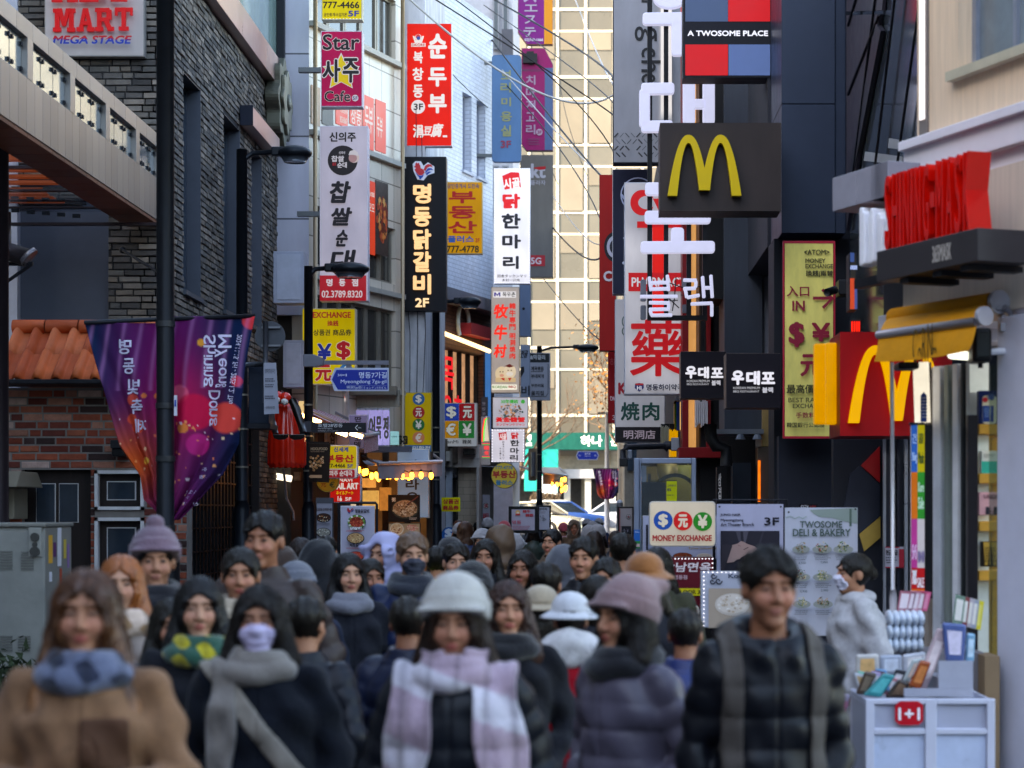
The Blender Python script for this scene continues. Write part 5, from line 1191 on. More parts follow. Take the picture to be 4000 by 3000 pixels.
for ch,b in(('부',(1250,1240,1424,1318)),('동',(1250,1336,1424,1418)),('산',(1244,1432,1432,1512))):S.text(ch,b,'#a81a1e',.06)
S.text('플러스',(1242,1528,1412,1572),'#2a5ab0',.06);S.text('3F',(1422,1544,1450,1572),'#a81a1e',.04);S.text('777-4778',(1236,1592,1445,1638),'#33301c',.05);S.done()
S=Sign('blade_sign','white lit blade sign edged with dotted lights and a red seal above the lettering','sign','c3',(48,1090,284,(1000+180*.60277)/.60277),45.5,.2,'#e4e8fa',lit=.95,side='#c8ccd8',group=G1)
S.poly([(102,1140),(160,1115),(212,1118),(224,1214),(160,1222),(118,1230)],'#d01828','emblem');S.text('시골',(112,1150,218,1225),'#f4e8f0',.05,rot=6);S.text('닭',(104,1255,220,1352),'#d81c28',.08,lit=.9)
for ch,b in(('한',(98,1385,222,1482)),('마',(102,1520,224,1612)),('리',(106,y6(0),210,y6(85)))):S.text(ch,b,'#23242e',.07)
S.text('田舎タッカンマリ',(72,y6(120),258,y6(140)),'#33343e',.03);S.text('乡村一只鸡',(102,y6(148),216,y6(166)),'#33343e',.03);leds(S,(53,1095,279,y6(176)),16,46,2.2,2.2);S.done()
S=Sign('blade_sign','slate blue rounded blade sign with worn gold Korean letters','sign','c3',(35,355,226,1050),45.8,.14,'#4f7096',side='#41597a',rad=.08,group=G1,rough=.45,brackets=(('l',405),('l',1005)))
for ch,b in(('보',(94,455,166,515)),('리',(90,535,160,600)),('미',(96,632,160,690)),('용',(92,722,166,788)),('실',(94,812,162,885))):S.text(ch,b,'#8a8a62',.05)
S.text('3F',(92,912,160,960),'#8a3048',.05);S.done()
cut=lambda s:[(s.w,0),(s.w,s.h*.84),(s.w*.73,s.h),(0,s.h),(0,s.h*.06),(s.w*.15,0)]
S=Sign('blade_sign','plum purple blade sign with a model camera on top and slate edge panel','sign','c3',(228,312,432,976),49,.2,'#8c1a58',side='#5a3050',group=G1,shape=cut)
S.rect((378,440,430,972),'#43587e');S.text('PHOTOSTUDIO',(234,450,362,464),'#4a3a52',.03)
for ch,b in(('치',(256,488,318,550)),('마',(256,568,318,632)),('저',(256,650,318,712)),('고',(256,728,314,788)),('리',(256,808,318,872))):S.text(ch,b,'#9a7a92',.05)
S.circ(343,857,21,'#a88a9c');S.text('3F',(330,847,358,868),'#7a2050',.05);S.lines((270,900,360,948),3,'#6a3a58')
S.rect((238,355,330,415),'#17181c','camera_model',ext=.12);S.rect((262,340,308,356),'#17181c','camera_model',ext=.1);S.circ(294,394,30,'#0d0e12','camera_model');S.circ(294,394,22,'#8a8c94','camera_model');S.circ(294,394,13,'#1c1d24','camera_model');S.done()
cut2=lambda s:[(s.w,0),(s.w,s.h),(0,s.h),(0,s.h*.17),(s.w*.26,0)]
S=Sign('blade_sign','purple and orange blade sign with cut lower corner and pale katakana','sign','c3',(204,-180,430,288),49.3,.2,'#7a1d74',side='#8a4a3a',group=G1,shape=cut2)
S.rect((374,-175,428,285),'#d8860c')
for ch,b in(('ス',(240,-70,325,15)),('エ',(246,30,332,75)),('ス',(248,100,324,155)),('テ',(240,178,320,240))):S.text(ch,b,'#a89aac',.04)
S.text('02)753-1666',(248,250,368,272),'#d8d0dc',.04);S.done()
S=Sign('blade_sign','grey brown blade sign with pale letters and a small red badge low down','sign','c3',(220,1004,432,y6(138)),51,.2,'#6f6966',side='#5d5856',group=G1)
S.text('kt',(288,1060,384,1155),'#b4b0bc',.06);S.poly([(300,1088),(350,1080),(386,1078),(382,1098),(340,1102)],'#b82028');S.text('플라자',(285,1168,384,1200),'#a8a4b0',.03);S.rect((282,y6(-5),380,y6(66)),'#b82430');S.text('5G',(288,y6(10),356,y6(54)),'#d8c8cc',.05);S.done()
S=Sign('blade_sign','tall grey lit blade sign with red brush characters and a cartoon cow and pig','sign','c7',(30,200,214,888),44.6,.22,'#b8b0ae',lit=.6,side='#8d8478',group=G1,rad=.02)
S.rect((45,230,192,270),'#e8e8f0',lit=.8);S.poly([(50,262),(50,236),(60,236),(70,250),(80,236),(91,236),(91,262),(82,262),(82,248),(70,260),(60,248),(60,262)],'#4a3a9c','emblem');S.text('목우촌',(104,234,188,264),'#2c2c34',.03)
for ch,b in(('牧',(48,312,142,405)),('牛',(50,445,136,545)),('村',(48,572,130,660))):S.text(ch,b,'#f02818',.05,lit=1.0,ital=.12)
for i,ch in enumerate('韓牛専門'):S.text(ch,(148,305+i*45,190,345+i*45),'#e02c20',.05,lit=.8)
for i,ch in enumerate('明洞焼肉'):S.text(ch,(150,500+i*43,188,538+i*43),'#e02c20',.05,lit=.8)
S.circ(100,765,42,'#f0dcb8','cartoon',ry=48);S.circ(152,750,40,'#f4e2c4','cartoon',ry=46);S.circ(100,775,14,'#e8a890','cartoon',ry=10);S.circ(152,765,22,'#f6f0e8','cartoon',ry=14);S.poly([(118,715),(150,700),(180,716),(150,724)],'#6a1a14','cartoon')
for x,y in((90,752),(108,752),(142,742),(162,742)):S.circ(x,y,4,'#2a1a14','cartoon')
S.rect((60,790,190,818),'#e6c898','cartoon');S.poly([(92,795),(118,790),(118,810)],'#d02018','cartoon');S.poly([(140,792),(164,790),(152,812)],'#d02018','cartoon');S.rect((36,834,198,868),'#f2f4e8',lit=.9);S.text('KOREAN',(40,840,136,860),'#4a8a3a',.05);S.text('BBQ',(144,840,192,860),'#b02a20',.05);S.done()
S=Sign('hanging_sign','square lit sign with a picture of marinated crab and red characters','sign','c7',(40,915,270,1116),44.5,.22,'#c8cce0',lit=.6,side='#a89a8a',group=G1)
S.food(62,945,250,1075,['#5a6070','#d08a5a','#b8b4c0','#3a5a5a','#e0a878','#8a5a4a','#7a8498'],110,seed=3)
S.text('30年傳統',(94,930,206,956),'#2ab83a',.05);S.circ(237,944,13,'#3ab84a');S.text('黃金醬蟹',(60,1044,250,1078),'#f01c24',.07);S.text('カンジャンケジャン',(64,1084,250,1102),'#e01c24',.05);S.done()
S=Sign('hanging_sign','small white lit sign with dotted light border and red seal above the round sign','sign','c7',(32,1122,248,1336),44.3,.2,'#d0d2e8',lit=.8,side='#b8b8c4',group=G1)
S.poly([(78,1146),(130,1140),(134,1190),(84,1194)],'#c01c2c','emblem');S.text('시골',(84,1150,130,1190),'#f0e0e8',.05);S.text('닭',(160,1142,210,1186),'#c81c28',.07)
for ch,b in(('한',(154,1192,214,1232)),('마',(154,1242,212,1282)),('리',(152,1288,204,1326))):S.text(ch,b,'#23242e',.07)
for i,ch in enumerate('田舎タッカンマリ'):S.text(ch,(104,1200+i*15,116,1212+i*15),'#3a3a48',.03)
for i,ch in enumerate('乡村一只鸡'):S.text(ch,(86,1242+i*16,96,1254+i*16),'#3a3a48',.03)
leds(S,(38,1128,242,1331),12,12,2.8,2.4);S.done()
S=Sign('round_sign','round yellow sign with red and blue Korean letters on the house corner','sign','c7',(30,1336,200,1508),44,.16,'#cbbf50',lit=.22,side='#2a2c30',group=G1,shape=lambda s:disc(s.w/2,s.h/2,s.w/2,40))
S.text('777-4778',(58,1360,170,1382),'#2a7ab0',.05);S.text('부동산',(38,1390,192,1440),'#a02438',.07);S.text('플러스',(60,1452,172,1486),'#2a7ab0',.07);S.done()
S=Sign('hanging_sign','four coloured square money exchange sign in blue red yellow and green','sign','g4',(194,188,545,625),43,.3,'#c4d0e0',lit=.3,side='#a8a49c',group=G1,rad=0)
for(b,c,ch)in(((200,196,364,366),'#1a4ac8','$'),((366,196,520,366),'#b8101c','元'),((198,368,360,540),'#e0a010','€'),((362,368,518,540),'#0f8a3c','¥')):S.rect(b,c);S.text(ch,(b[0]+38,b[1]+25,b[2]-26,b[3]-25),'#e6f0f0',.05,outline=('#1a2430',.03))
S.text('HanMi',(212,560,360,592),'#24262c',.02);S.text('韓美',(400,556,490,598),'#24262c',.03);S.done()
S=Sign('hanging_sign','yellow upright sign with four coloured currency discs','sign','c6',(962,884,1138,1228+62),35.4,.2,'#e2c40c',lit=.18,side='#a89a50',group=G1)
for y,c,ch in((927,'#1c6ab0','$'),(1014,'#b82028','元'),(1094,'#14743a','¥'),(1178,'#e09060','€')):coin(S,1054,y,39,c,ch)
S.rect((963,1226,1137,1290),'#1d6fae');S.text('미환전',(1016,1232,1130,1256),'#e8f0f4',.05);S.done()
S=Sign('wall_notice','small yellow sign with red Korean and Chinese gift voucher writing','sign','g4',(190,1130,378,1272),39,.03,'#e8d80a',side='#b0a820',group=G1,edge=.004)
S.text('상품권',(204,1148,362,1198),'#c01c24',.06);S.text('商品券',(204,1210,362,1258),'#c01c24',.06);S.done()
S=Sign('round_floor_sign','round blue dollar sign low beside the white shop pier','sign','g4',(186,1420,345,1590),38,.05,'#1d68b4',side='#17507e',shape=lambda s:disc(s.w/2,s.h/2,s.w/2,32));S.text('$',(222,1440,300,1545),'#d8e4ec',.09);S.done()
S=Sign('blade_sign','tall yellow money exchange blade sign with blue yen and red dollar marks','sign','c6',(298,340,645,833),31.6,.24,'#e8d21a',lit=.42,side='#d8ccb0',group=G1)
S.text('EXCHANGE',(368,362,616,402),'#b82c2c',.06);S.text('換銭',(462,418,535,455),'#b82c2c',.04);S.text('상품권 商品券',(372,475,620,516),'#2a2a28',.03);S.text('¥',(398,568,490,672),'#1a2f9c',.06,outline=('#e8e4d8',.03));S.text('$',(522,552,614,674),'#b81c28',.06,outline=('#e8e4d8',.03));S.text('元',(384,705,492,812),'#b81c28',.06,outline=('#e8e4d8',.03));S.circ(585,745,45,'#2a7ac0');S.text('€',(560,712,612,778),'#e8f0f4',.06);S.done()

# ------------------------------------------------------------------ lamp posts with banners and direction signs
def lamp_post(label,px,Y,top_y,dia,arm_to,head_y,head_px,c='f'):
 x=px2x(px,Y);z1=W('f',px,top_y,Y).z
 t=thing('street_lamp',label,'street lamp',(x,Y,gz(Y)),'dark street lamps along the street');mt=mat('#1c2026',.4,.4,var=.2)
 m=MB();m.tube([(x,Y,gz(Y)),(x,Y,z1)],[dia/2*1.12,dia/2],mt,18);m.build('pole',t,True)
 m=MB();m.tube([(x,Y,gz(Y)),(x,Y,1.9+gz(Y)*.8),(x,Y,2.02+gz(Y)*.8)],[dia*.82,dia*.78,dia/2*1.1],mt,18);m.build('base_sleeve',t,True)
 m=MB()
 for z in(2.45,2.95,3.4):m.tube([(x,Y,z),(x,Y,z+.025)],dia/2*1.18,mat('#8a8478',.4,.5),18)
 m.build('band',t)
 if arm_to:
  a=Vector((x,Y,W('f',px,head_y,Y).z));b=Vector((px2x(arm_to,Y),Y,a.z+.06));m=MB();m.tube([a+Vector((0,0,-.06)),a.lerp(b,.3)+Vector((0,0,.02)),b],.035,mt,10);m.build('arm',t,True)
  h=Vector((px2x(head_px,Y),Y,b.z-.02));L=abs(px2x(head_px,Y)-b.x);m=MB();m.ball(h,(L,.22,.1),mt,20,10)
  hd=m.build('lamp_head',t,True);m=MB();m.tube([h+Vector((0,0,-.06)),h+Vector((0,0,-.125))],[L*.8,L*.62],mat('#4a5058',.2,.3),20);m.build('lens',hd,True)
  m=MB();m.box((b.x-.08,Y-.06,b.z-.06),(b.x+.1,Y+.06,b.z+.06),mt);m.build('joint',hd,bevel=.02)
 return t
lamp_post('dark street lamp at the brick corner with its arm over the round sign',945,27,585,.145,1085,610,1152)
lamp_post('dark street lamp carrying the blue street name arrow',1205,29.5,1040,.125,1290,1062,1367)
lamp_post('dark street lamp beneath the tall black rooster sign',1703,37.5,1150,.135,1790,1188,1835)
lamp_post('dark street lamp standing alone before the sunlit office block',2107,55,1352,.135,2250,1364,2295)
t=thing('banner_pole','thick black banner pole in front of the red brick house','pole',(px2x(646,18),18,0));m=MB();x=px2x(646,18);mt=mat('#15171b',.42,.35,var=.25,bump=.15,scale=6)
m.tube([(x,18,0),(x,18,9)],.078,mt,24);m.build('shaft',t,True)
m=MB();zb=W('f',0,2085,18).z;m.tube([(x,18,0),(x,18,zb-.12),(x,18,zb)],[.135,.125,.082],mt,24);m.build('base_sleeve',t,True)
m=MB()
for yy in(2062,1792,1266,1585):z=W('f',0,yy,18).z;m.tube([(x,18,z-.025),(x,18,z+.025)],.086,mat('#3b3c3e',.4,.6),24)
m.build('band',t)
m=MB();p0=W('c5',1025,670,17.9);p1=W('c5',1042,790,17.9);m.box((p0.x,17.9,p1.z),(p1.x,17.92,p0.z),mat('#c8cad4',.5));m.box((p0.x+.005,17.895,p1.z+.08),(p1.x-.005,17.899,p0.z-.04),mat('#2a4a9c',.5));m.each('sticker',t)
def banner_mat():
 if 'banner' in MATS:return MATS['banner']
 m=bpy.data.materials.new('festival_banner_print');m.use_nodes=True;nt=m.node_tree;N=nt.nodes;L=nt.links;b=N['Principled BSDF']
 a=N.new('ShaderNodeAttribute');a.attribute_name='Col';L.new(a.outputs['Color'],b.inputs['Base Color']);b.inputs['Roughness'].default_value=.7;b.inputs['Specular IOR Level'].default_value=.08
 n=N.new('ShaderNodeTexNoise');n.inputs['Scale'].default_value=90;bp=N.new('ShaderNodeBump');bp.inputs['Strength'].default_value=.15;bp.inputs['Distance'].default_value=.005;L.new(n.outputs[0],bp.inputs['Height']);L.new(bp.outputs[0],b.inputs['Normal'])
 MATS['banner']=m;return m
def banner_color(u,v):
 """printed gradient with round light spots; u across both halves 0..1, v down 0..1"""
 c=np.zeros(u.shape+(3,));navy,mag,org,vio=[np.array(lin(h))for h in('#0b2144','#96146e','#c8501c','#3c1858')]
 q=np.clip(1-np.abs(u-.48)/.42,0,1)[...,None];c=navy*(1-q)+(vio*.5+mag*.5)*q
 w=(np.exp(-((u-.3)/.2)**2-((v-.75)/.22)**2))[...,None];c=c*(1-w)+org*w
 w=(np.exp(-((u-.62)/.2)**2-((v-.42)/.2)**2)*.6)[...,None];c=c*(1-w)+np.array(lin('#d01c50'))*w
 w=(np.clip(u-.62,0,1)*3.2)[...,None];w=np.clip(w,0,.9);c=c*(1-w)+navy*w
 rd=random.Random(12)
 spots=[(.3,.4,.035,'#e0503a'),(.33,.54,.04,'#e05030'),(.29,.5,.03,'#e05030'),(.58,.38,.05,'#e85a7a'),(.66,.47,.1,'#d81a44'),(.84,.5,.085,'#f04a3a'),(.9,.32,.03,'#e8303a'),(.6,.55,.028,'#f08a3a'),(.68,.63,.06,'#c82a7a'),(.37,.38,.014,'#f08040'),(.44,.38,.014,'#f08040'),(.98,.02,.05,'#e83a3a'),(.38,.72,.02,'#f0c850'),(.7,.13,.02,'#f0a030')]
 for i in range(70):spots.append((rd.uniform(.2,.95),rd.uniform(.5,.98),rd.uniform(.003,.009),rd.choice(['#f8d0a0','#f0a060','#f4e0e8','#f08050'])))
 for(a,b_,r,h)in spots:
  d=np.sqrt((u-a)**2+((v-b_)*1.2)**2)/r;w=np.clip((1.15-d)*5,0,.85)[...,None];c=c*(1-w)+np.array(lin(h))*w
 st=(np.abs(np.sin(u*31+np.sin(v*4)*1.6))**12*.25*(v<.35))[...,None];c=c*(1-st)+np.array(lin('#d890d0'))*st
 return c
def festival_banner(label,px_pole,Y,left,right,k,grp='festival banners on poles'):
 """left/right: outline pixels (top outer, ..., bottom at pole) of each half; k: lettering scale"""
 t=thing('festival_banner',label,'banner',W('f',px_pole,left[0][1],Y),grp)
 for half,(pts,s_)in enumerate(((left,0),(right,1))):
  edge=[W('f',*p,Y)for p in pts[:-1]];bot=W('f',*pts[-1],Y);xp=px2x(px_pole,Y);top=W('f',px_pole,pts[0][1]-(8 if half else-8),Y)
  NU,NV=70,150;V=np.linspace(0,1,NV);zt=edge[0].z;zz=zt+(bot.z-zt)*V
  ez=np.array([e.z for e in edge]+[bot.z]);exx=np.array([e.x for e in edge]+[bot.x]);o=np.argsort(ez)
  ox=np.interp(zz,ez[o],exx[o]);U=np.linspace(0,1,NU);ux=xp+(ox[:,None]-xp)*U[None,:]
  ph=U[None,:]*(9+5*V[:,None])+half*1.3
  yy=Y+(np.sin(ph)*.05+np.sin(ph*2.3+V[:,None]*3)*.02)*(.25+V[:,None])*k
  uu=.5+(.5*U[None,:]+0*V[:,None])*(1 if half else-1)*(ox[:,None]-xp)/(ox[0]-xp);vv=V[:,None]+0*U[None,:]
  co=np.stack([ux,yy+0*ux,zz[:,None]+0*ux],-1).reshape(-1,3);o0=ORG[t]
  me=bpy.data.meshes.new('cloth');fs=[(j*NU+i,j*NU+i+1,(j+1)*NU+i+1,(j+1)*NU+i)for j in range(NV-1)for i in range(NU-1)]
  me.from_pydata([tuple(p-np.array(o0))for p in co],[],fs);me.polygons.foreach_set('use_smooth',[True]*len(fs))
  ca=me.color_attributes.new('Col','FLOAT_COLOR','POINT');cc=np.ones((NU*NV,4),np.float32);cc[:,:3]=banner_color(uu,vv).reshape(-1,3);ca.data.foreach_set('color',cc.ravel());me.materials.append(banner_mat())
  ob=bpy.data.objects.new('cloth',me);link(ob,t);ORG[ob]=o0;sdm=ob.modifiers.new('hem','SOLIDIFY');sdm.thickness=.004
  lm=MB();wm=mat('#d6cfe6',.5);FL=Frame((0,0,0))
  class Cl:
   n=Vector((0,-1,0))
   def p(s,u,v,n=0):
    f=(zt-v)/(zt-bot.z);f=min(max(f,0),1);oxx=np.interp(v,ez[o],exx[o]);q=(u-xp)/(oxx-xp)if abs(oxx-xp)>1e-4 else 0;q=min(max(q,0),1)
    p_=q*(9+5*f)+half*1.3;return Vector((u,Y+(math.sin(p_)*.05+math.sin(p_*2.3+f*3)*.02)*(.25+f)*k-.006-n,v))
  cl=Cl()
  def L(txt,c,box,b=.03,rot=0):
   a=W(c,box[0],box[3],Y);e=W(c,box[2],box[1],Y);lm.text(cl,txt,(a.x,a.z,e.x,e.z),0,wm,b,flip=True,rot=rot)
  festival_letters(L,half,k)
  lm.build('lettering',ob)
 m=MB();a=W('f',left[0][0],left[0][1]-2,Y);b=W('f',right[0][0],right[0][1]-2,Y);m.tube([a,W('f',px_pole,(left[0][1]+right[0][1])/2-2,Y),b],.02*k,darkm,8);m.build('crossbar',t,True)
def festival_letters(L,half,k):
 if k<.9:return
 if half==0:
  for ch,b in(('명',(702,340,778,428)),('동',(724,452,798,545)),('빛',(750,575,828,665)),('축',(772,690,848,780)),('제',(795,810,870,892))):L(ch,'c5',b)
 else:
  for ch,y0,y1 in zip('Shining',[315,375,432,450,500,520,560],[370,425,445,495,515,558,620]):L(ch,'c5',(1200,y0,1270 if ch in 'Sh' else 1252,y1),.02,rot=-90)
  for ch,y0,y1 in zip('Myeong',[312,395,450,505,560,600],[390,445,500,555,598,622]):L(ch,'c5',(1265 if ch in 'yg' else 1285,y0,1362 if ch=='M' else 1335,y1),.02,rot=-90)
  for ch,y0,y1 in zip('Dong',[640,700,748,800],[695,745,795,850]):L(ch,'c5',(1228,y0,1295 if ch=='D' else 1280,y1),.02,rot=-90)
  L('2024.11.15. Fri - 2025.1.2. Thu','c5',(1345,312,1428,720),.0,rot=-84)
  for tx,b in(('주최',(1180,1095,1222,1118)),('후원',(1180,1140,1222,1162)),('GLOBAL',(1085,1230,1165,1250)),('하나카드',(1085,1265,1165,1285)),('신한',(1080,1300,1170,1320))):L(tx,'c5',b,.0)
festival_banner('purple and orange festival banner with mirrored white lettering on the thick black pole',646,18.2,[(330,1262),(400,1500),(470,1740),(545,1860),(555,1950),(625,2010)],[(997,1236),(960,1420),(930,1730),(870,1850),(760,1970),(700,2030)],1)
t=thing('white_pole','pale slender pole at the far kerb carrying a festival banner','pole',(px2x(2370,80),80,gz(80)));m=MB();x=px2x(2371,80);m.tube([(x,80,gz(80)),(x,80,W('f',0,1610,80).z)],[.11,.07],mat('#b4b2b4',.5),12);m.build('shaft',t,True);m=MB();m.tube([(x,80,W('f',0,1612,80).z),(px2x(2335,80),80,W('f',0,1613,80).z)],.03,darkm);m.build('arm',t)
def _small_letters(L,half,k):
 if half==0:
  for i,ch in enumerate('명동빛축제'):L(ch,'g5',(563+i*7,722+i*36,590+i*7,752+i*36),.03)
 else:
  L('Shining','g5',(728,720,752,812),.02,rot=-90);L('Myeong Dong','g5',(755,722,780,895),.02,rot=-90)
_old=festival_letters
festival_letters=_small_letters
festival_banner('small far festival banner on the pale slender pole',2371,79.8,[(2316,1832),(2326,1880),(2334,1930),(2345,1945),(2365,1950)],[(2420,1832),(2420,1900),(2415,1925),(2396,1948),(2378,1950)],.8)
arrow=lambda s:[(s.w,0),(s.w,s.h),(s.w*.08,s.h),(0,s.h*.55),(s.w*.07,0)]
t_=None
S=Sign('street_name_sign','blue arrow street name plate hung from a grey bar on the lamp post','street sign','c6',(482,725,860,875),29.3,.05,'#c4cce0',side='#a8b0c0',shape=arrow,edge=.0)
S.poly([(492,800),(522,738),(852,738),(854,866),(530,866)],'#16319c');S.text('명동7가길',(668,752,848,792),'#dce4f8',.02);S.text('34',(530,764,556,780),'#dce4f8',.02);S.text('1',(582,764,589,780),'#dce4f8',.02);S.rect((562,770,578,774),'#dce4f8');S.poly([(558,772),(566,766),(566,778)],'#dce4f8');S.text('Myeongdong 7ga-gil',(550,802,846,832),'#dce4f8',.015);S.text('明洞7ga街',(590,843,686,864),'#dce4f8',.0);S.text('ミョンドン7ガギル',(698,845,846,864),'#dce4f8',.0);S.rect((590,838,848,839.5),'#9cacd8');S.rect((691,842,692.5,865),'#9cacd8');S.done()
t=thing('sign_bar','grey bracket bar clamped to the lamp post above the blue arrow plate','bracket',W('c6',330,680,29.3));m=MB();gm2=mat('#70717c',.4,.4);F=Frame((0,29.35,0))
q=lambda x,y:(W('c6',x,y,29.35).x,W('c6',x,y,29.35).z);m.prism(F,[q(312,720),q(312,640),q(380,640),q(440,665),q(440,705),q(390,720)][::-1],-.1,.1,gm2);m.build('clamp',t,bevel=.006)
m=MB();a,b=q(440,704),q(860,678);m.fbox(F,a[0],b[0],a[1],b[1],-.02,.03,gm2);m.build('bar',t);m=MB()
for x in(600,790):a,b=q(x-16,738),q(x+16,705);m.fbox(F,a[0],b[0],a[1],b[1],-.015,.015,gm2)
m.each('hanger',t)
S=Sign('direction_sign','dark grey hotel direction plate with white arrow on the lamp post','sign','c6',(360,1080,712,1145),29.2,.05,'#2b2a2e',side='#333238',edge=0)
S.text('호텔28명동',(402,1086,562,1110),'#dcdcdc',.01);S.text('Hotel 28 Myeongdong',(402,1114,495,1124),'#cfcfcf',.01);S.text('明洞28酒店 | ホテル28ホテル',(402,1129,535,1139),'#bcbcbc',.0);S.stroke([(660,1096),(644,1112),(660,1130)],5,'#e4e4e4');S.text('10m',(662,1108,682,1118),'#cfcfcf',.01);S.rect((312,1072,360,1140),'#3a3a40',ext=.03);S.done()
S=Sign('street_name_sign','small blue double ended street name plate before the far bank','street sign','e7',(1520,172,1770,268),78,.06,'#c8d0e4',side='#a8b0c0',edge=0,shape=lambda s:[(s.w*.92,0),(s.w,s.h/2),(s.w*.92,s.h),(s.w*.08,s.h),(0,s.h/2),(s.w*.08,0)])
S.poly([(1530,220),(1550,180),(1742,180),(1760,220),(1742,260),(1550,260)],'#1a3fc0');S.text('을지로',(1615,188,1678,212),'#dfe6fa',.03);S.text('Eulji-ro',(1616,218,1676,234),'#dfe6fa',.02);S.text('54',(1550,212,1572,228),'#dfe6fa',.02);S.text('58',(1718,212,1740,228),'#dfe6fa',.02);S.done()
t=thing('round_traffic_sign','round traffic sign seen from its dark back on a grey post','traffic sign',W('c6',95,520,25));m=MB();F=Frame((0,25,0));c=W('c6',92,520,25);r=(190-92)*.60277*25/FPX
m.prism(F,disc(c.x,c.z,r,40),-.004,.0,mat('#4b4e54',.5,.3,var=.15));m.build('plate',t);m=MB()
for yy in(462,580):a=W('c6',35,yy+6,24.95);b=W('c6',155,yy-6,24.95);m.box((a.x,24.95,a.z),(b.x,24.985,b.z),mat('#777a80',.4,.6))
m.build('clamp',t);m=MB();a=W('c6',62,0,24.93);m.tube([(a.x,24.93,3.2),(a.x,24.93,W('c6',0,425,25).z)],.032,mat('#6d7078',.4,.6),12);m.tube([W('c6',62,700,24.93),W('c6',-60,705,25.2)],.032,mat('#5b6068',.4,.5),10);m.each('post',t,smooth=True)
S=Sign('notice_board','white metal notice board with small black print under the round sign','notice','g3',(68,40,212,518),24.85,.012,'#9a9ca8',side='#8a8c98',edge=0,shape=lambda s:[(s.w,.01),(s.w*.82,s.h),(s.w*.02,s.h),(s.w*.05,.0)])
S.text('청계주정차금지구간',(82,95,178,138),'#26262c',.0);S.lines((84,185,178,225),2,'#3a3a44');S.lines((84,240,178,275),2,'#3a3a44');S.lines((84,345,174,385),2,'#3a3a44');S.text('서울특별시중구청장',(90,440,176,470),'#26262c',.0);S.done()
t=thing('dark_steel_box','dark blue steel box on the lamp pole beneath the notice board','box',W('g3',60,560,25.4));m=MB();a=W('g3',-70,605,25.3);b=W('g3',118,60,25.3);m.box((a.x,25.3,a.z),(b.x,25.8,b.z),mat('#212a38',.4,.2));m.build('body',t,bevel=.01);m=MB();m.box((a.x,25.2,a.z-.06),(b.x+.03,25.85,a.z),darkm);m.build('foot',t)

# ------------------------------------------------------------------ stalls and shop fronts, left
t=thing('scallop_mascot_sign','big glossy red ribbed shell shaped sign with round eyes and black legs','sign',W('g3',290,650,27.6))
def mascot():
 c=W('g3',285,690,27.8);kx=.42194*27.8/FPX;red=mat('#d62410',.22,var=.1,coat=.6);m=MB();NU,NV=96,40;vs=[]
 for i in range(NV+1):
  q=i/NV
  for j in range(NU):
   a=2*math.pi*j/NU;rib=1+.05*abs(math.cos(a*9));rr=(92+80*math.sin(min(1,q*1.35)*math.pi/2))*kx*rib
   if q>.97:rr*=.9
   if q<.06:rr*=q/.06
   zz=c.z+(290-600*q)*kx+(-14*kx*abs(math.cos(a*9))if q>.9 else 0)
   vs.append((c.x+rr*math.cos(a),c.y+.8*rr*math.sin(a),zz))
 m.add(vs,[(i*NU+j,(i+1)*NU+j,(i+1)*NU+(j+1)%NU,i*NU+(j+1)%NU)for i in range(NV)for j in range(NU)],red);m.build('shell',t,True)
 for x,y,r in((270,370,58),(200,355,52)):
  m=MB();p=W('g3',x,y,27.5);m.ball(p,r*kx,red,20,14);e=m.build('eye',t,True);m=MB();m.ball(p+Vector((.0,-r*kx*.55,-r*kx*.5)),r*kx*.6,mat('#e8e0d8',.2,coat=.5),14,10);m.build('pupil',e,True)
 bk=mat('#15120f',.3,coat=.4);m=MB();m.tube([W('g3',335,390,27.4),W('g3',372,470,27.3),W('g3',415,600,27.3),W('g3',440,695,27.2)],[.05,.06,.055,.05],bk,8);m.tube([W('g3',140,530,27.3),W('g3',155,600,27.2),W('g3',185,705,27.1)],[.035,.05,.04],bk,8);m.build('leg',t,True)
 m=MB();F=Frame((0,27.0,0));
 for cx_ in(225,375):p=[W('g3',cx_+a,728+b,27.0)for a,b in((-72,-24),(76,-28),(74,0),(40,22),(-20,26),(-62,8))];m.prism(F,[(v.x,v.z)for v in p][::-1],-.05,.0,bk)
 m.build('sunglasses',t,bevel=.008)
mascot()
def awning(name,label,A,B,C,D,col1,col2,n,val,valcol=None,sag=.05):
 """striped fabric from back edge A-B to front edge D-C with a hanging valance"""
 t=thing(name,label,'awning',A);m=MB();K=8
 for i in range(n):
  mt=col1 if i%2==0 else col2
  for j in range(K):
   def P(u,v):q=A.lerp(B,u).lerp(D.lerp(C,u),v);return q+Vector((0,0,-sag*math.sin(math.pi*v)))
   u0,u1,v0,v1=i/n,(i+1)/n,j/K,(j+1)/K;m.add([P(u0,v0),P(u1,v0),P(u1,v1),P(u0,v1)],[(0,1,2,3)],mt,.5)
 m.build('fabric',t,True);m=MB();nn=n*3
 for i in range(nn):
  u0,u1=i/nn,(i+1)/nn;a,b=D.lerp(C,u0),D.lerp(C,u1);dz=Vector((0,0,-val));wv=lambda u:Vector((0,.03*math.sin(u*40),0));m.add([a,b,b+dz+wv(u1),a+dz+wv(u0)],[(0,1,2,3)],(col1 if(i//1)%2==0 else col2)if not valcol else valcol,.5)
 m.build('valance',t,True);m=MB();m.tube([D,C],.03,mat('#b8b4b8',.4,.4));m.tube([A,D],.022,mat('#8a8488',.4,.4));m.tube([B,C],.022,mat('#8a8488',.4,.4));m.build('frame',t,True);return t
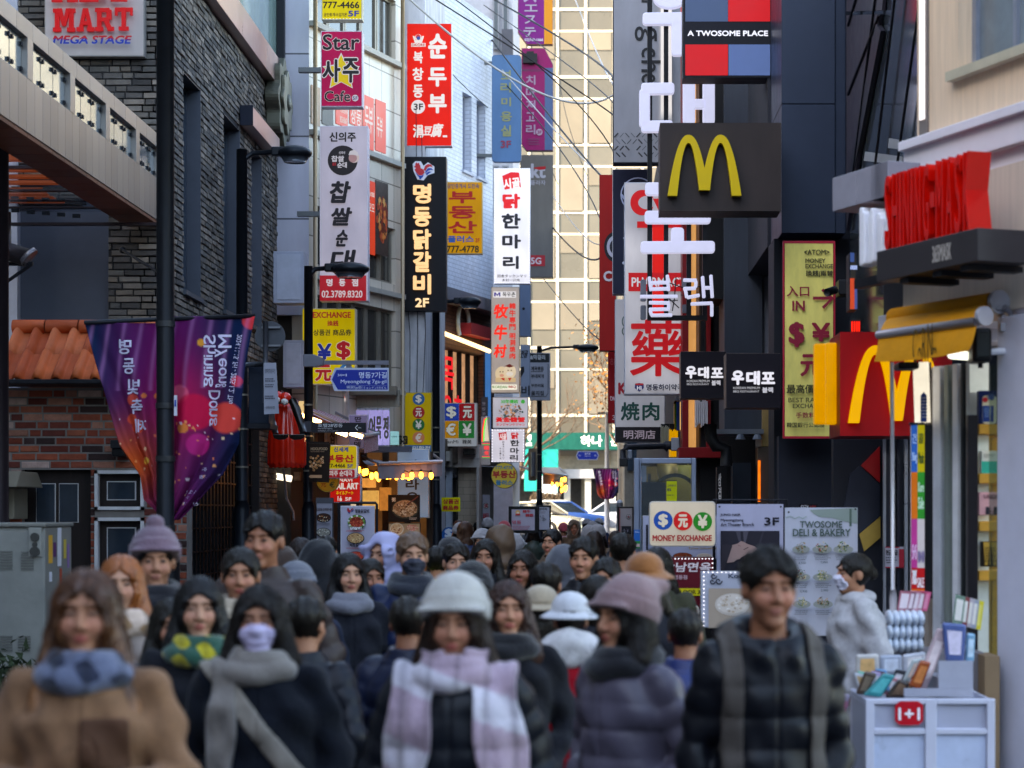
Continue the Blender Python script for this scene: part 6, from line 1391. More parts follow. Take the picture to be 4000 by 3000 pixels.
awning('striped_awning','red and white striped awning sloping down behind the lamp post',W('c6',150,905,30.4),W('c6',175,850,33.2),W('c6',792,1150,32.6),W('c6',700,1165,30.2),mat('#a82838',.8),mat('#d8ccd0',.8),14,.26)
t=thing('awning_lamp','warm fluorescent tube lamps under the striped awning','lamp',W('c6',500,1120,29.6));m=MB();wl2=mat('#ffc98a',.3,lit=20,var=0)
m.tube([W('c6',270,1020,29.8),W('c6',420,1080,29.8)],.03,wl2);m.tube([W('c6',520,1135,29.4),W('c6',590,1160,29.4)],.03,wl2);m.tube([W('c6',610,1148,29.3),W('c6',690,1172,29.3)],.03,wl2);m.each('tube',t,smooth=True);m=MB();a=W('c6',275,1010,29.5);b=W('c6',310,940,29.5);m.box((a.x,29.5,a.z),(b.x,29.6,b.z),mat('#e8c890',.4,lit=.8));m.build('box_lamp',t,bevel=.01)
t=thing('stall_front','warm lit food stall front with wooden walls under the string of bulbs','stall',W('c6',800,1659,34));m=MB();a=W('c6',560,1659,34.4);b=W('c6',1130,1270,34.4);m.box((a.x,34.4,0),(b.x,34.5,b.z),mat('#8a5c34',.7,lit=.3,var=.4,scale=3));m.build('back_wall',t);m=MB()  # wooden back wall glows by itself so the stall looks lit
for i in range(5):x=a.x+(b.x-a.x)*i/4;m.box((x-.05,34.2,0),(x+.05,34.38,b.z),mat('#3a2a1e',.6))
m.each('post',t);m=MB()
for(x0,y0,x1,y1,c,l)in((640,1440,770,1500,'#d8944a',1.0),(690,1520,790,1640,'#e0b060',.8),(800,1500,870,1650,'#c8823c',.7),(590,1560,640,1659,'#e8d8c0',.7)):p0=W('c6',x0,y1,34.1);p1=W('c6',x1,y0,34.1);m.box((p0.x,34.1,p0.z),(p1.x,34.3,p1.z),mat(c,.5,lit=l,var=.3,scale=9))
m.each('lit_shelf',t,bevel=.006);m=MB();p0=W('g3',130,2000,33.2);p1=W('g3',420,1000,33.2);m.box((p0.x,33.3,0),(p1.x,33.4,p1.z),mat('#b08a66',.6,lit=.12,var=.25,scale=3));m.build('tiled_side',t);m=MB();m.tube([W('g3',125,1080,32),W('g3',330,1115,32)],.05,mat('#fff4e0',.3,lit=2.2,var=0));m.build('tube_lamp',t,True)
m=MB();m.tube([W('g3',255,1030,31.5),W('g3',285,1300,31.5),W('g3',345,1420,31.5),W('g3',350,1500,31.5)],.02,mat('#8a8c94',.4,.5));m.build('hose',t,True);m=MB()
for(x0,y0,x1,y1,c)in((195,1110,265,1440,'#b8a0a4'),(120,1270,190,1440,'#8a4a3a'),(345,1050,410,1130,'#6a4a34')):p0=W('g3',x0,y1,32.2);p1=W('g3',x1,y0,32.2);m.box((p0.x,32.2,p0.z),(p1.x,32.3,p1.z),mat(c,.4,var=.5,scale=16))
m.each('hanging_print',t)
awning('grey_awning','grey canvas awning hung with warm bulbs over the food stall',W('c6',655,1280,35),W('c6',1120,1265,36),W('c6',1205,1330,33),W('c6',790,1348,32),mat('#c8cad4',.8),mat('#bec0ca',.8),4,.24,mat('#8a858c',.8),.1)
def bulbs(label,pts,c,Y,drop,grp,R_=.035,sw=True):
 t=thing('string_lights',label,'string lights',W(c,*pts[0],Y));m=MB();path=[W(c,x,y-drop,Y)for x,y in pts];m.tube(path,.008,darkm,5);m.build('wire',t)
 for i,(x,y)in enumerate(pts):
  p=W(c,x,y,Y+(i%3)*.12);b=MB();b.tube([p+Vector((0,0,.09)),p+Vector((0,0,.05))],.018,darkm,8);sk=b.build('socket',t)
  b=MB();b.ball(p,(R_,R_,R_*1.7),mat('#ff9a30',.1,lit=16,var=0),10,8);g_=b.build('bulb',t,True)
bulbs('string of warm amber bulbs hanging under the grey canvas awning',[(665,1385),(700,1402),(715,1398),(750,1425),(780,1420),(795,1440),(850,1425),(870,1422),(910,1428),(950,1425),(970,1420),(990,1430),(1010,1422),(1070,1420),(1135,1424)],'c6',32.4,28,'')
bulbs('string of warm amber bulbs at the far awning tip',[(1420,1475),(1455,1480),(1490,1455),(1505,1450),(1485,1500),(1500,1510),(1515,1500),(1490,1520),(1510,1515)][:0]or[(425,1480),(457,1482),(490,1452),(508,1448),(485,1478),(500,1508),(515,1500),(488,1518),(512,1512)],'c7',58,24,'',.042)
awning('cream_awning','cream fabric awning with folding arms beside the lone street lamp',W('c7',215,1365,62),W('c7',470,1370,68),W('c7',528,1420,62),W('c7',365,1408,56),mat('#b8ac9c',.8),mat('#b0a494',.8),3,.3,mat('#a08a70',.8))
S=Sign('hanging_sign','small yellow and red estate agent sign with rounded corner behind the brown banner','sign','g3',(610,802,942,1112),29.9,.16,'#e2e4ee',lit=.3,side='#c0c4d0',rad=.05,group=G1);S.rect((614,812,930,1022),'#e6d61a',rad=.03);S.text('신세계',(720,820,855,866),'#2a50b0',.06);S.text('부동산',(640,890,908,965),'#c01c2c',.07);S.text('777-4466',(640,975,828,1010),'#24241c',.05);S.text('5F',(846,980,898,1012),'#2a50b0',.06);S.rect((614,1030,915,1104),'#b8182a',rad=.02);S.text('신의주 순대국',(640,1036,895,1092),'#f0e4ea',.06);S.done()
S=Sign('hanging_sign','red nail salon sign with white and yellow lettering and rounded corners','sign','g3',(680,1062,970,1336),30.4,.2,'#d0201c',lit=.6,side='#c8c8d0',rad=.05,group=G1);S.text('NAVI',(768,1108,892,1142),'#f4eef0',.06);S.text('NAIL ART',(706,1152,948,1212),'#f4eef0',.07);S.text('ネイルアート',(742,1228,902,1262),'#f0d020',.04);S.text('5F',(826,1286,884,1318),'#f4eef0',.06);S.rect((775,1296,796,1320),'#f4eef0');S.rect((782,1276,789,1296),'#f4eef0');S.rect((757,1276,764,1320),'#f4eef0');S.done()
S=Sign('round_sign','round brown and gold sign half hidden below the brown banner','sign','g3',(560,1040,768,1228),30.1,.1,'#b8862a',lit=.25,side='#d8c050',shape=lambda s:disc(s.w/2,s.h/2,s.w/2,36),group=G1);S.text('元',(600,1140,650,1192),'#8a3a1c',.05);S.text('€',(680,1140,730,1196),'#4a4a30',.05);S.text('상품권',(590,1095,738,1130),'#5a3a1c',.04);S.done()
S=Sign('cloth_banner','brown cloth banner with a heart made of round dishes on the lamp post','banner','g3',(492,780,690,1150),29.25,.01,'#2e2018',side='#2a1d16',edge=0,rough=.8,shape=lambda s:[(s.w*.93,s.h*.0),(s.w,s.h),(0,s.h),(0,s.h*.02)]);S.text('HOOLFOOD',(508,824,662,850),'#e0b890',.03);S.text('ROOMING MARI',(508,856,634,868),'#b89070',.02)
rd=random.Random(5)
for(x,y)in[(545,950),(575,905),(605,930),(620,915),(560,925),(532,925),(512,918),(590,950),(620,945),(540,970),(560,985),(575,960),(605,968),(624,965),(555,1000),(585,990),(605,995),(525,985),(512,960),(545,1035),(540,1012),(570,1015),(530,1000),(515,1000)]:S.circ(x,y,11,rd.choice(['#d89a5c','#e0b080','#c8844a']),'dish_print');S.circ(x,y,6,rd.choice(['#8a4a28','#b86a3a','#f0d0a8']),'dish_print')
S.poly([(500,1095),(515,1080),(620,1080),(620,1108),(515,1108)],'#d09a70');S.rect((490,776,690,788),'#1c1512','top_bar',ext=.03);S.done()
S=Sign('menu_board','tall dark framed menu board with two bowl pictures by the lamp post','menu board','g3',(555,1290,714,1659+250),26.5,.08,'#8f8d98',side='#3a3a40',group='standing menu boards');S.rect((555,1290,714,1342),'#4a4a50');S.text("원조점'을 검색해주세요",(556,1386,708,1412),'#4a3a3c',.03);S.food(556,1432,696,1518,['#3a2018','#8a4a28','#c07a4a','#d8c8a8','#5a3a20'],40,'#2a2a30');S.lines((556,1526,700,1550),2,'#4a4a54');S.food(556,1568,696,1655,['#8a867c','#b4ae9c','#5a4a3a','#d8d4c4'],40,'#2a2a30',2);S.food(560,1700,700,1790,['#b08a6a','#8a3a28','#d0b890'],40,'#2a2a30',2);S.done()
S=Sign('menu_board','white menu board with a rooster and two dish pictures in a black tube frame','menu board','e6',(545,1128,862,1659),24.6,.03,'#b4b0c2',side='#c0c0c8',group='standing menu boards');rooster(S,602,1146,72,56,'#b8303a','#2a3a7c');S.text('명동닭갈비',(682,1158,812,1194),'#3a3640',.05);S.food(615,1208,782,1348,['#b83a28','#d85a3a','#8a2a1c','#e07a4a'],90,'#2a2a2a',7);
for i in range(26):a=i*.2417;S.circ(698+72*math.cos(a),1278+58*math.sin(a),10,['#4a7a3a','#7aa04a','#e8e4d8'][i%3],'printed_dish')
S.text('닭갈비',(642,1322,748,1350),'#f0ecf0',.06,outline=('#26242a',.06));S.lines((605,1352,800,1372),2,'#b05a60');S.food(612,1376,776,1480,['#c8a070','#8a5a30','#e0c890','#b07a48'],80,'#2a2a2a',8);S.text('치즈 닭갈비',(640,1478,776,1506),'#26242a',.05);S.lines((605,1514,800,1530),1,'#b05a60');S.food(612,1546,776,1640,['#c83a28','#8a2a20','#e07a4a'],60,'#2a2a2a',9)
P6=[W('e6',x,y,24.7)for x,y in((528,1800),(530,1110),(545,1100),(870,1100),(882,1115),(884,1800))];S.g('tube_frame').tube(P6,.016,darkm,8);S.done()
S=Sign('food_poster','dark framed food poster showing a big bowl of rice soup','poster','e6',(985,1025,1280,1278),33,.05,'#221c18',lit=.15,side='#151312');S.food(1018,1068,1268,1248,['#b89a7a','#d8c4a4','#8a6a4a','#e8dcc8','#a07a54','#5a3a20'],260,'#3a3a2c',11);S.stroke([(1160,1120),(1265,1040)],12,'#6a3a34','printed_dish');S.text('粥',(1022,1052,1056,1090),'#e8e4dc',.04);S.lines((1180,1238,1260,1262),2,'#d8d0c8');S.done()
S=Sign('food_poster','row of lit meat pictures beneath the dark bowl poster','poster','e6',(985,1285,1285,1420),33.1,.05,'#a89078',lit=.3,side='#2a2220');S.food(1005,1285,1130,1400,['#c8a88a','#8a5a44','#e0d0b8'],60,'#d8d4d0',4);S.food(1140,1295,1275,1370,['#d06a70','#e8a0a0','#b84a54','#f0d0c8'],90,None,5);S.done()
S=Sign('upright_sign','pale blue lit upright sign with dark Korean letters behind the bulbs','sign','e6',(1068,600,1365,1240),33.6,.2,'#8fa8cc',lit=.45,side='#d8ccc0',glow=.35);S.text('라',(1148,880,1275,980),'#2a2420',.05);S.text('오',(1150,1000,1270,1100),'#2a2420',.05);S.text('가',(1150,700,1270,800),'#2a2420',.05);S.done()
S=Sign('upright_sign','lilac upright sign with black Korean syllables under the striped awning','sign','c6',(600,1028,725,1250),31,.1,'#8e88b8',lit=.25,side='#b8b0c0',group=G1);S.text('딴',(640,1040,684,1075),'#24222c',.05);S.text('오',(640,1168,676,1198),'#24222c',.05);S.text('뎅',(636,1202,678,1240),'#24222c',.05);S.done()
t=thing('lilac_letter_fascia','white corrugated fascia with tall lilac lit letters above the stall','shop sign',W('c6',740,1220,34));m=MB();F=Frame((0,33.6,0));q=lambda x,y:(W('c6',x,y,33.6).x,W('c6',x,y,33.6).z);a,b=q(600,1240),q(870,985)
for i in range(7):u=a[0]+(b[0]-a[0])*i/7;m.fbox(F,u,u+(b[0]-a[0])/7-.012,a[1],b[1],-.1,.0 if i%2 else .02,mat('#c4c8d0',.5))
m.each('panel',t,bevel=.004);m=MB()
for ch,x0,x1 in(('부',606,660),('산',668,722),('어',734,775),('묵',780,815),('정',826,862)):c0,c1_=q(x0,1225),q(x1,1000);m.fbox(F,c0[0]-.01,c1_[0]+.01,c0[1],c1_[1],.021,.03,mat('#a8a4f0',.4,lit=.7,glow=.3));m.text(F,ch,(c0[0],c0[1]+.1,c1_[0],c1_[1]-.1),.034,mat('#6a6458',.5),.03,ext=.03)
m.build('lettering',t);m=MB();c0,c1_=q(600,985),q(920,870);
for i in range(18):u=c0[0]+(c1_[0]-c0[0])*i/18;m.fbox(F,u,u+.07,c0[1]+.02,c1_[1],-.08,-.0+.02*(i%2),mat('#8a8478',.5,.3))
m.build('louvre_panel',t);m=MB();c0,c1_=q(600,905),q(920,850);m.fbox(F,c0[0],c1_[0],c0[1],c1_[1],.04,.3,mat('#6f6a60',.5,.2));c0,c1_=q(665,1272),q(1010,1238);m.fbox(F,c0[0],c1_[0],c0[1],c1_[1],-.1,.4,mat('#4c4c54',.5,.2));m.each('ledge',t)
m=MB();c0,c1_=q(875,1225),q(928,1138);m.fbox(F,c0[0],c1_[0],c0[1],c1_[1],.03,.12,mat('#8fd0dc',.4,lit=.6));m.text(F,'다찌마루',(c0[0]+.02,c0[1]+.15,c1_[0]-.02,c1_[1]-.1),.124,mat('#20525e'),.02);c0,c1_=q(930,1222),q(985,1165);m.text(F,'751-2550',(c0[0],c0[1],c1_[0],c1_[1]),.05,mat('#16140f'),.03,ext=.04);m.build('number_sign',t)
t=thing('white_wall_panels','white shop wall panels with brush lettering and a rooster lamp behind the lamp post','wall',W('c6',450,1200,33.4));F=Frame((0,33.2,0));q=lambda x,y:(W('c6',x,y,33.2).x,W('c6',x,y,33.2).z);m=MB()
for x0,x1,c in((360,398,'#b4b8c4'),(400,460,'#bcc0ca'),(462,522,'#a8a09c'),(524,602,'#b8b0ac')):a,b=q(x0,1260),q(x1-2,860);m.fbox(F,a[0],b[0],a[1],b[1],-.1,.0,mat(c,.6))
m.each('panel',t,bevel=.004);m=MB();a,b=q(470,1030),q(520,905);m.text(F,'처가',(a[0],a[1],b[0],b[1]),.004,mat('#4a4440'),.03);a,b=q(478,1220),q(510,1120);m.text(F,'집',(a[0],a[1],b[0],b[1]),.004,mat('#4a4440'),.03);m.build('lettering',t);m=MB()
P_=lambda*p:[q(555+30*a,890+110*b)for a,b in p];m.prism(F,P_((.2,.1),(.5,0),(.7,.2),(.9,.35),(.6,.6),(.5,1),(.35,.7),(.2,.5))[::-1],.01,.03,mat('#e8d8d8',.4,lit=.9));m.prism(F,P_((.3,.05),(.5,0),(.75,.25),(.5,.3))[::-1],.031,.04,mat('#d83038',.4,lit=.8));m.prism(F,P_((.35,.5),(.6,.55),(.5,.85))[::-1],.031,.04,mat('#3a4aa0',.4));m.build('rooster_lamp',t)
for i,(x0,y0,x1,y1,lab)in enumerate(((175,545,310,850,'pale grey box unit on the wall behind the round traffic sign'),(112,-30,308,305,'large pale grey panel box above the dark cable recess'))):
 t=thing('wall_box',lab,'box',W('c6',x0,y1,31));m=MB();a=W('c6',x0,y1,31.4-.6*i);b=W('c6',x1,y0,31.4-.6*i);m.box((a.x,a.y,a.z),(b.x,a.y+.4,b.z),mat('#a4a8b8',.5));m.build('body',t,bevel=.008);m=MB();m.box((a.x+.05,a.y-.012,a.z+.05),(b.x-.05,a.y-.001,b.z-.05),mat('#acb0be',.5));m.build('cover',t,bevel=.004)
t=thing('pier_house','beige tiled ground floor with pale pier and doorway under the four coloured sign','building',W('g4',400,1600,44));m=MB();q=lambda x,y,Y=44:W('g4',x,y,Y)
a,b=q(300,1700),q(580,625);m.box((a.x,44,0),(b.x,44.4,q(0,835).z),pattern_mat('#cdb8a4','#a09080','brick',.3,.15,'xz',.006));m.box((a.x,43.6,q(0,834).z),(b.x,44.3,q(0,610).z),pattern_mat('#c2b8b2','#9a938e','grid',.9,.5,'xz',.01));m.build('wall',t);m=MB()
for x0,x1,c,d in((140,190,'#ccd0e0',.3),(190,305,'#b2bccc',.1),(310,345,'#1c1a18',.2),(555,580,'#a49c98',.6)):a,b=q(x0,0,43.5),q(x1,835,43.5);m.box((a.x,43.5-d,0),(b.x,43.9,b.z),mat(c,.6))
m.each('pier',t);m=MB();a,b=q(195,830,43.2),q(300,640,43.2);m.box((a.x,43.1,a.z),(b.x,43.4,b.z),mat('#77706a',.6));a,b=q(200,770,43),q(280,672,43);m.box((a.x,42.9,a.z),(b.x,43.09,b.z),mat('#a8a49c',.5));a,b=q(412,706,43.4),q(528,645,43.4);m.box((a.x,43.2,a.z),(b.x,43.58,b.z),mat('#2a2624',.5));m.each('meter_box',t,bevel=.008)
for x in(215,330):m=MB();m.tube([q(x-22,928,43),q(x+18,940,43)],.06,mat('#16171a',.4),10);m.tube([q(x,925,43.1),q(x-10,890,43.3)],.02,darkm);m.build('security_camera',t,True)
t=thing('neon_food_sign','narrow upright neon sign with red and green outlines beside the crab sign','sign',W('g4',635,560,44.4));F=Frame((0,44.4,0));q=lambda x,y:(W('g4',x,y,44.4).x,W('g4',x,y,44.4).z);m=MB();a,b=q(584,805),q(674,325);m.fbox(F,a[0],b[0],a[1],b[1],-.15,0,mat('#a8a8b4',.4,lit=.2));m.build('cabinet',t,bevel=.006);m=MB()
for k,(c,x)in enumerate((('#f03030',600),('#30c050',608))):m.tube([F.p(*q(x,575),.02),F.p(*q(x+4,460),.02),F.p(*q(x+22,350),.02),F.p(*q(x+40,345),.02)],.02,mat(c,.3,lit=1.6,var=0),6)
a,b=q(612,570),q(664,360);m.prism(F,[(a[0],a[1]),(b[0],a[1]),(b[0]-.04,b[1]),((a[0]+b[0])/2,b[1]+.1),(a[0],b[1]-.4)],.004,.012,mat('#e8dcc8',.4,lit=.7))
for y0,c in((590,'#f04048'),(600,'#30a850'),(720,'#f04048'),(730,'#30a850')):a,b=q(594,y0+8),q(672,y0);m.fbox(F,a[0],b[0],a[1],b[1],.01,.02,mat(c,.3,lit=1.2,var=0))
for i,ch in enumerate('韓食'):a,b=q(612,660+i*50),q(668,614+i*50);m.text(F,ch,(a[0],a[1],b[0],b[1]),.02,mat('#e84850',.3,lit=1.0,var=0),.06)
m.build('neon',t)
S=Sign('dark_hanging_sign','small dark upright sign with grey syllables beside the four coloured sign','sign','g4',(585,130,650,318),44.9,.15,'#4a5058',side='#3a3e46',group=G1)
for i,ch in enumerate('뽀밤콩'):S.text(ch,(596,180+i*52,630,212+i*52),'#9aa0a8',.03)
S.done()
S=Sign('upright_banner','white upright banner with a round green and red stamp low by the street','banner','g4',(598,1104,674,1500),45,.05,'#a8a8b8',side='#9a9aa8');S.circ(634,1214,29,'#1c6a3a');S.circ(634,1214,24,'#d8d4dc');S.text('燒',(616,1192,654,1236),'#b02430',.04);S.text('明',(606,1290,660,1350),'#b02438',.05);S.text('洞',(606,1380,660,1440),'#b02438',.05);S.done()
S=Sign('upright_banner','grey blue upright sign with brush strokes behind the lit cow sign','banner','c7',(220,575,283,915),53,.15,'#9aa4b8',side='#6a7488',group=G1);S.text('전골',(222,610,268,660),'#2c2c30',.04,ital=.2);S.poly([(222,720),(244,715),(246,750),(222,790)],'#26262c');S.text('비',(226,840,280,905),'#3a3c44',.04);S.done()
S=Sign('blade_sign','plain grey blue blade sign backing the lit cow sign','sign','c7',(214,182,287,522),50.5,.2,'#6d7c96',side='#5a667c',group=G1);S.circ(241,342,9,'#1c1e24');S.done()
S=Sign('menu_sign','white sign with a black frame and Korean menu lines behind the lone lamp','sign','c7',(280,628,414,935),54,.15,'#a8a8b4',side='#8a8a94',group=G1);S.rect((280,632,408,690),'#26282c');S.text('&막걸리',(284,640,380,672),'#c8c8cc',.04)
for(tx,y,h)in(('제육볶음',715,28),('부대찌개',766,26),('무한리필',828,22),('을지집',874,30)):S.text(tx,(290,y,372,y+h),'#26282c',.04)
S.lines((288,745,375,760),1,'#4a4a50');S.stroke([(286,910),(386,910),(400,890),(400,700)],4,'#26282c');S.done()
S=Sign('menu_board','black framed white menu board with red characters in the street centre','menu board','e7',(792,768,1108,1060),33,.06,'#a8a4b4',side='#16171a',group='standing menu boards',edge=.05);S.text('韓牛',(945,806,1028,840),'#b82c38',.05);S.text('韓豚',(975,848,1062,882),'#b82c38',.05);S.circ(892,835,26,'#d8b060','cartoon');S.circ(892,840,14,'#e8d8c0','cartoon');S.rect((868,848,918,865),'#c83a3a','cartoon');S.text('명동',(830,920,930,960),'#b86070',.05);S.lines((830,980,1060,1030),3,'#a06070');S.done()
S=Sign('menu_board','narrow black framed white menu board with a grey dish picture','menu board','e7',(1104,758,1252,1040),33.8,.06,'#a4a8b8',side='#16171a',group='standing menu boards',edge=.03);S.text('한마리',(1110,784,1208,812),'#2a2c34',.05);S.lines((1118,826,1206,850),2,'#6a6c78');S.food(1112,858,1206,942,['#6a6a74','#8a8a94','#4a4a54','#a8a4a8'],50,None,6);S.done()
S=Sign('menu_board','dark framed upright board with a flower crest and grilled meat pictures','menu board','e7',(1972,772,2145,1260),27,.07,'#8c8484',side='#1c1517',group='standing menu boards',edge=.02);S.rect((1998,796,2120,980),'#9a9294')
for i in range(5):S.circ(2088+16*math.cos(i*1.257+.3),882+16*math.sin(i*1.257+.3),13,'#4a4448','emblem');S.circ(2088+16*math.cos(i*1.257+.3),882+16*math.sin(i*1.257+.3),10,'#9a9294','emblem')
S.circ(2088,882,8,'#8a2a38','emblem');S.rect((2012,982,2115,1070),'#1c1c24');S.food(2018,990,2110,1066,['#3a3a4a','#8a8a9a','#5a5060'],30,None,4);S.rect((2012,1075,2115,1162),'#5a3a28');S.food(2015,1078,2112,1160,['#a0683c','#7a4424','#c89060'],60,None,5);S.rect((1990,790,1997,1250),'#8a1c28');S.rect((2012,1195,2115,1250),'#3a3438');S.done()
S=Sign('sticker_board','blue and green sticker plates on the booth post','notice','e7',(2146,1020,2212,1220),20.9,.004,'#1a66b8',side='#1a66b8',edge=0);S.rect((2146,1142,2212,1222),'#1f8a4a');S.lines((2154,1034,2204,1060),2,'#b8d0f0');S.rect((2170,1172,2208,1206),'#c8a8a8');S.done()

# ------------------------------------------------------------------ hanging signs, right row
S=Sign('blade_sign','large silver blade sign with vertical serif Latin lettering and herringbone foot','sign','c3',(820,-260,1330,1056),28,.3,'#aeb4c4',side='#1c2028',group=G1,lit=.12,glow=.3)
for ch,y0,y1,x0,x1 in(('o',-75,-5,1005,1060),('r',0,60,1005,1070),('g',172,268,960,1105),('c',308,372,1004,1095),('h',392,470,1004,1142),('e',478,540,1004,1095),('f',560,610,1004,1140)):S.text(ch,(x0,y0,x1,y1),'#1d1f28',.02,rot=-90)
rd=random.Random(3)
for r_ in range(4):
 for i in range(14):
  x,y=828+i*36+(r_%2)*12,878+r_*44;sg=1 if(r_+i//2)%2 else-1
  if x<1140 and rd.random()<.9:S.stroke([(x,y-14*sg),(x+26,y+14*sg)],rd.choice([5,9,9,3]),'#33343e','herringbone')
S.rect((1128,-200,1200,980),'#c8ccd8','graphic');S.done()
S=Sign('blade_sign','square four block sign in red and blue with a dark band of white capitals','sign','c2',(2768,-40,3338,502),21.4,.34,'#1a1d2a',lit=.4,side='#151722',group=G1,edge=0)
X4=lambda x:(2900-1000+x*.66305)/.60277
S.rect((2782,-40,3058,140),'#4a628e',lit=.5);S.rect((3060,-40,X4(163),140),'#d0101c',lit=.7);S.rect((2782,290,3058,490),'#d0101c',lit=.7);S.rect((3062,290,X4(163),490),'#5672b0',lit=.6);S.text('A TWOSOME PLACE',(2796,200,X4(150),236),'#dfe6ff',.06,lit=1.1);S.done()
def arches(S,x0,y0,x1,y1,col,lit,ext,thick=.11,mid=.09):
 w=(x1-x0);t=thick*w/2;xm=(x0+x1)/2;n=20
 for a,b,k in((x0+t,xm,0),(xm,x1-t,1)):
  c,r=(a+b)/2,(b-a)/2;o_,i_=[],[]
  for q in range(-n,n+1):
   s_=q/n;yb=y1-(mid*(y1-y0)if(s_>0)==(k==0)and abs(s_)==1 else 0)
   o_.append((c+s_*r+t*(s_ if abs(s_)<1 else s_),y0+(yb-y0)*abs(s_)**2.3));i_.append((c+s_*(r-t),y0+t*1.7+(yb-y0-t*1.7)*abs(s_)**2.1))
  S.poly(o_+i_[::-1],col,'arch_emblem',lit,ext)
S=Sign('box_sign','dark brown weathered box sign with big raised yellow double arches','sign','c3',(1125,796,1910,1368),19.6,.45,'#38302f',side='#2e2727',group=G1,rough=.5,var=.2,edge=0)
arches(S,1172,885,1648,1278,'#dcb800',0,.09,.13);S.done()
S=Sign('cube_sign','deep red cube sign with yellow double arches on two faces','sign','c8',(575,448,1235,1060),16.9,.75,'#a80d14',side='#7c0c10',rough=.35,edge=0,group=G1)
arches(S,620,530,1190,985,'#f4b400',.75,.07,.11,.03)
S.done()
t=S.t;m=MB();ym=mat('#f0a800',.35,lit=.6);x=S.fr.o.x
for i,(xa,xb,y0,y1,dY)in enumerate(((430,468,515,990,.62),(468,545,510,992,.2))):a=W('c8',xa,y1,16.9+dY);b=W('c8',xb,y0,16.9+dY);m.box((x-.09-.05*(1-i),16.9+dY,a.z),(x-.002,16.9+dY+.12,b.z),ym)
m.build('side_arch',t,bevel=.012)
t=thing('channel_letter_sign','tall white rounded channel letters on a black vertical frame','sign',W('g6',740,1600,22.8))
def channel():
 Y=22.8;F=Frame((0,Y,0));q=lambda x,y,c='g6':(W(c,x,y,Y).x,W(c,x,y,Y).z);fm=mat('#15161a',.5,.3);m=MB()
 for x0,x1 in((413,465),(592,640),(838,888),(1010,1060)):a,b=q(x0,1650),q(x1,-1900);m.fbox(F,a[0],b[0],a[1],b[1],-.12,-.04,fm)
 a,b=q(413,1655),q(1062,1605);m.fbox(F,a[0],b[0],a[1],b[1],-.13,-.03,fm);m.build('frame',t)
 wl=mat('#c9d2fa',.35,lit=.82,var=.04);back=mat('#16181e',.5);k=.36173*Y/FPX
 def cap(p0,p1,w,mb,n0=-.03,n1=.06,mt=None,c='g6'):
  a,b=Vector(q(*p0,c)),Vector(q(*p1,c));s_=CROP[c][2]*Y/FPX;w=w*s_/2;d=(b-a).normalized();nrm=Vector((-d.y,d.x));r=w*.55;L=(b-a).length
  pts=rrect(-w*.0-w*.2,-w,L+w*.2,w,r,4);mb.prism(F,[tuple(a+d*u+nrm*v)for u,v in pts],n0,n1,mt or wl)
 L1=MB()
 for p0,p1,w in(((395,555),(1080,555),140),((350,880),(1125,875),130),((735,680),(735,830),140),((400,250),(620,250),140)):cap(p0,p1,w,L1)
 for p0,p1,w in(((1010,580),(1210,578),75),((1025,590),(1025,820),70),((1010,825),(1200,822),75),((1312,520),(1312,800),80),((1440,520),(1440,800),78),((1340,678),(1420,678),62),((1020,128),(1300,125),80),((1235,150),(1235,360),72)):cap(p0,p1,w,L1,c='c3')
 a,b=q(1190,5,'c3'),q(0,0,'c3');L1.prism(F,disc(a[0],a[1]+.02,110*.60277*Y/FPX,30,68*.60277*Y/FPX),-.03,.06,wl)
 L1.build('lettering',t,bevel=.012)
 L2=MB();s2=34
 for p0,p1 in(((430,1200),(450,1345)),((625,1180),(640,1345)),((450,1262),(630,1258)),((445,1330),(630,1325)),((335,1410),(735,1408)),((430,1475),(650,1478)),((640,1490),(640,1540)),((430,1548),(650,1545)),((440,1560),(455,1608)),((450,1612),(675,1610)),((800,1232),(940,1235)),((935,1245),(930,1310)),((800,1325),(930,1320)),((820,1335),(835,1420)),((840,1420),(970,1395)),((1005,1195),(1020,1420)),((1095,1180),(1110,1420)),((1030,1315),(1100,1315)),((880,1490),(1110,1480)),((1105,1490),(1105,1620))):cap(p0,p1,s2,L2,-.0,.07)
 L2.build('small_lettering',t,bevel=.008)
 m=MB()
 for p0,p1,w in(((372,1210),(372,1430),62),((372,1490),(372,1630),60),((820,1200),(820,1280),50),((820,1480),(825,1560),50)):cap(p0,p1,w,m,-.24,-.16,mat('#6f727c',.5))
 m.build('rear_letter',t)
 m=MB();rd=random.Random(8)
 for i in range(7):a=Vector(q(rd.uniform(560,1000),rd.uniform(1150,1450)));b=Vector(q(rd.uniform(560,1050),rd.uniform(1200,1550)));m.tube([F.p(a.x,a.y,-.14),F.p((a.x+b.x)/2,(a.y+b.y)/2-.06,-.1),F.p(b.x,b.y,-.14)],.006,darkm,4)
 m.build('cable',t)
channel()
S=Sign('blade_sign','tall white and red pharmacy blade sign with a huge red Chinese character','sign','g6',(163,172,800,(1150+810*.48222-650)/.36173),26,.3,'#c8ccdc',lit=.5,side='#b8bcc8',group=G1,glow=.4)
yg=lambda y:(1150+y*.48222-650)/.36173
xg=lambda x:(2350+x*.48222-2380)/.36173
S.circ(355,392,128,'#d8141c',ry=138);S.circ(402,392,90,'#b8bccc',ry=72);S.rect((300,595,790,665),'#d8141c');S.poly([(470,350),(560,350),(660,530),(560,530)],'#d8141c');S.rect((465,660,592,yg(190)),'#e01810',lit=.7);S.rect((207,1150,798,1350),'#d01420');S.text('PHARMACY',(240,1200,830,1302),'#dfe2f0',.04)
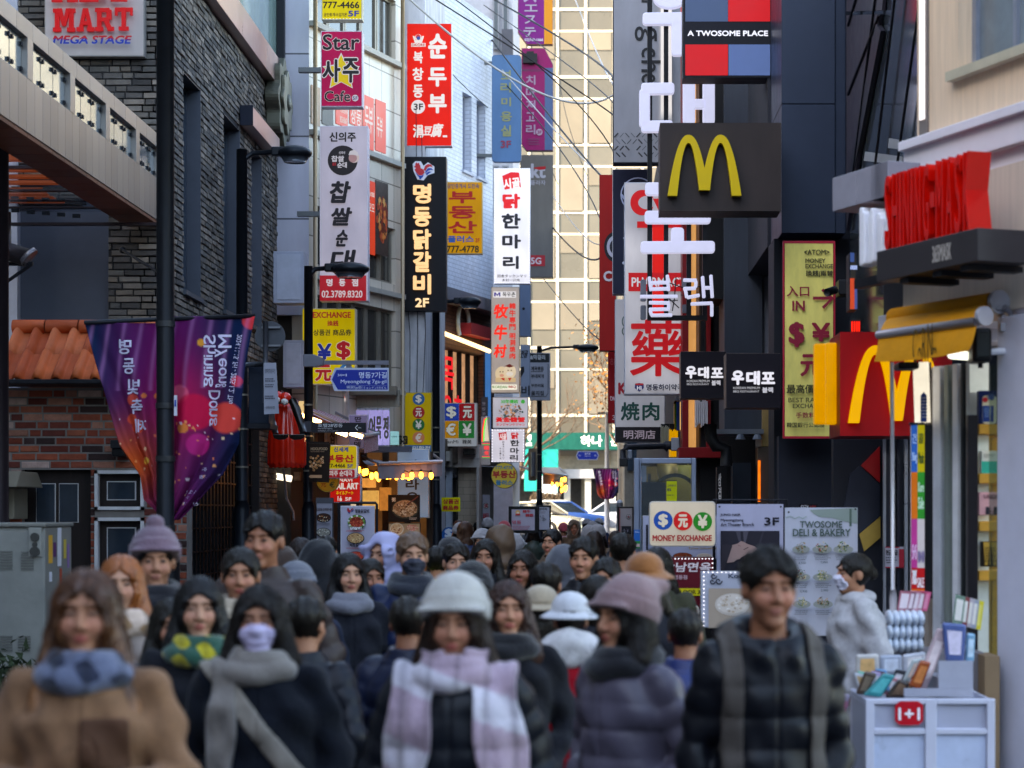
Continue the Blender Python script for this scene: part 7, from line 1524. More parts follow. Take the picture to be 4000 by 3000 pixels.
S.text('藥',(xg(228),yg(205),xg(690),yg(665)),'#c8101c',.022);S.poly([(xg(270),yg(725)),(xg(305),yg(718)),(xg(340),yg(725)),(xg(342),yg(760)),(xg(305),yg(790)),(xg(268),yg(760))],'#24306a','emblem');S.rect((xg(274),yg(722),xg(338),yg(736)),'#b02430','emblem');S.text('Hi',(xg(286),yg(742),xg(324),yg(775)),'#dfe4f4',.06);S.text('명동하이약국',(xg(362),yg(728),xg(660),yg(780)),'#1c2440',.05);S.done()
S=Sign('blade_sign','black blade sign with thin white circle emblem behind the pharmacy sign','sign','g6',(36,30,430,1378),29,.25,'#23263a',side='#d0d4dc',group=G1,edge=.004)
for r,c in((190,'#b0b8d8'),(176,'#23263a')):S.circ(310,308,r,c,'emblem')
S.poly([(130,290),(200,360),(310,470),(190,400),(140,340)],'#b0b8d8','emblem');S.poly([(160,270),(210,330),(180,320)],'#b0b8d8','emblem');S.circ(160,775,10,'#d0d4e4');S.circ(155,1045,16,'#d0d4e4');S.done()
S=Sign('blade_sign','red blade sign with a black round emblem at the edge of the sign stack','sign','c3',(732,1132,840,y6(614)),33,.25,'#a41c1a',side='#8a1816',group=G1,edge=.004)
S.circ(838,1600,76,'#1c1a22','emblem',ry=100);S.circ(838,1600,58,'#b8b4c4','emblem',ry=75);S.circ(838,1600,40,'#2a2830','emblem',ry=50);S.text('C',(758,y6(98),815,y6(165)),'#d8ccd0',.07);S.done()
S=Sign('blade_sign','lower red blade sign with small pale letters beside the white grill sign','sign','c7',(788,618,850,1082),34,.25,'#98141c',side='#7a1016',group=G1,edge=.004);S.text('tw',(800,905,838,938),'#d8b8c0',.03);S.text('3',(816,1032,838,1062),'#d8b8c0',.04);S.text('하',(800,660,840,720),'#b04048',.04);S.done()
S=Sign('blade_sign','white blade sign with big green grill characters over a black foot panel','sign','g2',(108,40,515,1196),28,.25,'#c0c6d8',lit=.3,side='#a8acb8',group=G1)
S.text('焼',(155,872,308,1022),'#0f4444',.04);S.text('肉',(330,875,468,1022),'#0f4444',.04);S.rect((112,1074,486,1192),'#1b1a22');S.text('明洞店',(178,1100,436,1172),'#c4b8d0',.02);S.text('K',(134,715,200,810),'#98142c',.08);S.circ(195,220,32,'#14484a','emblem',ry=48);S.circ(195,220,24,'#b4bacc','emblem',ry=38);S.circ(195,300,32,'#14484a','emblem',ry=38);S.circ(195,300,24,'#b4bacc','emblem',ry=30);S.done()
for(nm,lab,rect,Y,tx)in(('box_sign','farther of two black box signs with white Korean grill lettering',(640,462,1010,842),22.6,0),('box_sign','nearer of two black box signs with white Korean grill lettering',(1008,476,1450,920),19.9,1)):
 S=Sign(nm,lab,'sign','g2',rect,Y,.34,'#17131c',side='#6e5f58',group=G1,edge=.002,rough=.4);x0,y0,x1,y1=rect
 if tx:bx=[(1052,618,1152,735),(1170,622,1280,735),(1292,632,1402,728)];S.text('KOREAN PREMIUM',(1066,748,1282,768),'#cfd2e0',.02,lit=.5);S.text('BBQ RESTAURANT',(1066,778,1278,798),'#cfd2e0',.02,lit=.5);S.text('블랙',(1300,752,1388,798),'#d8dcf0',.05,lit=.6)
 else:bx=[(678,582,768,682),(780,588,868,682),(885,596,985,678)];S.text('KOREAN PREMIUM',(690,692,875,712),'#cfd2e0',.02,lit=.5);S.text('BBQ RESTAURANT',(690,720,870,738),'#cfd2e0',.02,lit=.5);S.text('블랙',(890,696,962,738),'#d8dcf0',.05,lit=.6)
 for ch,b in zip('우대포',bx):S.text(ch,b,'#e4e8fc',.07,lit=.85,ext=.03)
 S.done()
for i,(lab,r,c1,c2)in enumerate((('slim green and blue edge sign between the white sign and red frame',(590,862,640,1110),'#5a9a20','#1c3f9c'),)):
 S=Sign('edge_sign',lab,'sign','g2',r,26.8,.3,c1,side='#e0a030',group=G1,rad=.06);S.rect((605,868,634,1104),c2);S.rect((634,870,640,1100),'#ffd080',lit=.9);S.done()
for lab,c0,xs,Y,w_ in(('row of black and silver edge on letters behind the grill sign','#a8b0ac',484,27.2,12),('row of bright yellow edge on letters under the slim green sign','#e8b010',552,26.5,12)):
 t=thing('edge_letter_sign',lab,'sign',W('g2',xs,1200,Y));m=MB();F=Frame((0,Y,0))
 for i in range(6):a,b=W('g2',xs+i*w_,1205+(110 if '#e8b0' in c0 else 0),Y),W('g2',xs+i*w_+w_*.5,(1058 if '#a8' in c0 else 1088)+(i%3)*8,Y);m.fbox(F,a.x,b.x,a.z,b.z,-.3,.02*(i%3),mat(c0,.4,lit=.5 if '#e8b0' in c0 else .1))
 m.build('lettering',t,bevel=.006);m=MB();a,b=W('g2',xs-4,1210,Y+.35),W('g2',xs+76,1050,Y+.35);m.fbox(F,a.x,b.x,a.z,b.z,-.4,-.32,darkm);m.build('backing',t)
t=thing('meter_box','grey electrical meter box with black duct beside the yellow letters','box',W('g2',600,1270,26));m=MB();a,b=W('g2',566,1265,25.9),W('g2',628,1160,25.9);m.box((a.x,25.9,a.z),(b.x,26.1,b.z),mat('#8a8f96',.5));m.build('body',t,bevel=.01);m=MB();m.tube([W('g2',500,1250,26),W('g2',530,1222,26),W('g2',568,1225,26)],.06,darkm,10);m.build('duct',t,True)
S=Sign('wall_banner','tall faded yellow money exchange wall banner with dark red marks','banner','c8',(238,-90,546,1075),19.9,.04,'#e8da78',side='#8a1c2c',edge=.02,rough=.5,var=.25,group=G1)
yb=lambda y:(y*.66305-1000)/.66305
for b in((238,yb(1422),546,yb(1434)),(238,1062,546,1075)):S.rect(b,'#b8203a')
S.rect((238,yb(1430),246,1070),'#b8203a');S.rect((538,yb(1430),546,1070),'#b8203a')
S.text('<ATOM>',(362,yb(1472),512,yb(1502)),'#33301c',.04);S.text('MONEY',(370,yb(1524),488,yb(1550)),'#33301c',.04);S.text('EXCHANGE',(370,yb(1557),532,yb(1583)),'#33301c',.04);S.text('換錢|兩替',(372,yb(1595),532,yb(1632)),'#33301c',.04)
cr='#8f1a34';S.text('入口',(260,178,392,240),cr,.03);S.text('IN',(292,265,366,325),cr,.05);S.stroke([(414,250),(525,250)],18,cr);S.stroke([(468,200),(528,250),(472,308)],18,cr);S.text('$',(270,390,364,540),cr,.06);S.text('¥',(405,395,515,505),cr,.06);S.text('元',(338,580,470,712),cr,.05);S.text('最高價',(258,758,420,812),'#33301c',.03);S.text('BEST RATE',(268,836,470,864),'#33301c',.03);S.text('EXCHANGE',(294,872,490,898),'#33301c',.03);S.text('手数料なし',(312,922,500,956),cr,.03);S.text('韓国銀行公認換',(258,982,480,1012),'#33301c',.03);S.done()
S=Sign('money_exchange_sign','white lit money exchange sign with blue red and green currency discs','sign','e8',(490,535,1028,902),17.2,.12,'#d8d2c4',lit=.42,side='#b8b4ac',rad=.03,glow=.3,edge=.008)
for x,c,ch in((602,'#0f50b4','$'),(762,'#d81c20','元'),(921,'#0f8a24','¥')):coin(S,x,690+(x-602)*.03,77,c,ch,'#e4e0d4',.07)
S.text('MONEY EXCHANGE',(515,808,996,858),'#a01428',.07);S.done()
S=Sign('standing_banner','white hair salon standing banner with a photo of a reclining head','banner','e4',(300,104,694,780),17.6,.015,'#b6b6ce',side='#a0a0b4',edge=.002,group='standing banners by the dark entrance')
S.text('JUNO HAIR',(322,160,442,178),'#1f1f2c',.05);S.text('Myeongdong',(324,190,458,210),'#2a2a38',.03);S.text('Art Theater Branch',(324,215,520,234),'#2a2a38',.03);S.text('3F',(580,182,668,230),'#1f1f2c',.05);S.rect((324,262,670,620),'#2c2a34');S.poly([(412,262),(440,262),(444,330),(432,330)],'#4a4752');S.poly([(455,262),(488,262),(470,330),(460,330)],'#55515c');S.poly([(570,262),(580,262),(560,335),(548,330)],'#3a3742')
S.poly([(368,420),(384,372),(392,345),(420,338),(444,322),(466,330),(478,338),(520,352),(552,372),(560,400),(520,430),(470,420),(420,430),(400,445),(360,450)],'#b09088','portrait_print');S.poly([(326,490),(330,345),(360,340),(392,350),(382,380),(362,440),(340,495)],'#38323a','portrait_print');S.poly([(440,420),(480,395),(560,392),(600,420),(600,620),(420,620),(410,470)],'#241f26','portrait_print');S.stroke([(458,372),(486,358)],4,'#4a3a3c','portrait_print');S.stroke([(424,345),(440,352)],3,'#8a5a58','portrait_print')
for x in(316,676):S.circ(x,120,6,'#3a3a44')
P6=[W('e4',x,y,17.65)for x,y in((285,800),(285,80),(712,80),(712,800))];S.g('tube_frame').tube(P6,.014,darkm,8);S.done()
S=Sign('standing_banner','pale bakery standing banner with rows of sandwich pictures','banner','e4',(702,125,1132,880),16.2,.015,'#c0c4d2',side='#a8acb8',edge=.002,group='standing banners by the dark entrance')
S.poly([(846,138),(1128,126),(1130,220),(1060,208),(980,186),(905,180),(870,160)],'#8f9f98');S.rect((1082,132,1095,234),'#566b60');S.stroke([(708,184),(735,175),(760,190),(785,178),(808,190),(830,176)],5,'#9db0a8');S.text('TWOSOME',(790,204,1040,244),'#4f635c',.04);S.text('DELI & BAKERY',(748,250,1088,294),'#4f635c',.04)
pal=[['#a07850','#4a3a2a','#c8a070','#6a7a4a'],['#5a7a3a','#b03a2c','#d8c8a0','#3a4a24'],['#6a8a3a','#c8b478','#e0d8b8','#4a5a2a']]
for r_,(ya,yb_)in enumerate(((318,396),(482,558),(640,715))):
 for cI,(xa,xb)in enumerate(((745,848),(862,978),(985,1102))):S.circ((xa+xb)/2,(ya+yb_)/2+14,(xb-xa)/2,'#9aa09c','printed_dish',ry=24);S.food(xa+16,ya,xb-16,yb_,pal[(r_+cI)%3],45,None,r_*3+cI);S.lines((xa+8,yb_+12,xb-8,yb_+42),3,'#6a7078')
for(tx,x,y)in(('6,500',775,442),('7,800',903,438),('5,900',783,608),('3,900',905,602)):S.text(tx,(x,y,x+42,y+15),'#5a6870',.03)
for x,y in((716,152),(1106,134)):S.circ(x,y,6,'#3a3a44')
S.done()
S=Sign('cctv_notice','small black camera notice plate on the dark wall','notice','e4',(785,104,896,132),18.3,.01,'#121319',side='#101116',edge=0);S.text('CCTV',(797,110,842,127),'#c8c8d0',.04);S.text('녹화중',(848,112,886,127),'#a02028',.04);S.done()
S=Sign('menu_board','dark red restaurant board edged with white light dots and a cold noodle picture','menu board','e8',(470,985,1010,1560),15.6,.06,'#5e1420',side='#3a2a2c',group='standing menu boards',edge=.006);S.text('강남면옥',(600,1030,990,1108),'#dcd0d4',.04,ital=.15);S.text('명동점',(690,1132,796,1168),'#c8a8b0',.03);S.rect((560,1240,905,1300),'#d8c81a');S.text('FLOOR 3',(720,1252,900,1286),'#4a3a1c',.04);S.food(740,1352,905,1510,['#c8bcb0','#a89888','#d8d0c4','#8a9a6a','#b06a5a'],90,'#2e2a2a',3)
leds(S,(480,1000,1000,1540),20,16,4.5,3.0,'tr');S.done()
S=Sign('menu_board','white board with a black swirl emblem and white light dots','menu board','e8',(905,1100,1420,1560),15.2,.05,'#a8aec0',side='#8a9098',group='standing menu boards',edge=.006);S.text('Korean',(1130,1122,1340,1158),'#3a4458',.05)
for(cx,cy,r)in((1010,1140,26),(1050,1180,30),(1000,1185,24)):S.stroke([(cx+r*(1-i/14)*math.cos(i*.6),cy+r*(1-i/14)*math.sin(i*.6))for i in range(12)],10,'#1c1e2c','emblem')
S.rect((970,1240,1400,1560),'#a89a8c');S.food(1020,1280,1300,1460,['#d8d0c8','#b8a898','#e8e4e0','#c8b49c'],60,'#c8c0b8',5);leds(S,(930,1110,1400,1540),14,14,5,3.0,'tl');S.done()
S=Sign('menu_board','white printed board with meat pictures below the money exchange sign','menu board','e8',(435,650,1040,1000),18.2,.04,'#a4a6bc',side='#888',group='standing menu boards',edge=.004);S.text('8 private rooms available',(810,905,1035,928),'#b0904a',.02);S.food(480,945,640,1010,['#b03a48','#d87a80','#7a2430'],60,None,3);S.food(680,950,840,1010,['#8a3a20','#c06a3a','#4a2a1c'],60,'#5a5050',4);S.food(870,955,1000,1010,['#c8b8a8','#a89888'],40,'#d0c8c4',5);S.rect((462,725,480,930),'#24242c');S.done()
S=Sign('side_screen','narrow lit poster sign in red and blue blocks behind the white letters','sign','g1',(30,-20,80,350),16.2,.2,'#3a3630',lit=.3,side='#14151a',group=G1);S.rect((34,145,62,345),'#d84a20',lit=.6);S.rect((62,195,80,345),'#4a5aa0',lit=.5);S.text('ATWOSOME',(34,62,80,90),'#a8c0f8',.04,lit=.8);S.rect((34,-20,60,40),'#3a5aa0',lit=.5);S.done()
S=Sign('red_neon_sign','small red lit lettering above the deep red cube sign','sign','g1',(38,415,105,500),17.9,.06,'#2a1214',side='#1a1012',group=G1);
for i in range(4):S.rect((42+i*15,422,52+i*15,492),'#ff2818','lettering',lit=1.2,rad=.008)
S.done()
S=Sign('door_notice','white and red refund notice on the dark glass door','notice','e5',(428,225,548,362),18.1,.006,'#b8b8c8',side='#888',edge=0);S.rect((428,225,520,232),'#b02438');S.rect((428,355,548,362),'#b02438');S.text('현금환급',(430,245,508,280),'#2c2c34',.05);S.lines((430,292,505,340),3,'#3a3a44');S.rect((516,240,548,355),'#b02438');S.done()

# ------------------------------------------------------------------ overhead cables
cab=[((1560,-40,33),(2070,345,48),(2395,372,33)),((1640,-40,34),(2130,270,44),(2395,448,31)),((1700,-60,34),(2150,300,46),(2395,590,31)),((1895,120,47),(2130,430,47),(2350,690,35)),((1900,200,47),(2160,500,46),(2345,680,36)),((1890,20,47),(2200,240,44),(2395,400,30)),((1880,-30,46),(2240,180,42),(2395,310,30)),((1900,250,47),(2170,560,46),(2342,850,38)),((2160,765,51),(2260,900,47),(2342,955,36)),((2160,890,51),(2260,990,47),(2342,1010,36)),((2120,1085,55),(2240,1230,50),(2340,1325,36)),((2170,100,70),(2200,400,70),(2300,700,60)),((2240,-20,70),(2320,180,62),(2395,330,34)),((1905,330,47),(2050,480,50),(2180,720,60)),((1560,30,36),(1740,260,40),(1905,420,46))]
for i,(a,b,c)in enumerate(cab):
 A_,B_,C_=W('f',a[0],a[1],a[2]),W('f',b[0],b[1],(a[2]+c[2])/2),W('f',c[0],c[1],c[2]);t=thing('overhead_cable','thin overhead cable strung high across the street between the hanging signs','cable',A_,'overhead cables')
 pts=[A_*((1-s)*(1-2*s))+B_*(4*s*(1-s))+C_*(s*(2*s-1))for s in np.linspace(0,1,18)];m=MB();m.tube(pts,[.018,.012,.01][i%3],mat('#16171a' if i%4 else '#b8b4b0',.5),5);m.build('wire',t,True)

# ------------------------------------------------------------------ far traffic
def car(label,px,Y,col,yaw,L=4.4):
 x=px2x(px,Y);t=thing('parked_car',label,'car',(x,Y,gz(Y)),'cars on the far road');z0=gz(Y);F=Frame((x,Y,z0),(math.cos(yaw),math.sin(yaw),0));pm2=mat(col,.25,.3,var=.03,coat=.8);h=L/2
 sec=[(-h,.35,.55,.72),(-h*.97,.28,.8,.82),(-h*.6,.25,.92,.88),(-h*.35,.25,.96,.9),(h*.2,.25,.98,.9),(h*.55,.25,.9,.9),(h*.92,.28,.75,.82),(h,.35,.6,.7)]
 m=MB();vs=[]
 for u,zb,zt,w in sec:vs+=[F.p(u,zb,-w),F.p(u,zb,w),F.p(u,zt*.8,w*1.0),F.p(u,zt,w*.9),F.p(u,zt,-w*.9),F.p(u,zt*.8,-w)]
 fs=[(i*6+j,i*6+(j+1)%6,(i+1)*6+(j+1)%6,(i+1)*6+j)for i in range(len(sec)-1)for j in range(6)]+[tuple(range(6)),tuple(range(42,48))[::-1]]
 m.add(vs,fs,pm2);m.build('body',t,True,bevel=.02);m=MB();pr=[(-h*.62,.93),(-h*.3,1.4),(h*.25,1.43),(h*.6,.93)];vs=[F.p(u,v,-.72+.1*(v>1))for u,v in pr]+[F.p(u,v,.72-.1*(v>1))for u,v in pr]
 m.add(vs,[(0,1,2,3),(7,6,5,4),(0,4,5,1),(2,6,7,3)],mat('#1e262e',.08,coat=.6));m.each('window_glass',t,smooth=True);m=MB();vs=[F.p(u,v+.012,-.62)for u,v in pr[1:3]]+[F.p(u,v+.012,.62)for u,v in pr[1:3]];m.add(vs,[(0,1,3,2)],pm2);m.tube([F.p(*pr[0],-.7),F.p(*pr[1],-.62),F.p(*pr[2],-.62),F.p(*pr[3],-.7)],.05,pm2,6);m.tube([F.p(*pr[0],.7),F.p(*pr[1],.62),F.p(*pr[2],.62),F.p(*pr[3],.7)],.05,pm2,6);m.build('roof',t)
 for u in(-h*.62,h*.6):
  for n in(-.86,.86):m=MB();c=F.p(u,.32,n);m.tube([c-F.n*.1,c+F.n*.1],.32,mat('#141416',.7),18);w=m.build('wheel',t);m=MB();m.tube([c-F.n*.108,c+F.n*.108],.2,mat('#9a9ca2',.3,.8),14);m.build('rim',w)
 for n in(-.6,.6):m=MB();m.ball(F.p(h*.96,.62,n),.12,mat('#e4e8ec',.2,lit=.4),8,6);m.build('headlight',t)
car('dark blue car on the far road behind the lone street lamp',2175,92,'#1f3f78',math.pi,4.5);car('silver car on the far road behind the pale slender pole',2420,93,'#b8bac0',.0,4.4);car('pale beige car nosing out at the far left corner',2080,88,'#b0aa94',-.5,4.5)
t=thing('white_bollard','white round topped bollard before the booth at the far kerb','bollard',W('f',2420,2100,48));m=MB();x=px2x(2421,46);m.tube([(x,46,0),(x,46,W('f',0,1965,46).z)],.075,mat('#c9ccd4',.4),18);m.each('post',t,smooth=True);m=MB();m.ball((x,46,W('f',0,1965,46).z),.075,mat('#c9ccd4',.4),18,10);m.build('cap',t,True)
S=Sign('back_board','brown wooden board with a steel tube seen from behind on the lone lamp','sign','g4',(1055,642,1140,965),54.6,.05,'#8f7860',side='#7a6650',edge=0,rad=.05);a,b=W('g4',1105,920,54.5),W('g4',1105,680,54.5);S.g('tube').tube([a,b],.06,mat('#6d7078',.35,.7),10);S.done()

# ------------------------------------------------------------------ people: smooth bodies grown from distance fields
V3=lambda*a:np.array(a,float)
def smin(a,b,k):
 if k<=0:return np.minimum(a,b)
 h=np.clip(.5+.5*(b-a)/k,0,1);return b*(1-h)+a*h-k*h*(1-h)
def ell(c,r):
 def f(X,Y,Z):
  x,y,z=(X-c[0])/r[0],(Y-c[1])/r[1],(Z-c[2])/r[2];k0=np.sqrt(x*x+y*y+z*z)+1e-9
  k1=np.sqrt((x/r[0])**2+(y/r[1])**2+(z/r[2])**2)+1e-9;return k0*(k0-1)/k1
 f.lo,f.hi=V3(*c)-r,V3(*c)+r;return f
def rc(a,b,ra,rb,puff=0,flat=None):
 a,b=V3(*a),V3(*b);d=b-a;L2=d.dot(d);L=math.sqrt(L2)
 def f(X,Y,Z):
  px,py,pz=X-a[0],Y-a[1],Z-a[2];h=np.clip((px*d[0]+py*d[1]+pz*d[2])/L2,0,1)
  q=np.sqrt((px-h*d[0])**2+(py-h*d[1])**2+(pz-h*d[2])**2)-(ra+(rb-ra)*h)
  if puff:q=q-puff*(np.abs(np.sin(h*L*math.pi/.085))**.6-.5)
  return q
 m=max(ra,rb)+puff;f.lo,f.hi=np.minimum(a,b)-m,np.maximum(a,b)+m;return f
class Field:
 def __init__(s,ax):s.ax=ax;s.n=tuple(len(a)for a in ax);s.X,s.Y,s.Z=ax[0][:,None,None],ax[1][None,:,None],ax[2][None,None,:]
 def new(s):return np.full(s.n,.5,np.float32)
 def put(s,D,f,k=0.,T=None,sub=False,m=.05):
  lo,hi=f.lo-m-k,f.hi+m+k
  if T:c=T[0];r=np.linalg.norm(np.maximum(np.abs(lo),np.abs(hi)));lo,hi=c-r,c+r
  sl=tuple(slice(max(0,np.searchsorted(a,lo[i])-1),np.searchsorted(a,hi[i])+1)for i,a in enumerate(s.ax))
  X,Y,Z=s.X[sl[0]],s.Y[:,sl[1]],s.Z[:,:,sl[2]]
  if T:X,Y,Z=T[1](X,Y,Z)
  v=f(X,Y,Z).astype(np.float32);old=D[sl]
  D[sl]=-smin(-old,v,k)if sub else smin(old,v,k)
 def local(s,T):return T[1](s.X,s.Y,s.Z)
def nets(D,ax):
 S=D<0;n=D.shape;cs=(n[0]-1,n[1]-1,n[2]-1);N=cs[0]*cs[1]*cs[2];acc={};ids,pos,quads=[],[],[]
 lin_=lambda i,j,k:(i*cs[1]+j)*cs[2]+k
 for a in range(3):
  sl0=[slice(None)]*3;sl1=[slice(None)]*3;sl0[a]=slice(0,-1);sl1[a]=slice(1,None);A,B=S[tuple(sl0)],S[tuple(sl1)]
  I=np.array(np.nonzero(A!=B));b,c=(a+1)%3,(a+2)%3
  I=I[:,(I[b]>0)&(I[c]>0)&(I[b]<cs[b])&(I[c]<cs[c])]
  d0=D[tuple(sl0)][tuple(I)];d1=D[tuple(sl1)][tuple(I)];P=I.astype(float);P[a]+=d0/(d0-d1);fl=A[tuple(I)];q=[]
  for ob,oc in((-1,-1),(0,-1),(0,0),(-1,0)):
   J=I.copy();J[b]+=ob;J[c]+=oc;w=lin_(*J);ids.append(w);pos.append(P);q.append(w)
  q=np.array(q).T;q[~fl]=q[~fl][:,::-1];quads.append(q)
 ids=np.concatenate(ids);pos=np.concatenate(pos,1);Q=np.concatenate(quads)
 if not len(Q):return None
 u,inv=np.unique(ids,return_inverse=True);cnt=np.bincount(inv);V=np.stack([np.bincount(inv,pos[i])/cnt for i in range(3)],1)
 V=np.stack([np.interp(V[:,i],np.arange(len(ax[i])),ax[i])for i in range(3)],1);return V,np.searchsorted(u,Q)
def skinmesh(name,VF,xf,mt,parent,col=None):
 if VF is None:return
 V,Fq=VF;me=bpy.data.meshes.new(name);W_=xf(V);me.vertices.add(len(W_));me.vertices.foreach_set('co',W_.astype(np.float32).ravel())
 me.loops.add(Fq.size);me.loops.foreach_set('vertex_index',Fq.astype(np.int32).ravel());me.polygons.add(len(Fq));me.polygons.foreach_set('loop_start',np.arange(0,Fq.size,4,dtype=np.int32));me.polygons.foreach_set('loop_total',np.full(len(Fq),4,np.int32));me.polygons.foreach_set('use_smooth',np.ones(len(Fq),bool))
 if col is not None:
  ca=me.color_attributes.new('Col','FLOAT_COLOR','POINT');c=np.ones((len(V),4),np.float32);c[:,:3]=col;ca.data.foreach_set('color',c.ravel())
 me.materials.append(mt);me.update(calc_edges=True);me.validate();o=bpy.data.objects.new(name,me);link(o,parent);ORG[o]=ORG[parent];return o
def head_fn(ears=True):
 parts=[(ell((0,.014,.03),(.076,.093,.088)),0),(ell((0,-.02,-.04),(.058,.068,.08)),.03),(ell((0,-.068,-.1),(.024,.02,.018)),.025),(ell((.034,-.06,-.028),(.03,.03,.03)),.02),(ell((-.034,-.06,-.028),(.03,.03,.03)),.02),(rc((0,-.086,.02),(0,-.106,-.026),.008,.0125),.012),(ell((.012,-.097,-.031),(.009,.011,.008)),.006),(ell((-.012,-.097,-.031),(.009,.011,.008)),.006),(ell((0,-.083,.032),(.046,.012,.01)),.015),(ell((0,-.089,-.057),(.022,.011,.006)),.005),(ell((0,-.087,-.068),(.019,.011,.007)),.005),(ell((.077,.012,-.005),(.01,.022,.032)),.008),(ell((-.077,.012,-.005),(.01,.022,.032)),.008)]
 soc=[ell((x,-.102,.006),(.019,.017,.013))for x in(.031,-.031)];eye=[ell((x,-.075,.006),(.015,.0145,.0115))for x in(.031,-.031)]
 def f(X,Y,Z):
  d=None
  for p,k in(parts if ears else parts[:-2]):v=p(X,Y,Z);d=v if d is None else smin(d,v,k)
  for p in soc:d=-smin(-d,p(X,Y,Z),.012)
  for p in eye:d=smin(d,p(X,Y,Z),.004)
  return d
 f.lo,f.hi=V3(-.1,-.13,-.13),V3(.1,.12,.13);return f
HEAD,SKULL=head_fn(),head_fn(False)
def fingers(F,D,w,dr,nm,sd,curl=.5):
 """palm, four curled fingers of unequal length and a thumb from the side of the palm"""
 w,dr,nm=V3(*w),V3(*dr)/np.linalg.norm(dr),V3(*nm)/np.linalg.norm(nm);s=np.cross(dr,nm)*sd
 for i,(o,L)in enumerate(((-.03,.07),(-.011,.078),(.008,.073),(.026,.058))):
  kn=w+dr*(.088-abs(i-1)*.004)+s*o;F.put(D,rc(w+s*o*.6,kn,.014,.0115),.008);b=dr*math.cos(curl)+nm*math.sin(curl);m=kn+b*L*.55;F.put(D,rc(kn,m,.0098,.009),.004);b2=dr*math.cos(curl*2.3)+nm*math.sin(curl*2.3);F.put(D,rc(m,m+b2*L*.5,.0088,.0075),.003)
 t0=w+dr*.025-s*.03;t1=t0+dr*.035-s*.022+nm*.012;F.put(D,rc(t0,t1,.013,.0115),.01);F.put(D,rc(t1,t1+dr*.03+nm*.012-s*.002,.011,.009),.004)
SK=[lin(h)for h in('#a87458','#9c6a50','#925f46','#b08066')]
NP=[0]
def strands(ho,hv,xf,t,hc,rd,hair,hl):
 """loose locks lying over the hair, each a thin tapering tube"""
 from mathutils.kdtree import KDTree
 V=xf(hv[0]);kd=KDTree(len(V));nor=np.zeros((len(V),3));ho.data.vertices.foreach_get('normal',nr:=np.zeros(len(V)*3,np.float32));nor=nr.reshape(-1,3)
 for i,v in enumerate(V):kd.insert(v,i)
 kd.balance();m=MB();o0=ORG[t];mt=mat(hc,.32,var=.3,tint=.6,spec=.5);z=V[:,2];ok=np.nonzero(z>np.percentile(z,35))[0]
 for _ in range(330 if hair!='short' else 420):
  i=rd.choice(ok);p=Vector(V[i]);path=[];out=rd.uniform(.0,.006);d=Vector((rd.gauss(0,.3),rd.gauss(-.1,.4),-.3 if hair!='short' else .0))
  for k in range(7 if hair!='short' else 4):
   n=Vector(nor[i]);path.append(p+n*(.001+out*k/5)+o0);d=(d+Vector((rd.gauss(0,.12),rd.gauss(0,.12),-.3)));d=(d-n*d.dot(n));d=d.normalized()if d.length>1e-4 else Vector((0,0,-1));q=p+d*(.022 if hair!='short' else .013);_c,i,_d=kd.find(q);p=Vector(V[i])if _d<.02 else q
  m.tube(path,[.0016,.0018,.0017,.0015,.0013,.001,.0005][:len(path)],mt,4,cap=False)
 m.build('hair_strands',t,True)
def axis(lo,hi,step,fine):
 out=[lo];
 while out[-1]<hi:
  st=step
  for a,b,q in fine:
   if a<=out[-1]<b:st=min(st,q)
  out.append(out[-1]+st)
 return np.array(out)
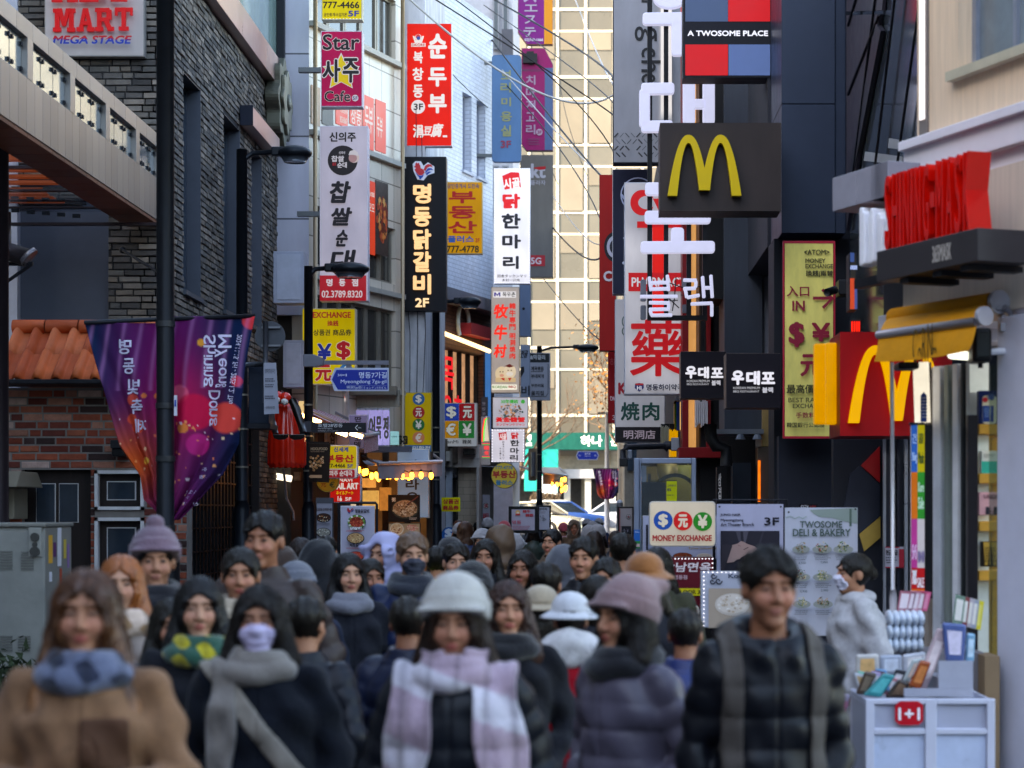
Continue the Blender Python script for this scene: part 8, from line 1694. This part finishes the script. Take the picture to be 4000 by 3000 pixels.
def person(label,px,ytop,Y,coat='#1c2030',style='wool',yaw=0,head=0,tilt=0,hair='short',hc='#17130f',hat=None,hatc='#888',mask=None,scarf=None,scarfc2=None,strap=(),strapc='#555',legs='#15161c',hem=.7,bulk=.3,arms='pocket',res=.012,fine=.006,skin=None,stride=.15,collar='stand',group='people walking along the street',hood=None,hang=0,extra=None,female=True,hc2=None):
 NP[0]+=1;rd=random.Random(NP[0]*7+1);z0=gz(Y);ht=CH-(ytop-CY)/FPX*Y-z0;hatup={'beanie':.035,'bucket':.03,'hood':.03}.get(hat,.012);s=ht/(1.703+hatup)
 loc=Vector((px2x(px,Y),Y,z0));t=thing('person',label,'person',loc,group);a=R(yaw);ca,sa=math.cos(a),math.sin(a)
 def xf(V):V=V*s;return np.stack([V[:,0]*ca-V[:,1]*sa,V[:,0]*sa+V[:,1]*ca,V[:,2]],1)
 hcn=V3(0,-.012,1.585);ha=R(head);ch_,sh_=math.cos(ha),math.sin(ha);ta=R(tilt);ct,st_=math.cos(ta),math.sin(ta)
 def hl(X,Y_,Z):x,y,z=X-hcn[0],Y_-hcn[1],Z-hcn[2];x,y=x*ch_+y*sh_,-x*sh_+y*ch_;return x,y*ct+z*st_,-y*st_+z*ct
 T=(hcn,hl);w_=.165 if female else .178
 hf=[(-.13,.13,fine)];zf=[(1.38,1.78,fine)];yf=[(-.16,.14,fine)]
 hands={}
 for sd in(-1,1):
  sh=V3(sd*w_,0,1.37)
  ps=arms if isinstance(arms,str)else arms[(sd+1)//2]
  if ps=='pocket':el,wr=V3(sd*(w_+.1),.07,1.1),V3(sd*.18,-.11,.93)
  elif ps=='down':el,wr=V3(sd*(w_+.045),.05,1.08),V3(sd*(w_+.05),-.06,.84)
  elif ps=='swing':el,wr=V3(sd*(w_+.05),-.04*sd,1.09),V3(sd*(w_+.03),-.16*sd-.06,.88)
  elif ps=='phone':el,wr=V3(sd*(w_+.06),-.02,1.08),V3(sd*.1,-.25,1.16);hands[sd]=(wr,V3(-sd*.35,-.6,.45),V3(-sd*.9,.3,.1),.75)
  elif ps=='clasp':el,wr=V3(sd*(w_+.09),-.02,1.12),V3(sd*.1,-.24,1.12);hands[sd]=(wr,V3(-sd*.8,-.4,.1),V3(0,.3,-.9),.7)
  hands.setdefault(sd,(wr,V3(0,-.1,-1),V3(-sd,0,0),.35));hands[sd]+=(sh,el)
  if ps in('phone','clasp')and fine<.006:x0=wr[0];hf.append((min(x0,0)-.06,max(x0,0)+.06,.0055));zf.append((wr[2]-.06,wr[2]+.12,.0055));yf.append((wr[1]-.14,wr[1]+.03,.0055))
 zlo=0
 F=Field([axis(-.46,.46,res,hf),axis(-.46,.36,res,yf),axis(-.03,1.86,res*1.2,zf)]);B=F.new()
 for f,k in((ell((0,0,1.24),(w_-.03,.1,.17)),0),(ell((0,.01,1.02),(.13,.1,.16)),.05),(ell((0,.01,.9),(.15,.11,.13)),.05),(rc((0,.012,1.36),(0,.0,1.52),.06,.052),.04),(rc((-w_+.03,0,1.36),(w_-.03,0,1.36),.05,.05),.05)):F.put(B,f,k)
 lg=[]
 for sd in(-1,1):
  wr,dr,nm,cu,sh,el=hands[sd];F.put(B,rc(sh,el,.045,.036),.03);F.put(B,rc(el,wr,.036,.024),.015);fingers(F,B,wr,dr,nm,sd,cu)
  k_=V3(sd*.09,-.06-sd*stride*.4,.5);an=V3(sd*.085,.02+sd*stride*.9*(1 if sd>0 else 1.0),.09);hp=V3(sd*.09,0,.9);lg.append((hp,k_,an));F.put(B,rc(hp,k_,.08,.055),.03);F.put(B,rc(k_,an,.052,.034),.02);F.put(B,rc(an,an+V3(0,-.1,-.05),.034,.03),.02)
 F.put(B,HEAD,.015,T)
 VF=nets(B,F.ax);hx,hy,hz=hl(VF[0][:,0],VF[0][:,1],VF[0][:,2]);sk=np.array(skin or rd.choice(SK));C=np.tile(sk,(len(hx),1))
 def paint(m,c,q=1.):C[m]=C[m]*(1-q)+np.array(lin(c))*q
 inh=np.abs(hz)<.13;fr_=inh&(hy<-.04)
 paint(fr_&(((np.abs(hx)-.036)/.024)**2+((hz+.026)/.022)**2<1),'#c87c66',.3);mw=rd.uniform(.019,.026);mz=rd.uniform(-3,4);paint(fr_&((hx/mw)**2+((hz+.062+mz*hx*hx)/.011)**2<1),'#a8504a' if female else '#a8685a',.8);paint(fr_&((hx/.02)**2+((hz+.0625)/.002)**2<1),'#5a2a28',.7)
 paint(fr_&(np.abs(np.abs(hx)-.03)<.019)&(np.abs(hz-.027+9*(np.abs(hx)-.03)**2)<.0045),'#2a1d18',.7);e=(np.abs(hx)-.031)/.015;paint(fr_&(e**2+((hz-.006)/.0048)**2<1),'#1c120e',.95);paint(fr_&(np.abs(np.abs(e)-.68)<.18)&(np.abs(hz-.005)<.002),'#a8948a',.5);paint(fr_&(((np.abs(hx)-.009)/.005)**2+((hz+.037)/.003)**2<1),'#6a3a30',.7)
 skinmesh('body',VF,xf,mat('#fff',.48,vcol=True,var=.05,scale=30,spec=.35,bump=.06),t,C)
 b=bulk;puff=.012 if style=='puffer' else 0;prof=np.array([(hem-.02,.19+.04*b,.15+.04*b),(.95,.178+.04*b,.14+.04*b),(1.13,.165+.04*b,.13+.04*b),(1.3,w_+.025+.02*b,.14+.03*b),(1.37,w_-.01,.118+.02*b),(1.42,.118,.1),(1.47,.088,.092),(1.5,.088,.09)])
 X,Y_,Z=F.X,F.Y,F.Z;rx=np.interp(Z,prof[:,0],prof[:,1]);ry=np.interp(Z,prof[:,0],prof[:,2]);yo=.005+0*Z
 wr_=.0042*(np.sin(21*X+33*Z+4*np.sin(9*Y_))+np.sin(41*Z-19*X+13*Y_+rd.random()*6)+.7*np.sin(63*X+29*Z-31*Y_))
 D=((np.sqrt((X/rx)**2+((Y_-yo)/ry)**2)-1)*np.minimum(rx,ry)).astype(np.float32)
 if puff:D=D-puff*(np.abs(np.sin((Z+.02*np.abs(X))*math.pi/.1))**.5-.45)*(Z<1.42)
 D=np.maximum(D,np.maximum(hem-Z,Z-(1.475 if collar=='stand' else 1.44)))
 for sd in(-1,1):
  wr,dr,nm,cu,sh,el=hands[sd];r1,r2,r3=.062+.02*b,.052+.016*b,.042+.012*b;F.put(D,rc(sh*V3(.97,1,1),el,r1,r2,puff),.022);F.put(D,rc(el,wr,r2,r3,puff),.02)
 if collar=='hood':F.put(D,ell((0,.1,1.43),(.15,.08,.085)),.03);F.put(D,rc((-.1,.03,1.43),(-.05,-.1,1.38),.045,.03),.03);F.put(D,rc((.1,.03,1.43),(.05,-.1,1.38),.045,.03),.03)
 if collar=='fur':F.put(D,ell((0,.01,1.44),(.125,.12,.055)),.02)
 D=D+wr_.astype(np.float32)*(.6 if puff else 1.2)
 D=D+.006*np.exp(-(X/.006)**2)*(Y_<0)
 F.put(D,rc((0,-.01,1.41),(0,-.03,1.62),.06,.075),.01,sub=True)
 cm=mat(coat,.42 if puff else .9,var=.22 if style=='fleece' else .12,bump=.12 if puff else .5,scale=9 if style!='fleece' else 26,sheen=0 if puff else .06,spec=.3 if puff else .15);skinmesh('coat',nets(D,F.ax),xf,cm,t)
 L=F.new()
 for hp,k_,an in lg:F.put(L,rc(hp,k_,.1,.075),.03);F.put(L,rc(k_,an,.073,.058),.02)
 L=np.maximum(L,np.maximum(Z-.95,.06-Z)).astype(np.float32);skinmesh('trousers',nets(L,F.ax),xf,mat(legs,.85,bump=.3),t)
 if res<.016:
  L=F.new()
  for hp,k_,an in lg:F.put(L,ell(an+V3(0,-.06,-.045),(.05,.13,.05)),0)
  L=np.maximum(L,.003-Z).astype(np.float32);skinmesh('shoes',nets(L,F.ax),xf,mat(rd.choice(['#1a1a1c','#c8c6c4','#3a2c24']),.6),t)
 h1,h2,h3=F.local(T);HD=F.new();F.put(HD,SKULL,0,T,m=.14);up=Z>1.28
 ang=np.arctan2(h1,h2+.001);strand=.0028*np.sin(ang*46+3*np.sin(h3*40))+.0018*np.sin(ang*91+h3*25+1);face=ell((0,-.125,-.04),(.069,.09,.118))(h1,h2,h3);hm=mat(hc,.38,var=.55,scale=5,stretch=(9,9,1.2),bump=.35,spec=.45)
 if hair!='none' and hat!='hood':
  th=(.003+.014*np.clip((h3+.005)/.07,0,1))if hair=='short' else .011 if hair=='tied' else .011;A=HD-th;lowz={'short':-.035,'tied':-.05,'bob':-.12,'long':-.13,'curly':-.13}[hair]
  A=np.maximum(A,(lowz-h3)+np.clip(-h2*.9,-.02,.09)*(1 if hair in('short','tied')else 0))
  if hair in('bob','long','curly'):
   zb={'bob':-.14,'long':-.28,'curly':-.2}[hair];q=.044 if hair!='curly' else .062
   for sd in(-1,1):A=smin(A,rc((sd*.06,.02,.03),(sd*(.122 if hair=='long' else .096),-.04 if hair=='long' else-.012,zb),.03,q)(h1,h2,h3),.03)
   A=smin(A,ell((0,.05,zb*.55),(.1,.06,-zb*.62+.05))(h1,h2,h3),.03)
  if hair=='tied':A=smin(A,ell((0,.115,.0),(.03,.035,.04))(h1,h2,h3),.01)
  bang=.07 if hair in('short','tied')else .074
  A=-smin(-A,np.maximum(face,h3-bang+.5*h1*h1*20*.02+.012*np.sin(h1*120)*.4),.006)
  A=-smin(-A,ell((0,-.15,-.02),(.063 if hair in('long','curly','bob')and abs(yaw+head)<40 else .085,.1 if abs(yaw+head)<40 else .125,.09))(h1,h2,h3),.012)
  if hair in('short','tied'):
   for sd in(-1,1):A=-smin(-A,ell((sd*.085,-.005,-.012),(.03,.034,.036))(h1,h2,h3),.008)
  if hair=='short':A=A+.003*np.sin(h1*140+h2*60)*(h3>.05)
  if hair=='long':A=A+.006*np.exp(-(h1/.007)**2)*(h3>.06)
  if hair=='curly':A=A+.006*np.sin(h1*130)*np.sin(h3*120+2)*np.sin(h2*125)
  A=np.where(up,A+strand,.3).astype(np.float32);hv=nets(A,F.ax);hcol=None
  if hc2:w2=np.clip((1.62-hv[0][:,2])/.25,0,1)[:,None]*(.6+.4*np.sin(hv[0][:,:1]*90));hcol=np.array(lin(hc))*(1-w2)+np.array(lin(hc2))*w2;hm=mat('#fff',.38,vcol=True,var=.5,scale=5,stretch=(9,9,1.2),bump=.35,spec=.45)
  ho=skinmesh('hair',hv,xf,hm,t,hcol)
  if fine<.005:strands(ho,hv,xf,t,hc,rd,hair,hl)
 if hat:
  km=mat(hatc,.95,var=.16,bump=.6,scale=14,sheen=.3)
  if hat=='beanie':
   cut=h3-(.016-h2*.34);A=smin(HD-.024,ell((0,.018,.066),(.1,.114,.098))(h1,h2,h3),.02);cuff=np.maximum(A-.008,np.maximum(-cut,cut-.062));A=np.maximum(A,-cut);A=smin(A,cuff,.006)+.0016*np.sin(ang*60)
   if extra=='slouch':A=smin(A,rc((0,.03,.1),(0,.17,.115),.06,.028)(h1,h2,h3),.03)
   if extra=='bobble':A=smin(A,ell((0,.01,.17),(.04,.04,.035))(h1,h2,h3),.006)
  elif hat=='bucket':A=np.maximum(smin(HD-.02,ell((0,.01,.07),(.092,.105,.075))(h1,h2,h3),.01),.05-h3);rr=np.sqrt(h1**2+(h2-.005)**2);A=smin(A,np.maximum(np.abs(h3-.05+(rr-.09)*.6)-.007,np.maximum(rr-.15,.075-rr)),.01)
  elif hat=='hood':A=smin(HD-.035,ell((0,.03,.0),(.115,.12,.15))(h1,h2,h3),.03);A=smin(A,ell((0,.03,-.15),(.14,.12,.1))(h1,h2,h3),.04);A=-smin(-A,ell((0,-.15,-.02),(.075,.12,.105))(h1,h2,h3),.02);A=np.maximum(A,-(HD-.004))+wr_*.8
  A=np.where(up,A,.3).astype(np.float32);skinmesh(hat if hat!='hood' else 'hood',nets(A,F.ax),xf,km if hat!='hood' or style!='puffer' else mat(hatc,.45,bump=.1),t)
 if mask:A=np.maximum(np.abs(HD-.005)-.0045,ell((0,-.09,-.052),(.068,.07,.05))(h1,h2,h3))+.0012*np.sin(h3*300);skinmesh('face_mask',nets(np.where(up,A,.3).astype(np.float32),F.ax),xf,mat(mask,.8,var=.04,bump=.1),t)
 if scarf:
  sm=mat(scarf,.95,var=.18,bump=.5,scale=11,sheen=.3);A=F.new()
  for(zz,R_,r_)in((1.425,.098,.042),(1.455,.086,.036)):
   q=np.sqrt((np.sqrt(X**2+((Y_+.01)*.92)**2)-R_)**2+((Z-zz+.25*Y_*0-.12*(Y_+.05))*.95)**2)-r_;A=np.minimum(A,q+.005*np.sin(38*Z+25*X+21*Y_))
  for(x0,sl,hw,zl)in(hang or()):
   A=np.minimum(A,np.maximum(np.maximum(np.abs(D-.015)-.014,np.abs(X-x0-sl*(Z-1.42))-hw-.01*np.sin(Z*22)),np.maximum(zl-Z,Y_))+.004*np.sin(95*(X-sl*Z)))
  if hang:A=np.maximum(A,Z-1.53)
  c=None
  VF=nets(A.astype(np.float32),F.ax)
  if scarfc2:
   c=np.tile(np.array(lin(scarf)),(len(VF[0]),1));q=(np.sin(VF[0][:,2]*24+VF[0][:,0]*9)>.35)if hang else(np.sin(VF[0][:,2]*75+VF[0][:,0]*30)+np.sin(VF[0][:,0]*66)>.3);c[q]=np.array(lin(scarfc2));q=np.sin(VF[0][:,0]*70)>.75;c[q]*=.7;sm=mat('#fff',.95,vcol=True,var=.1,bump=.5,scale=11,sheen=.3)
  skinmesh('scarf',VF,xf,sm,t,c)
 for(an,off,hw)in strap:
  A=np.maximum(np.maximum(np.abs(D-.006)-.008,np.abs(X*math.cos(R(an))+(Z-1.2)*math.sin(R(an))-off)-hw),np.maximum(Y_-.03,1.0-Z)).astype(np.float32);skinmesh('bag_strap',nets(A,F.ax),xf,mat(strapc,.8,bump=.3),t)
 if extra=='pocket':A=np.maximum(np.maximum(np.abs(D-.004)-.006,np.abs(X-.07)-.065),np.maximum(np.abs(Z-1.24)-.07,Y_+.02));skinmesh('chest_pocket',nets(A.astype(np.float32),F.ax),xf,mat('#4a2f20',.85,bump=.3),t)
 if hood:A=np.maximum(ell((0,.1,1.45),(.16,.09,.1))(X,Y_,Z),-(D-.002))+wr_;skinmesh('fur_trim',nets(A.astype(np.float32),F.ax),xf,mat(hood,.95,bump=.8,scale=20,var=.3),t)
 if 'phone' in arms:
  sd=-1 if arms[0]=='phone' else 1;wr=hands[sd][0];c=wr+hands[sd][1]/np.linalg.norm(hands[sd][1])*.1;p=Vector(xf(c[None])[0])+loc;ph=thing('mobile_phone','dark phone held up in the hand of the walker in the pale patterned coat','phone',p);m=MB();fr2=Frame(p,(1,.2,0),(0,-.5,.85));m.prism(fr2,rrect(-.038,-.07,.038,.07,.008),-.005,.005,mat('#14161c',.25));m.build('case',ph);m=MB();m.prism(fr2,rrect(-.034,-.066,.034,.066,.006),.0052,.006,mat('#1c2838',.1,coat=.5));m.build('screen',ph)
 return t
d_=1.80832
def P(label,x,y,Y,**k):return person(label,x*d_,y*d_,Y,**k)
NEAR=dict(res=.0115,fine=.0045)
P('woman with long brown hair in a tan fleece coat and grey patterned neck scarf',188,1226,5.7,coat='#7c5a42',style='fleece',hair='long',hc='#4a2a16',scarf='#565c72',scarfc2='#20263a',arms='clasp',bulk=.55,extra='pocket',hc2='#8a5a34',yaw=4,collar='fur',**NEAR)
P('woman in a pale lilac face mask and black coat with a beige cross strap',562,1262,6.8,coat='#0c1019',hair='bob',hc='#17110e',mask='#b9aecb',scarf='#746c66',hang=((-.11,.05,.05,1.05),),strap=((38,.02,.035),),strapc='#82796f',bulk=.6,yaw=3,**NEAR)
P('woman in a white beanie and long pink and white scarf over a black padded jacket',985,1242,6.3,coat='#0c1018',style='puffer',hair='bob',hc='#2a1a12',hat='beanie',hatc='#a8a39c',scarf='#a08a98',scarfc2='#b4aeb8',hang=((-.12,.12,.075,.86),(.13,-.13,.07,1.0)),bulk=.7,yaw=-4,tilt=4,**NEAR)
P('woman in a dusty pink slouch beanie and mauve padded jacket looking sideways',1355,1246,7.0,coat='#4d4856',style='puffer',hair='bob',hc='#17110f',hat='beanie',hatc='#7d6263',extra='slouch',yaw=-46,head=-8,bulk=.5,scarf='#14141a',**NEAR)
P('man in a hooded black padded jacket with grey backpack straps',1660,1183,6.5,arms='down',coat='#0b0d14',style='puffer',hair='short',collar='hood',yaw=9,strap=((0,.135,.028),(0,-.135,.028)),strapc='#4a4440',bulk=0,female=False,**NEAR)
P('woman in a white fleece jacket and white mask walking sideways beside the sales cart',1848,1193,11.72,coat='#a9a7aa',style='fleece',hair='tied',hc='#17130f',mask='#d0cfe0',yaw=-78,bulk=.9,legs='#1c1a1c',collar='fur',fine=.006,res=.013)
MID=dict(fine=.007,res=.014)
P('woman with orange brown hair in a pale patterned coat holding a phone',262,1196,8.4,coat='#8d7f78',hair='long',hc='#8a4a1c',scarf='#b8a090',scarfc2='#8a6a4c',arms=('pocket','phone'),yaw=8,fine=.0055,res=.013)
P('man in a mauve bobble hat and navy coat behind the tan coat',335,1138,9.2,coat='#1b2338',hair='short',hat='beanie',hatc='#6a5460',extra='bobble',scarf='#1a1a20',yaw=14,female=False,**MID)
P('woman with black hair and a green and yellow scarf between the two front women',430,1243,7.5,coat='#15161c',hair='bob',hc='#0f0d0e',scarf='#1f4a3c',scarfc2='#a89a20',yaw=12,fine=.0055,res=.013)
P('tall man with short black hair in a brown padded coat',572,1104,9.6,coat='#3a302e',style='puffer',hair='short',hc='#120f0e',yaw=-10,female=False,**MID)
P('woman with tied black hair and a cream collar beside the tall man',520,1180,9.0,coat='#8d7c66',hair='tied',scarf='#a89884',yaw=6,**MID)
P('walker in a black hooded coat by the white menu board',688,1168,12.5,coat='#14161c',hat='hood',hatc='#14161c',yaw=160,**MID)
P('woman with black bob hair and a grey scarf before the menu boards',752,1192,11,coat='#1a1c24',hair='bob',hc='#110f10',scarf='#6a6a74',yaw=18,**MID)
P('man in a bright navy padded jacket and dark mask',890,1150,11.2,coat='#13203f',style='puffer',hair='short',hc='#5a4230',mask='#3a3c48',scarf='#20242e',yaw=12,bulk=1,female=False,legs='#14151a',stride=.25,**MID)
P('walker in a pale lilac hood behind the navy padded jacket',832,1150,13,coat='#8a8aa8',style='puffer',hat='hood',hatc='#9c9cc0',yaw=-30,**MID)
P('walker in a bright yellow jacket',945,1180,14.5,coat='#c8c414',hair='short',yaw=150,**MID)
P('dark haired woman in a black coat facing forward behind the white beanie',1050,1163,13.5,coat='#191a20',hair='bob',yaw=-6,**MID)
P('woman with curly brown hair and black collar between the two beanies',1098,1252,8.2,coat='#15161c',hair='curly',hc='#33201a',scarf='#131318',yaw=6,fine=.0055,res=.013)
P('walker in a red jacket with a white fur hat',1232,1276,8.9,coat='#9c1020',hat='bucket',hatc='#b9b9be',hair='short',yaw=185,hood='#c0bcbc',bulk=.8,**MID)
P('walker in an orange brown bucket hat behind the pink beanie',1392,1190,9.6,coat='#1a1b22',hat='bucket',hatc='#8a5428',hair='bob',yaw=170,**MID)
P('walker in a beige bucket hat behind the curly haired woman',1168,1262,9.7,coat='#3a3634',hat='bucket',hatc='#a2927c',hair='bob',yaw=190,**MID)
P('walker in a royal blue coat half hidden behind the mauve jacket',1480,1316,8.6,coat='#1c2a5c',style='puffer',hair='short',yaw=170,bulk=1,**MID)
P('man with black hair in a black padded coat in mid street',1262,1160,12,coat='#14151b',style='puffer',hair='short',yaw=-14,female=False,**MID)
P('woman in a grey hooded coat in mid street',1215,1178,14,coat='#54565e',hat='hood',hatc='#54565e',yaw=175,**MID)
P('man in a charcoal wool coat near the booth',1345,1152,13.5,coat='#26272c',hair='short',yaw=168,female=False,**MID)
P('woman in a brown coat with long hair near the menu boards',650,1160,14,coat='#4a3a30',hair='long',hc='#1f1512',yaw=-170,**MID)
P('man in a dark green parka walking away by the lamp post',705,1158,16,coat='#27302a',hair='short',yaw=178,female=False,**MID)
P('bald man in a dark coat walking away past the blue dollar sign',1783/d_,2066/d_,30,coat='#20242e',hair='none',yaw=180,female=False,res=.02,fine=.012)
for lab,x,y,Y,k in(('man in a dark grey coat with glossy black hair beside the yellow jacket',985,1172,12.8,dict(coat='#22242a',hair='short',yaw=10,female=False)),('woman in a camel coat with long black hair in mid crowd',1130,1186,12.2,dict(coat='#6a5038',hair='long',yaw=-12)),('walker in a black knitted hat behind the two beanies',1020,1215,10.2,dict(coat='#191b22',hair='bob',hat='beanie',hatc='#17181c',yaw=-16)),('walker in a dark blue coat and grey knitted hat before the tall man',640,1215,10.6,dict(coat='#1c2438',hair='short',hat='beanie',hatc='#5a5c66',yaw=14,female=False)),('woman in a black coat with tied hair behind the navy padded jacket',800,1205,11.8,dict(coat='#121318',hair='tied',yaw=20)),('man in a black jacket with a maroon scarf in mid crowd',1310,1205,11,dict(coat='#14151a',hair='short',scarf='#4a1a24',yaw=-18,female=False)),('walker in a brown hooded coat at the edge of the crowd',610,1182,13,dict(coat='#3a2c26',hat='hood',hatc='#3a2c26',yaw=165)),('woman in a charcoal coat with bobbed hair near the red jacket',1290,1240,10,dict(coat='#26272e',hair='bob',yaw=176)),('walker in a black coat with short hair behind the red jacket',1180,1215,10.8,dict(coat='#101116',hair='short',yaw=172,female=False)),('woman in an olive coat with long hair before the booth',1420,1180,12,dict(coat='#3a3a2c',hair='long',yaw=170)),('walker in a black coat close behind the green scarf',370,1290,8.0,dict(coat='#101218',hair='bob',yaw=20)),('walker in a dark padded coat behind the masked woman',660,1290,8.2,dict(coat='#14161e',style='puffer',hair='short',yaw=165)),('walker in a navy coat behind the white beanie',880,1290,8.6,dict(coat='#121a30',style='puffer',hair='short',yaw=170,bulk=.8))):P(lab,x,y,Y,**k,**MID)
rdp=random.Random(21)
cols=[('#1b1d24','black'),('#24304a','navy'),('#5a4636','brown'),('#6a6c74','grey'),('#8a7a66','beige'),('#a8a6a8','off white'),('#5a2a30','maroon'),('#33403a','dark green'),('#b08088','pale pink')]
seen=set()
for i in range(27):
 for _ in range(40):
  c,cn=rdp.choice(cols[:3]if i<9 else cols);hr=rdp.choice(['short','bob','long','tied']);ht_=rdp.choice([None,None,None,('beanie','#8a8688','grey beanie'),('beanie','#a04048','red beanie'),('bucket','#2a2a2e','black hat'),('hood',c,'hood up')]);st=rdp.choice(['puffer','wool'])
  key=(cn,hr,ht_ and ht_[2],st)
  if key not in seen:seen.add(key);break
 Y=15+i*1.35+rdp.random();h=rdp.uniform(1.6,1.78);px=rdp.uniform(1690,2420)if Y>22 else rdp.uniform(1560,2480);away=rdp.random()<.55
 lab='%s in a %s %s %s with %s'%('walker',cn,'padded jacket' if st=='puffer' else 'wool coat','seen from behind' if away else 'coming nearer',('a '+ht_[2]if ht_[2]!='hood up' else 'the hood up')if ht_ else{'short':'short hair','bob':'bobbed hair','long':'long hair','tied':'tied hair'}[hr])
 person(lab,px,CY-(h-CH)/Y*FPX,Y,coat=c,style=st,hair=hr,hat=ht_ and ht_[0],hatc=ht_[1]if ht_ else '#888',yaw=(180 if away else 0)+rdp.uniform(-25,25),res=.022 if Y>24 else .018,fine=.013 if Y>24 else .01,group='walkers far down the street',stride=rdp.uniform(.05,.25),hc=rdp.choice(['#15110f','#241812','#3a2418']))
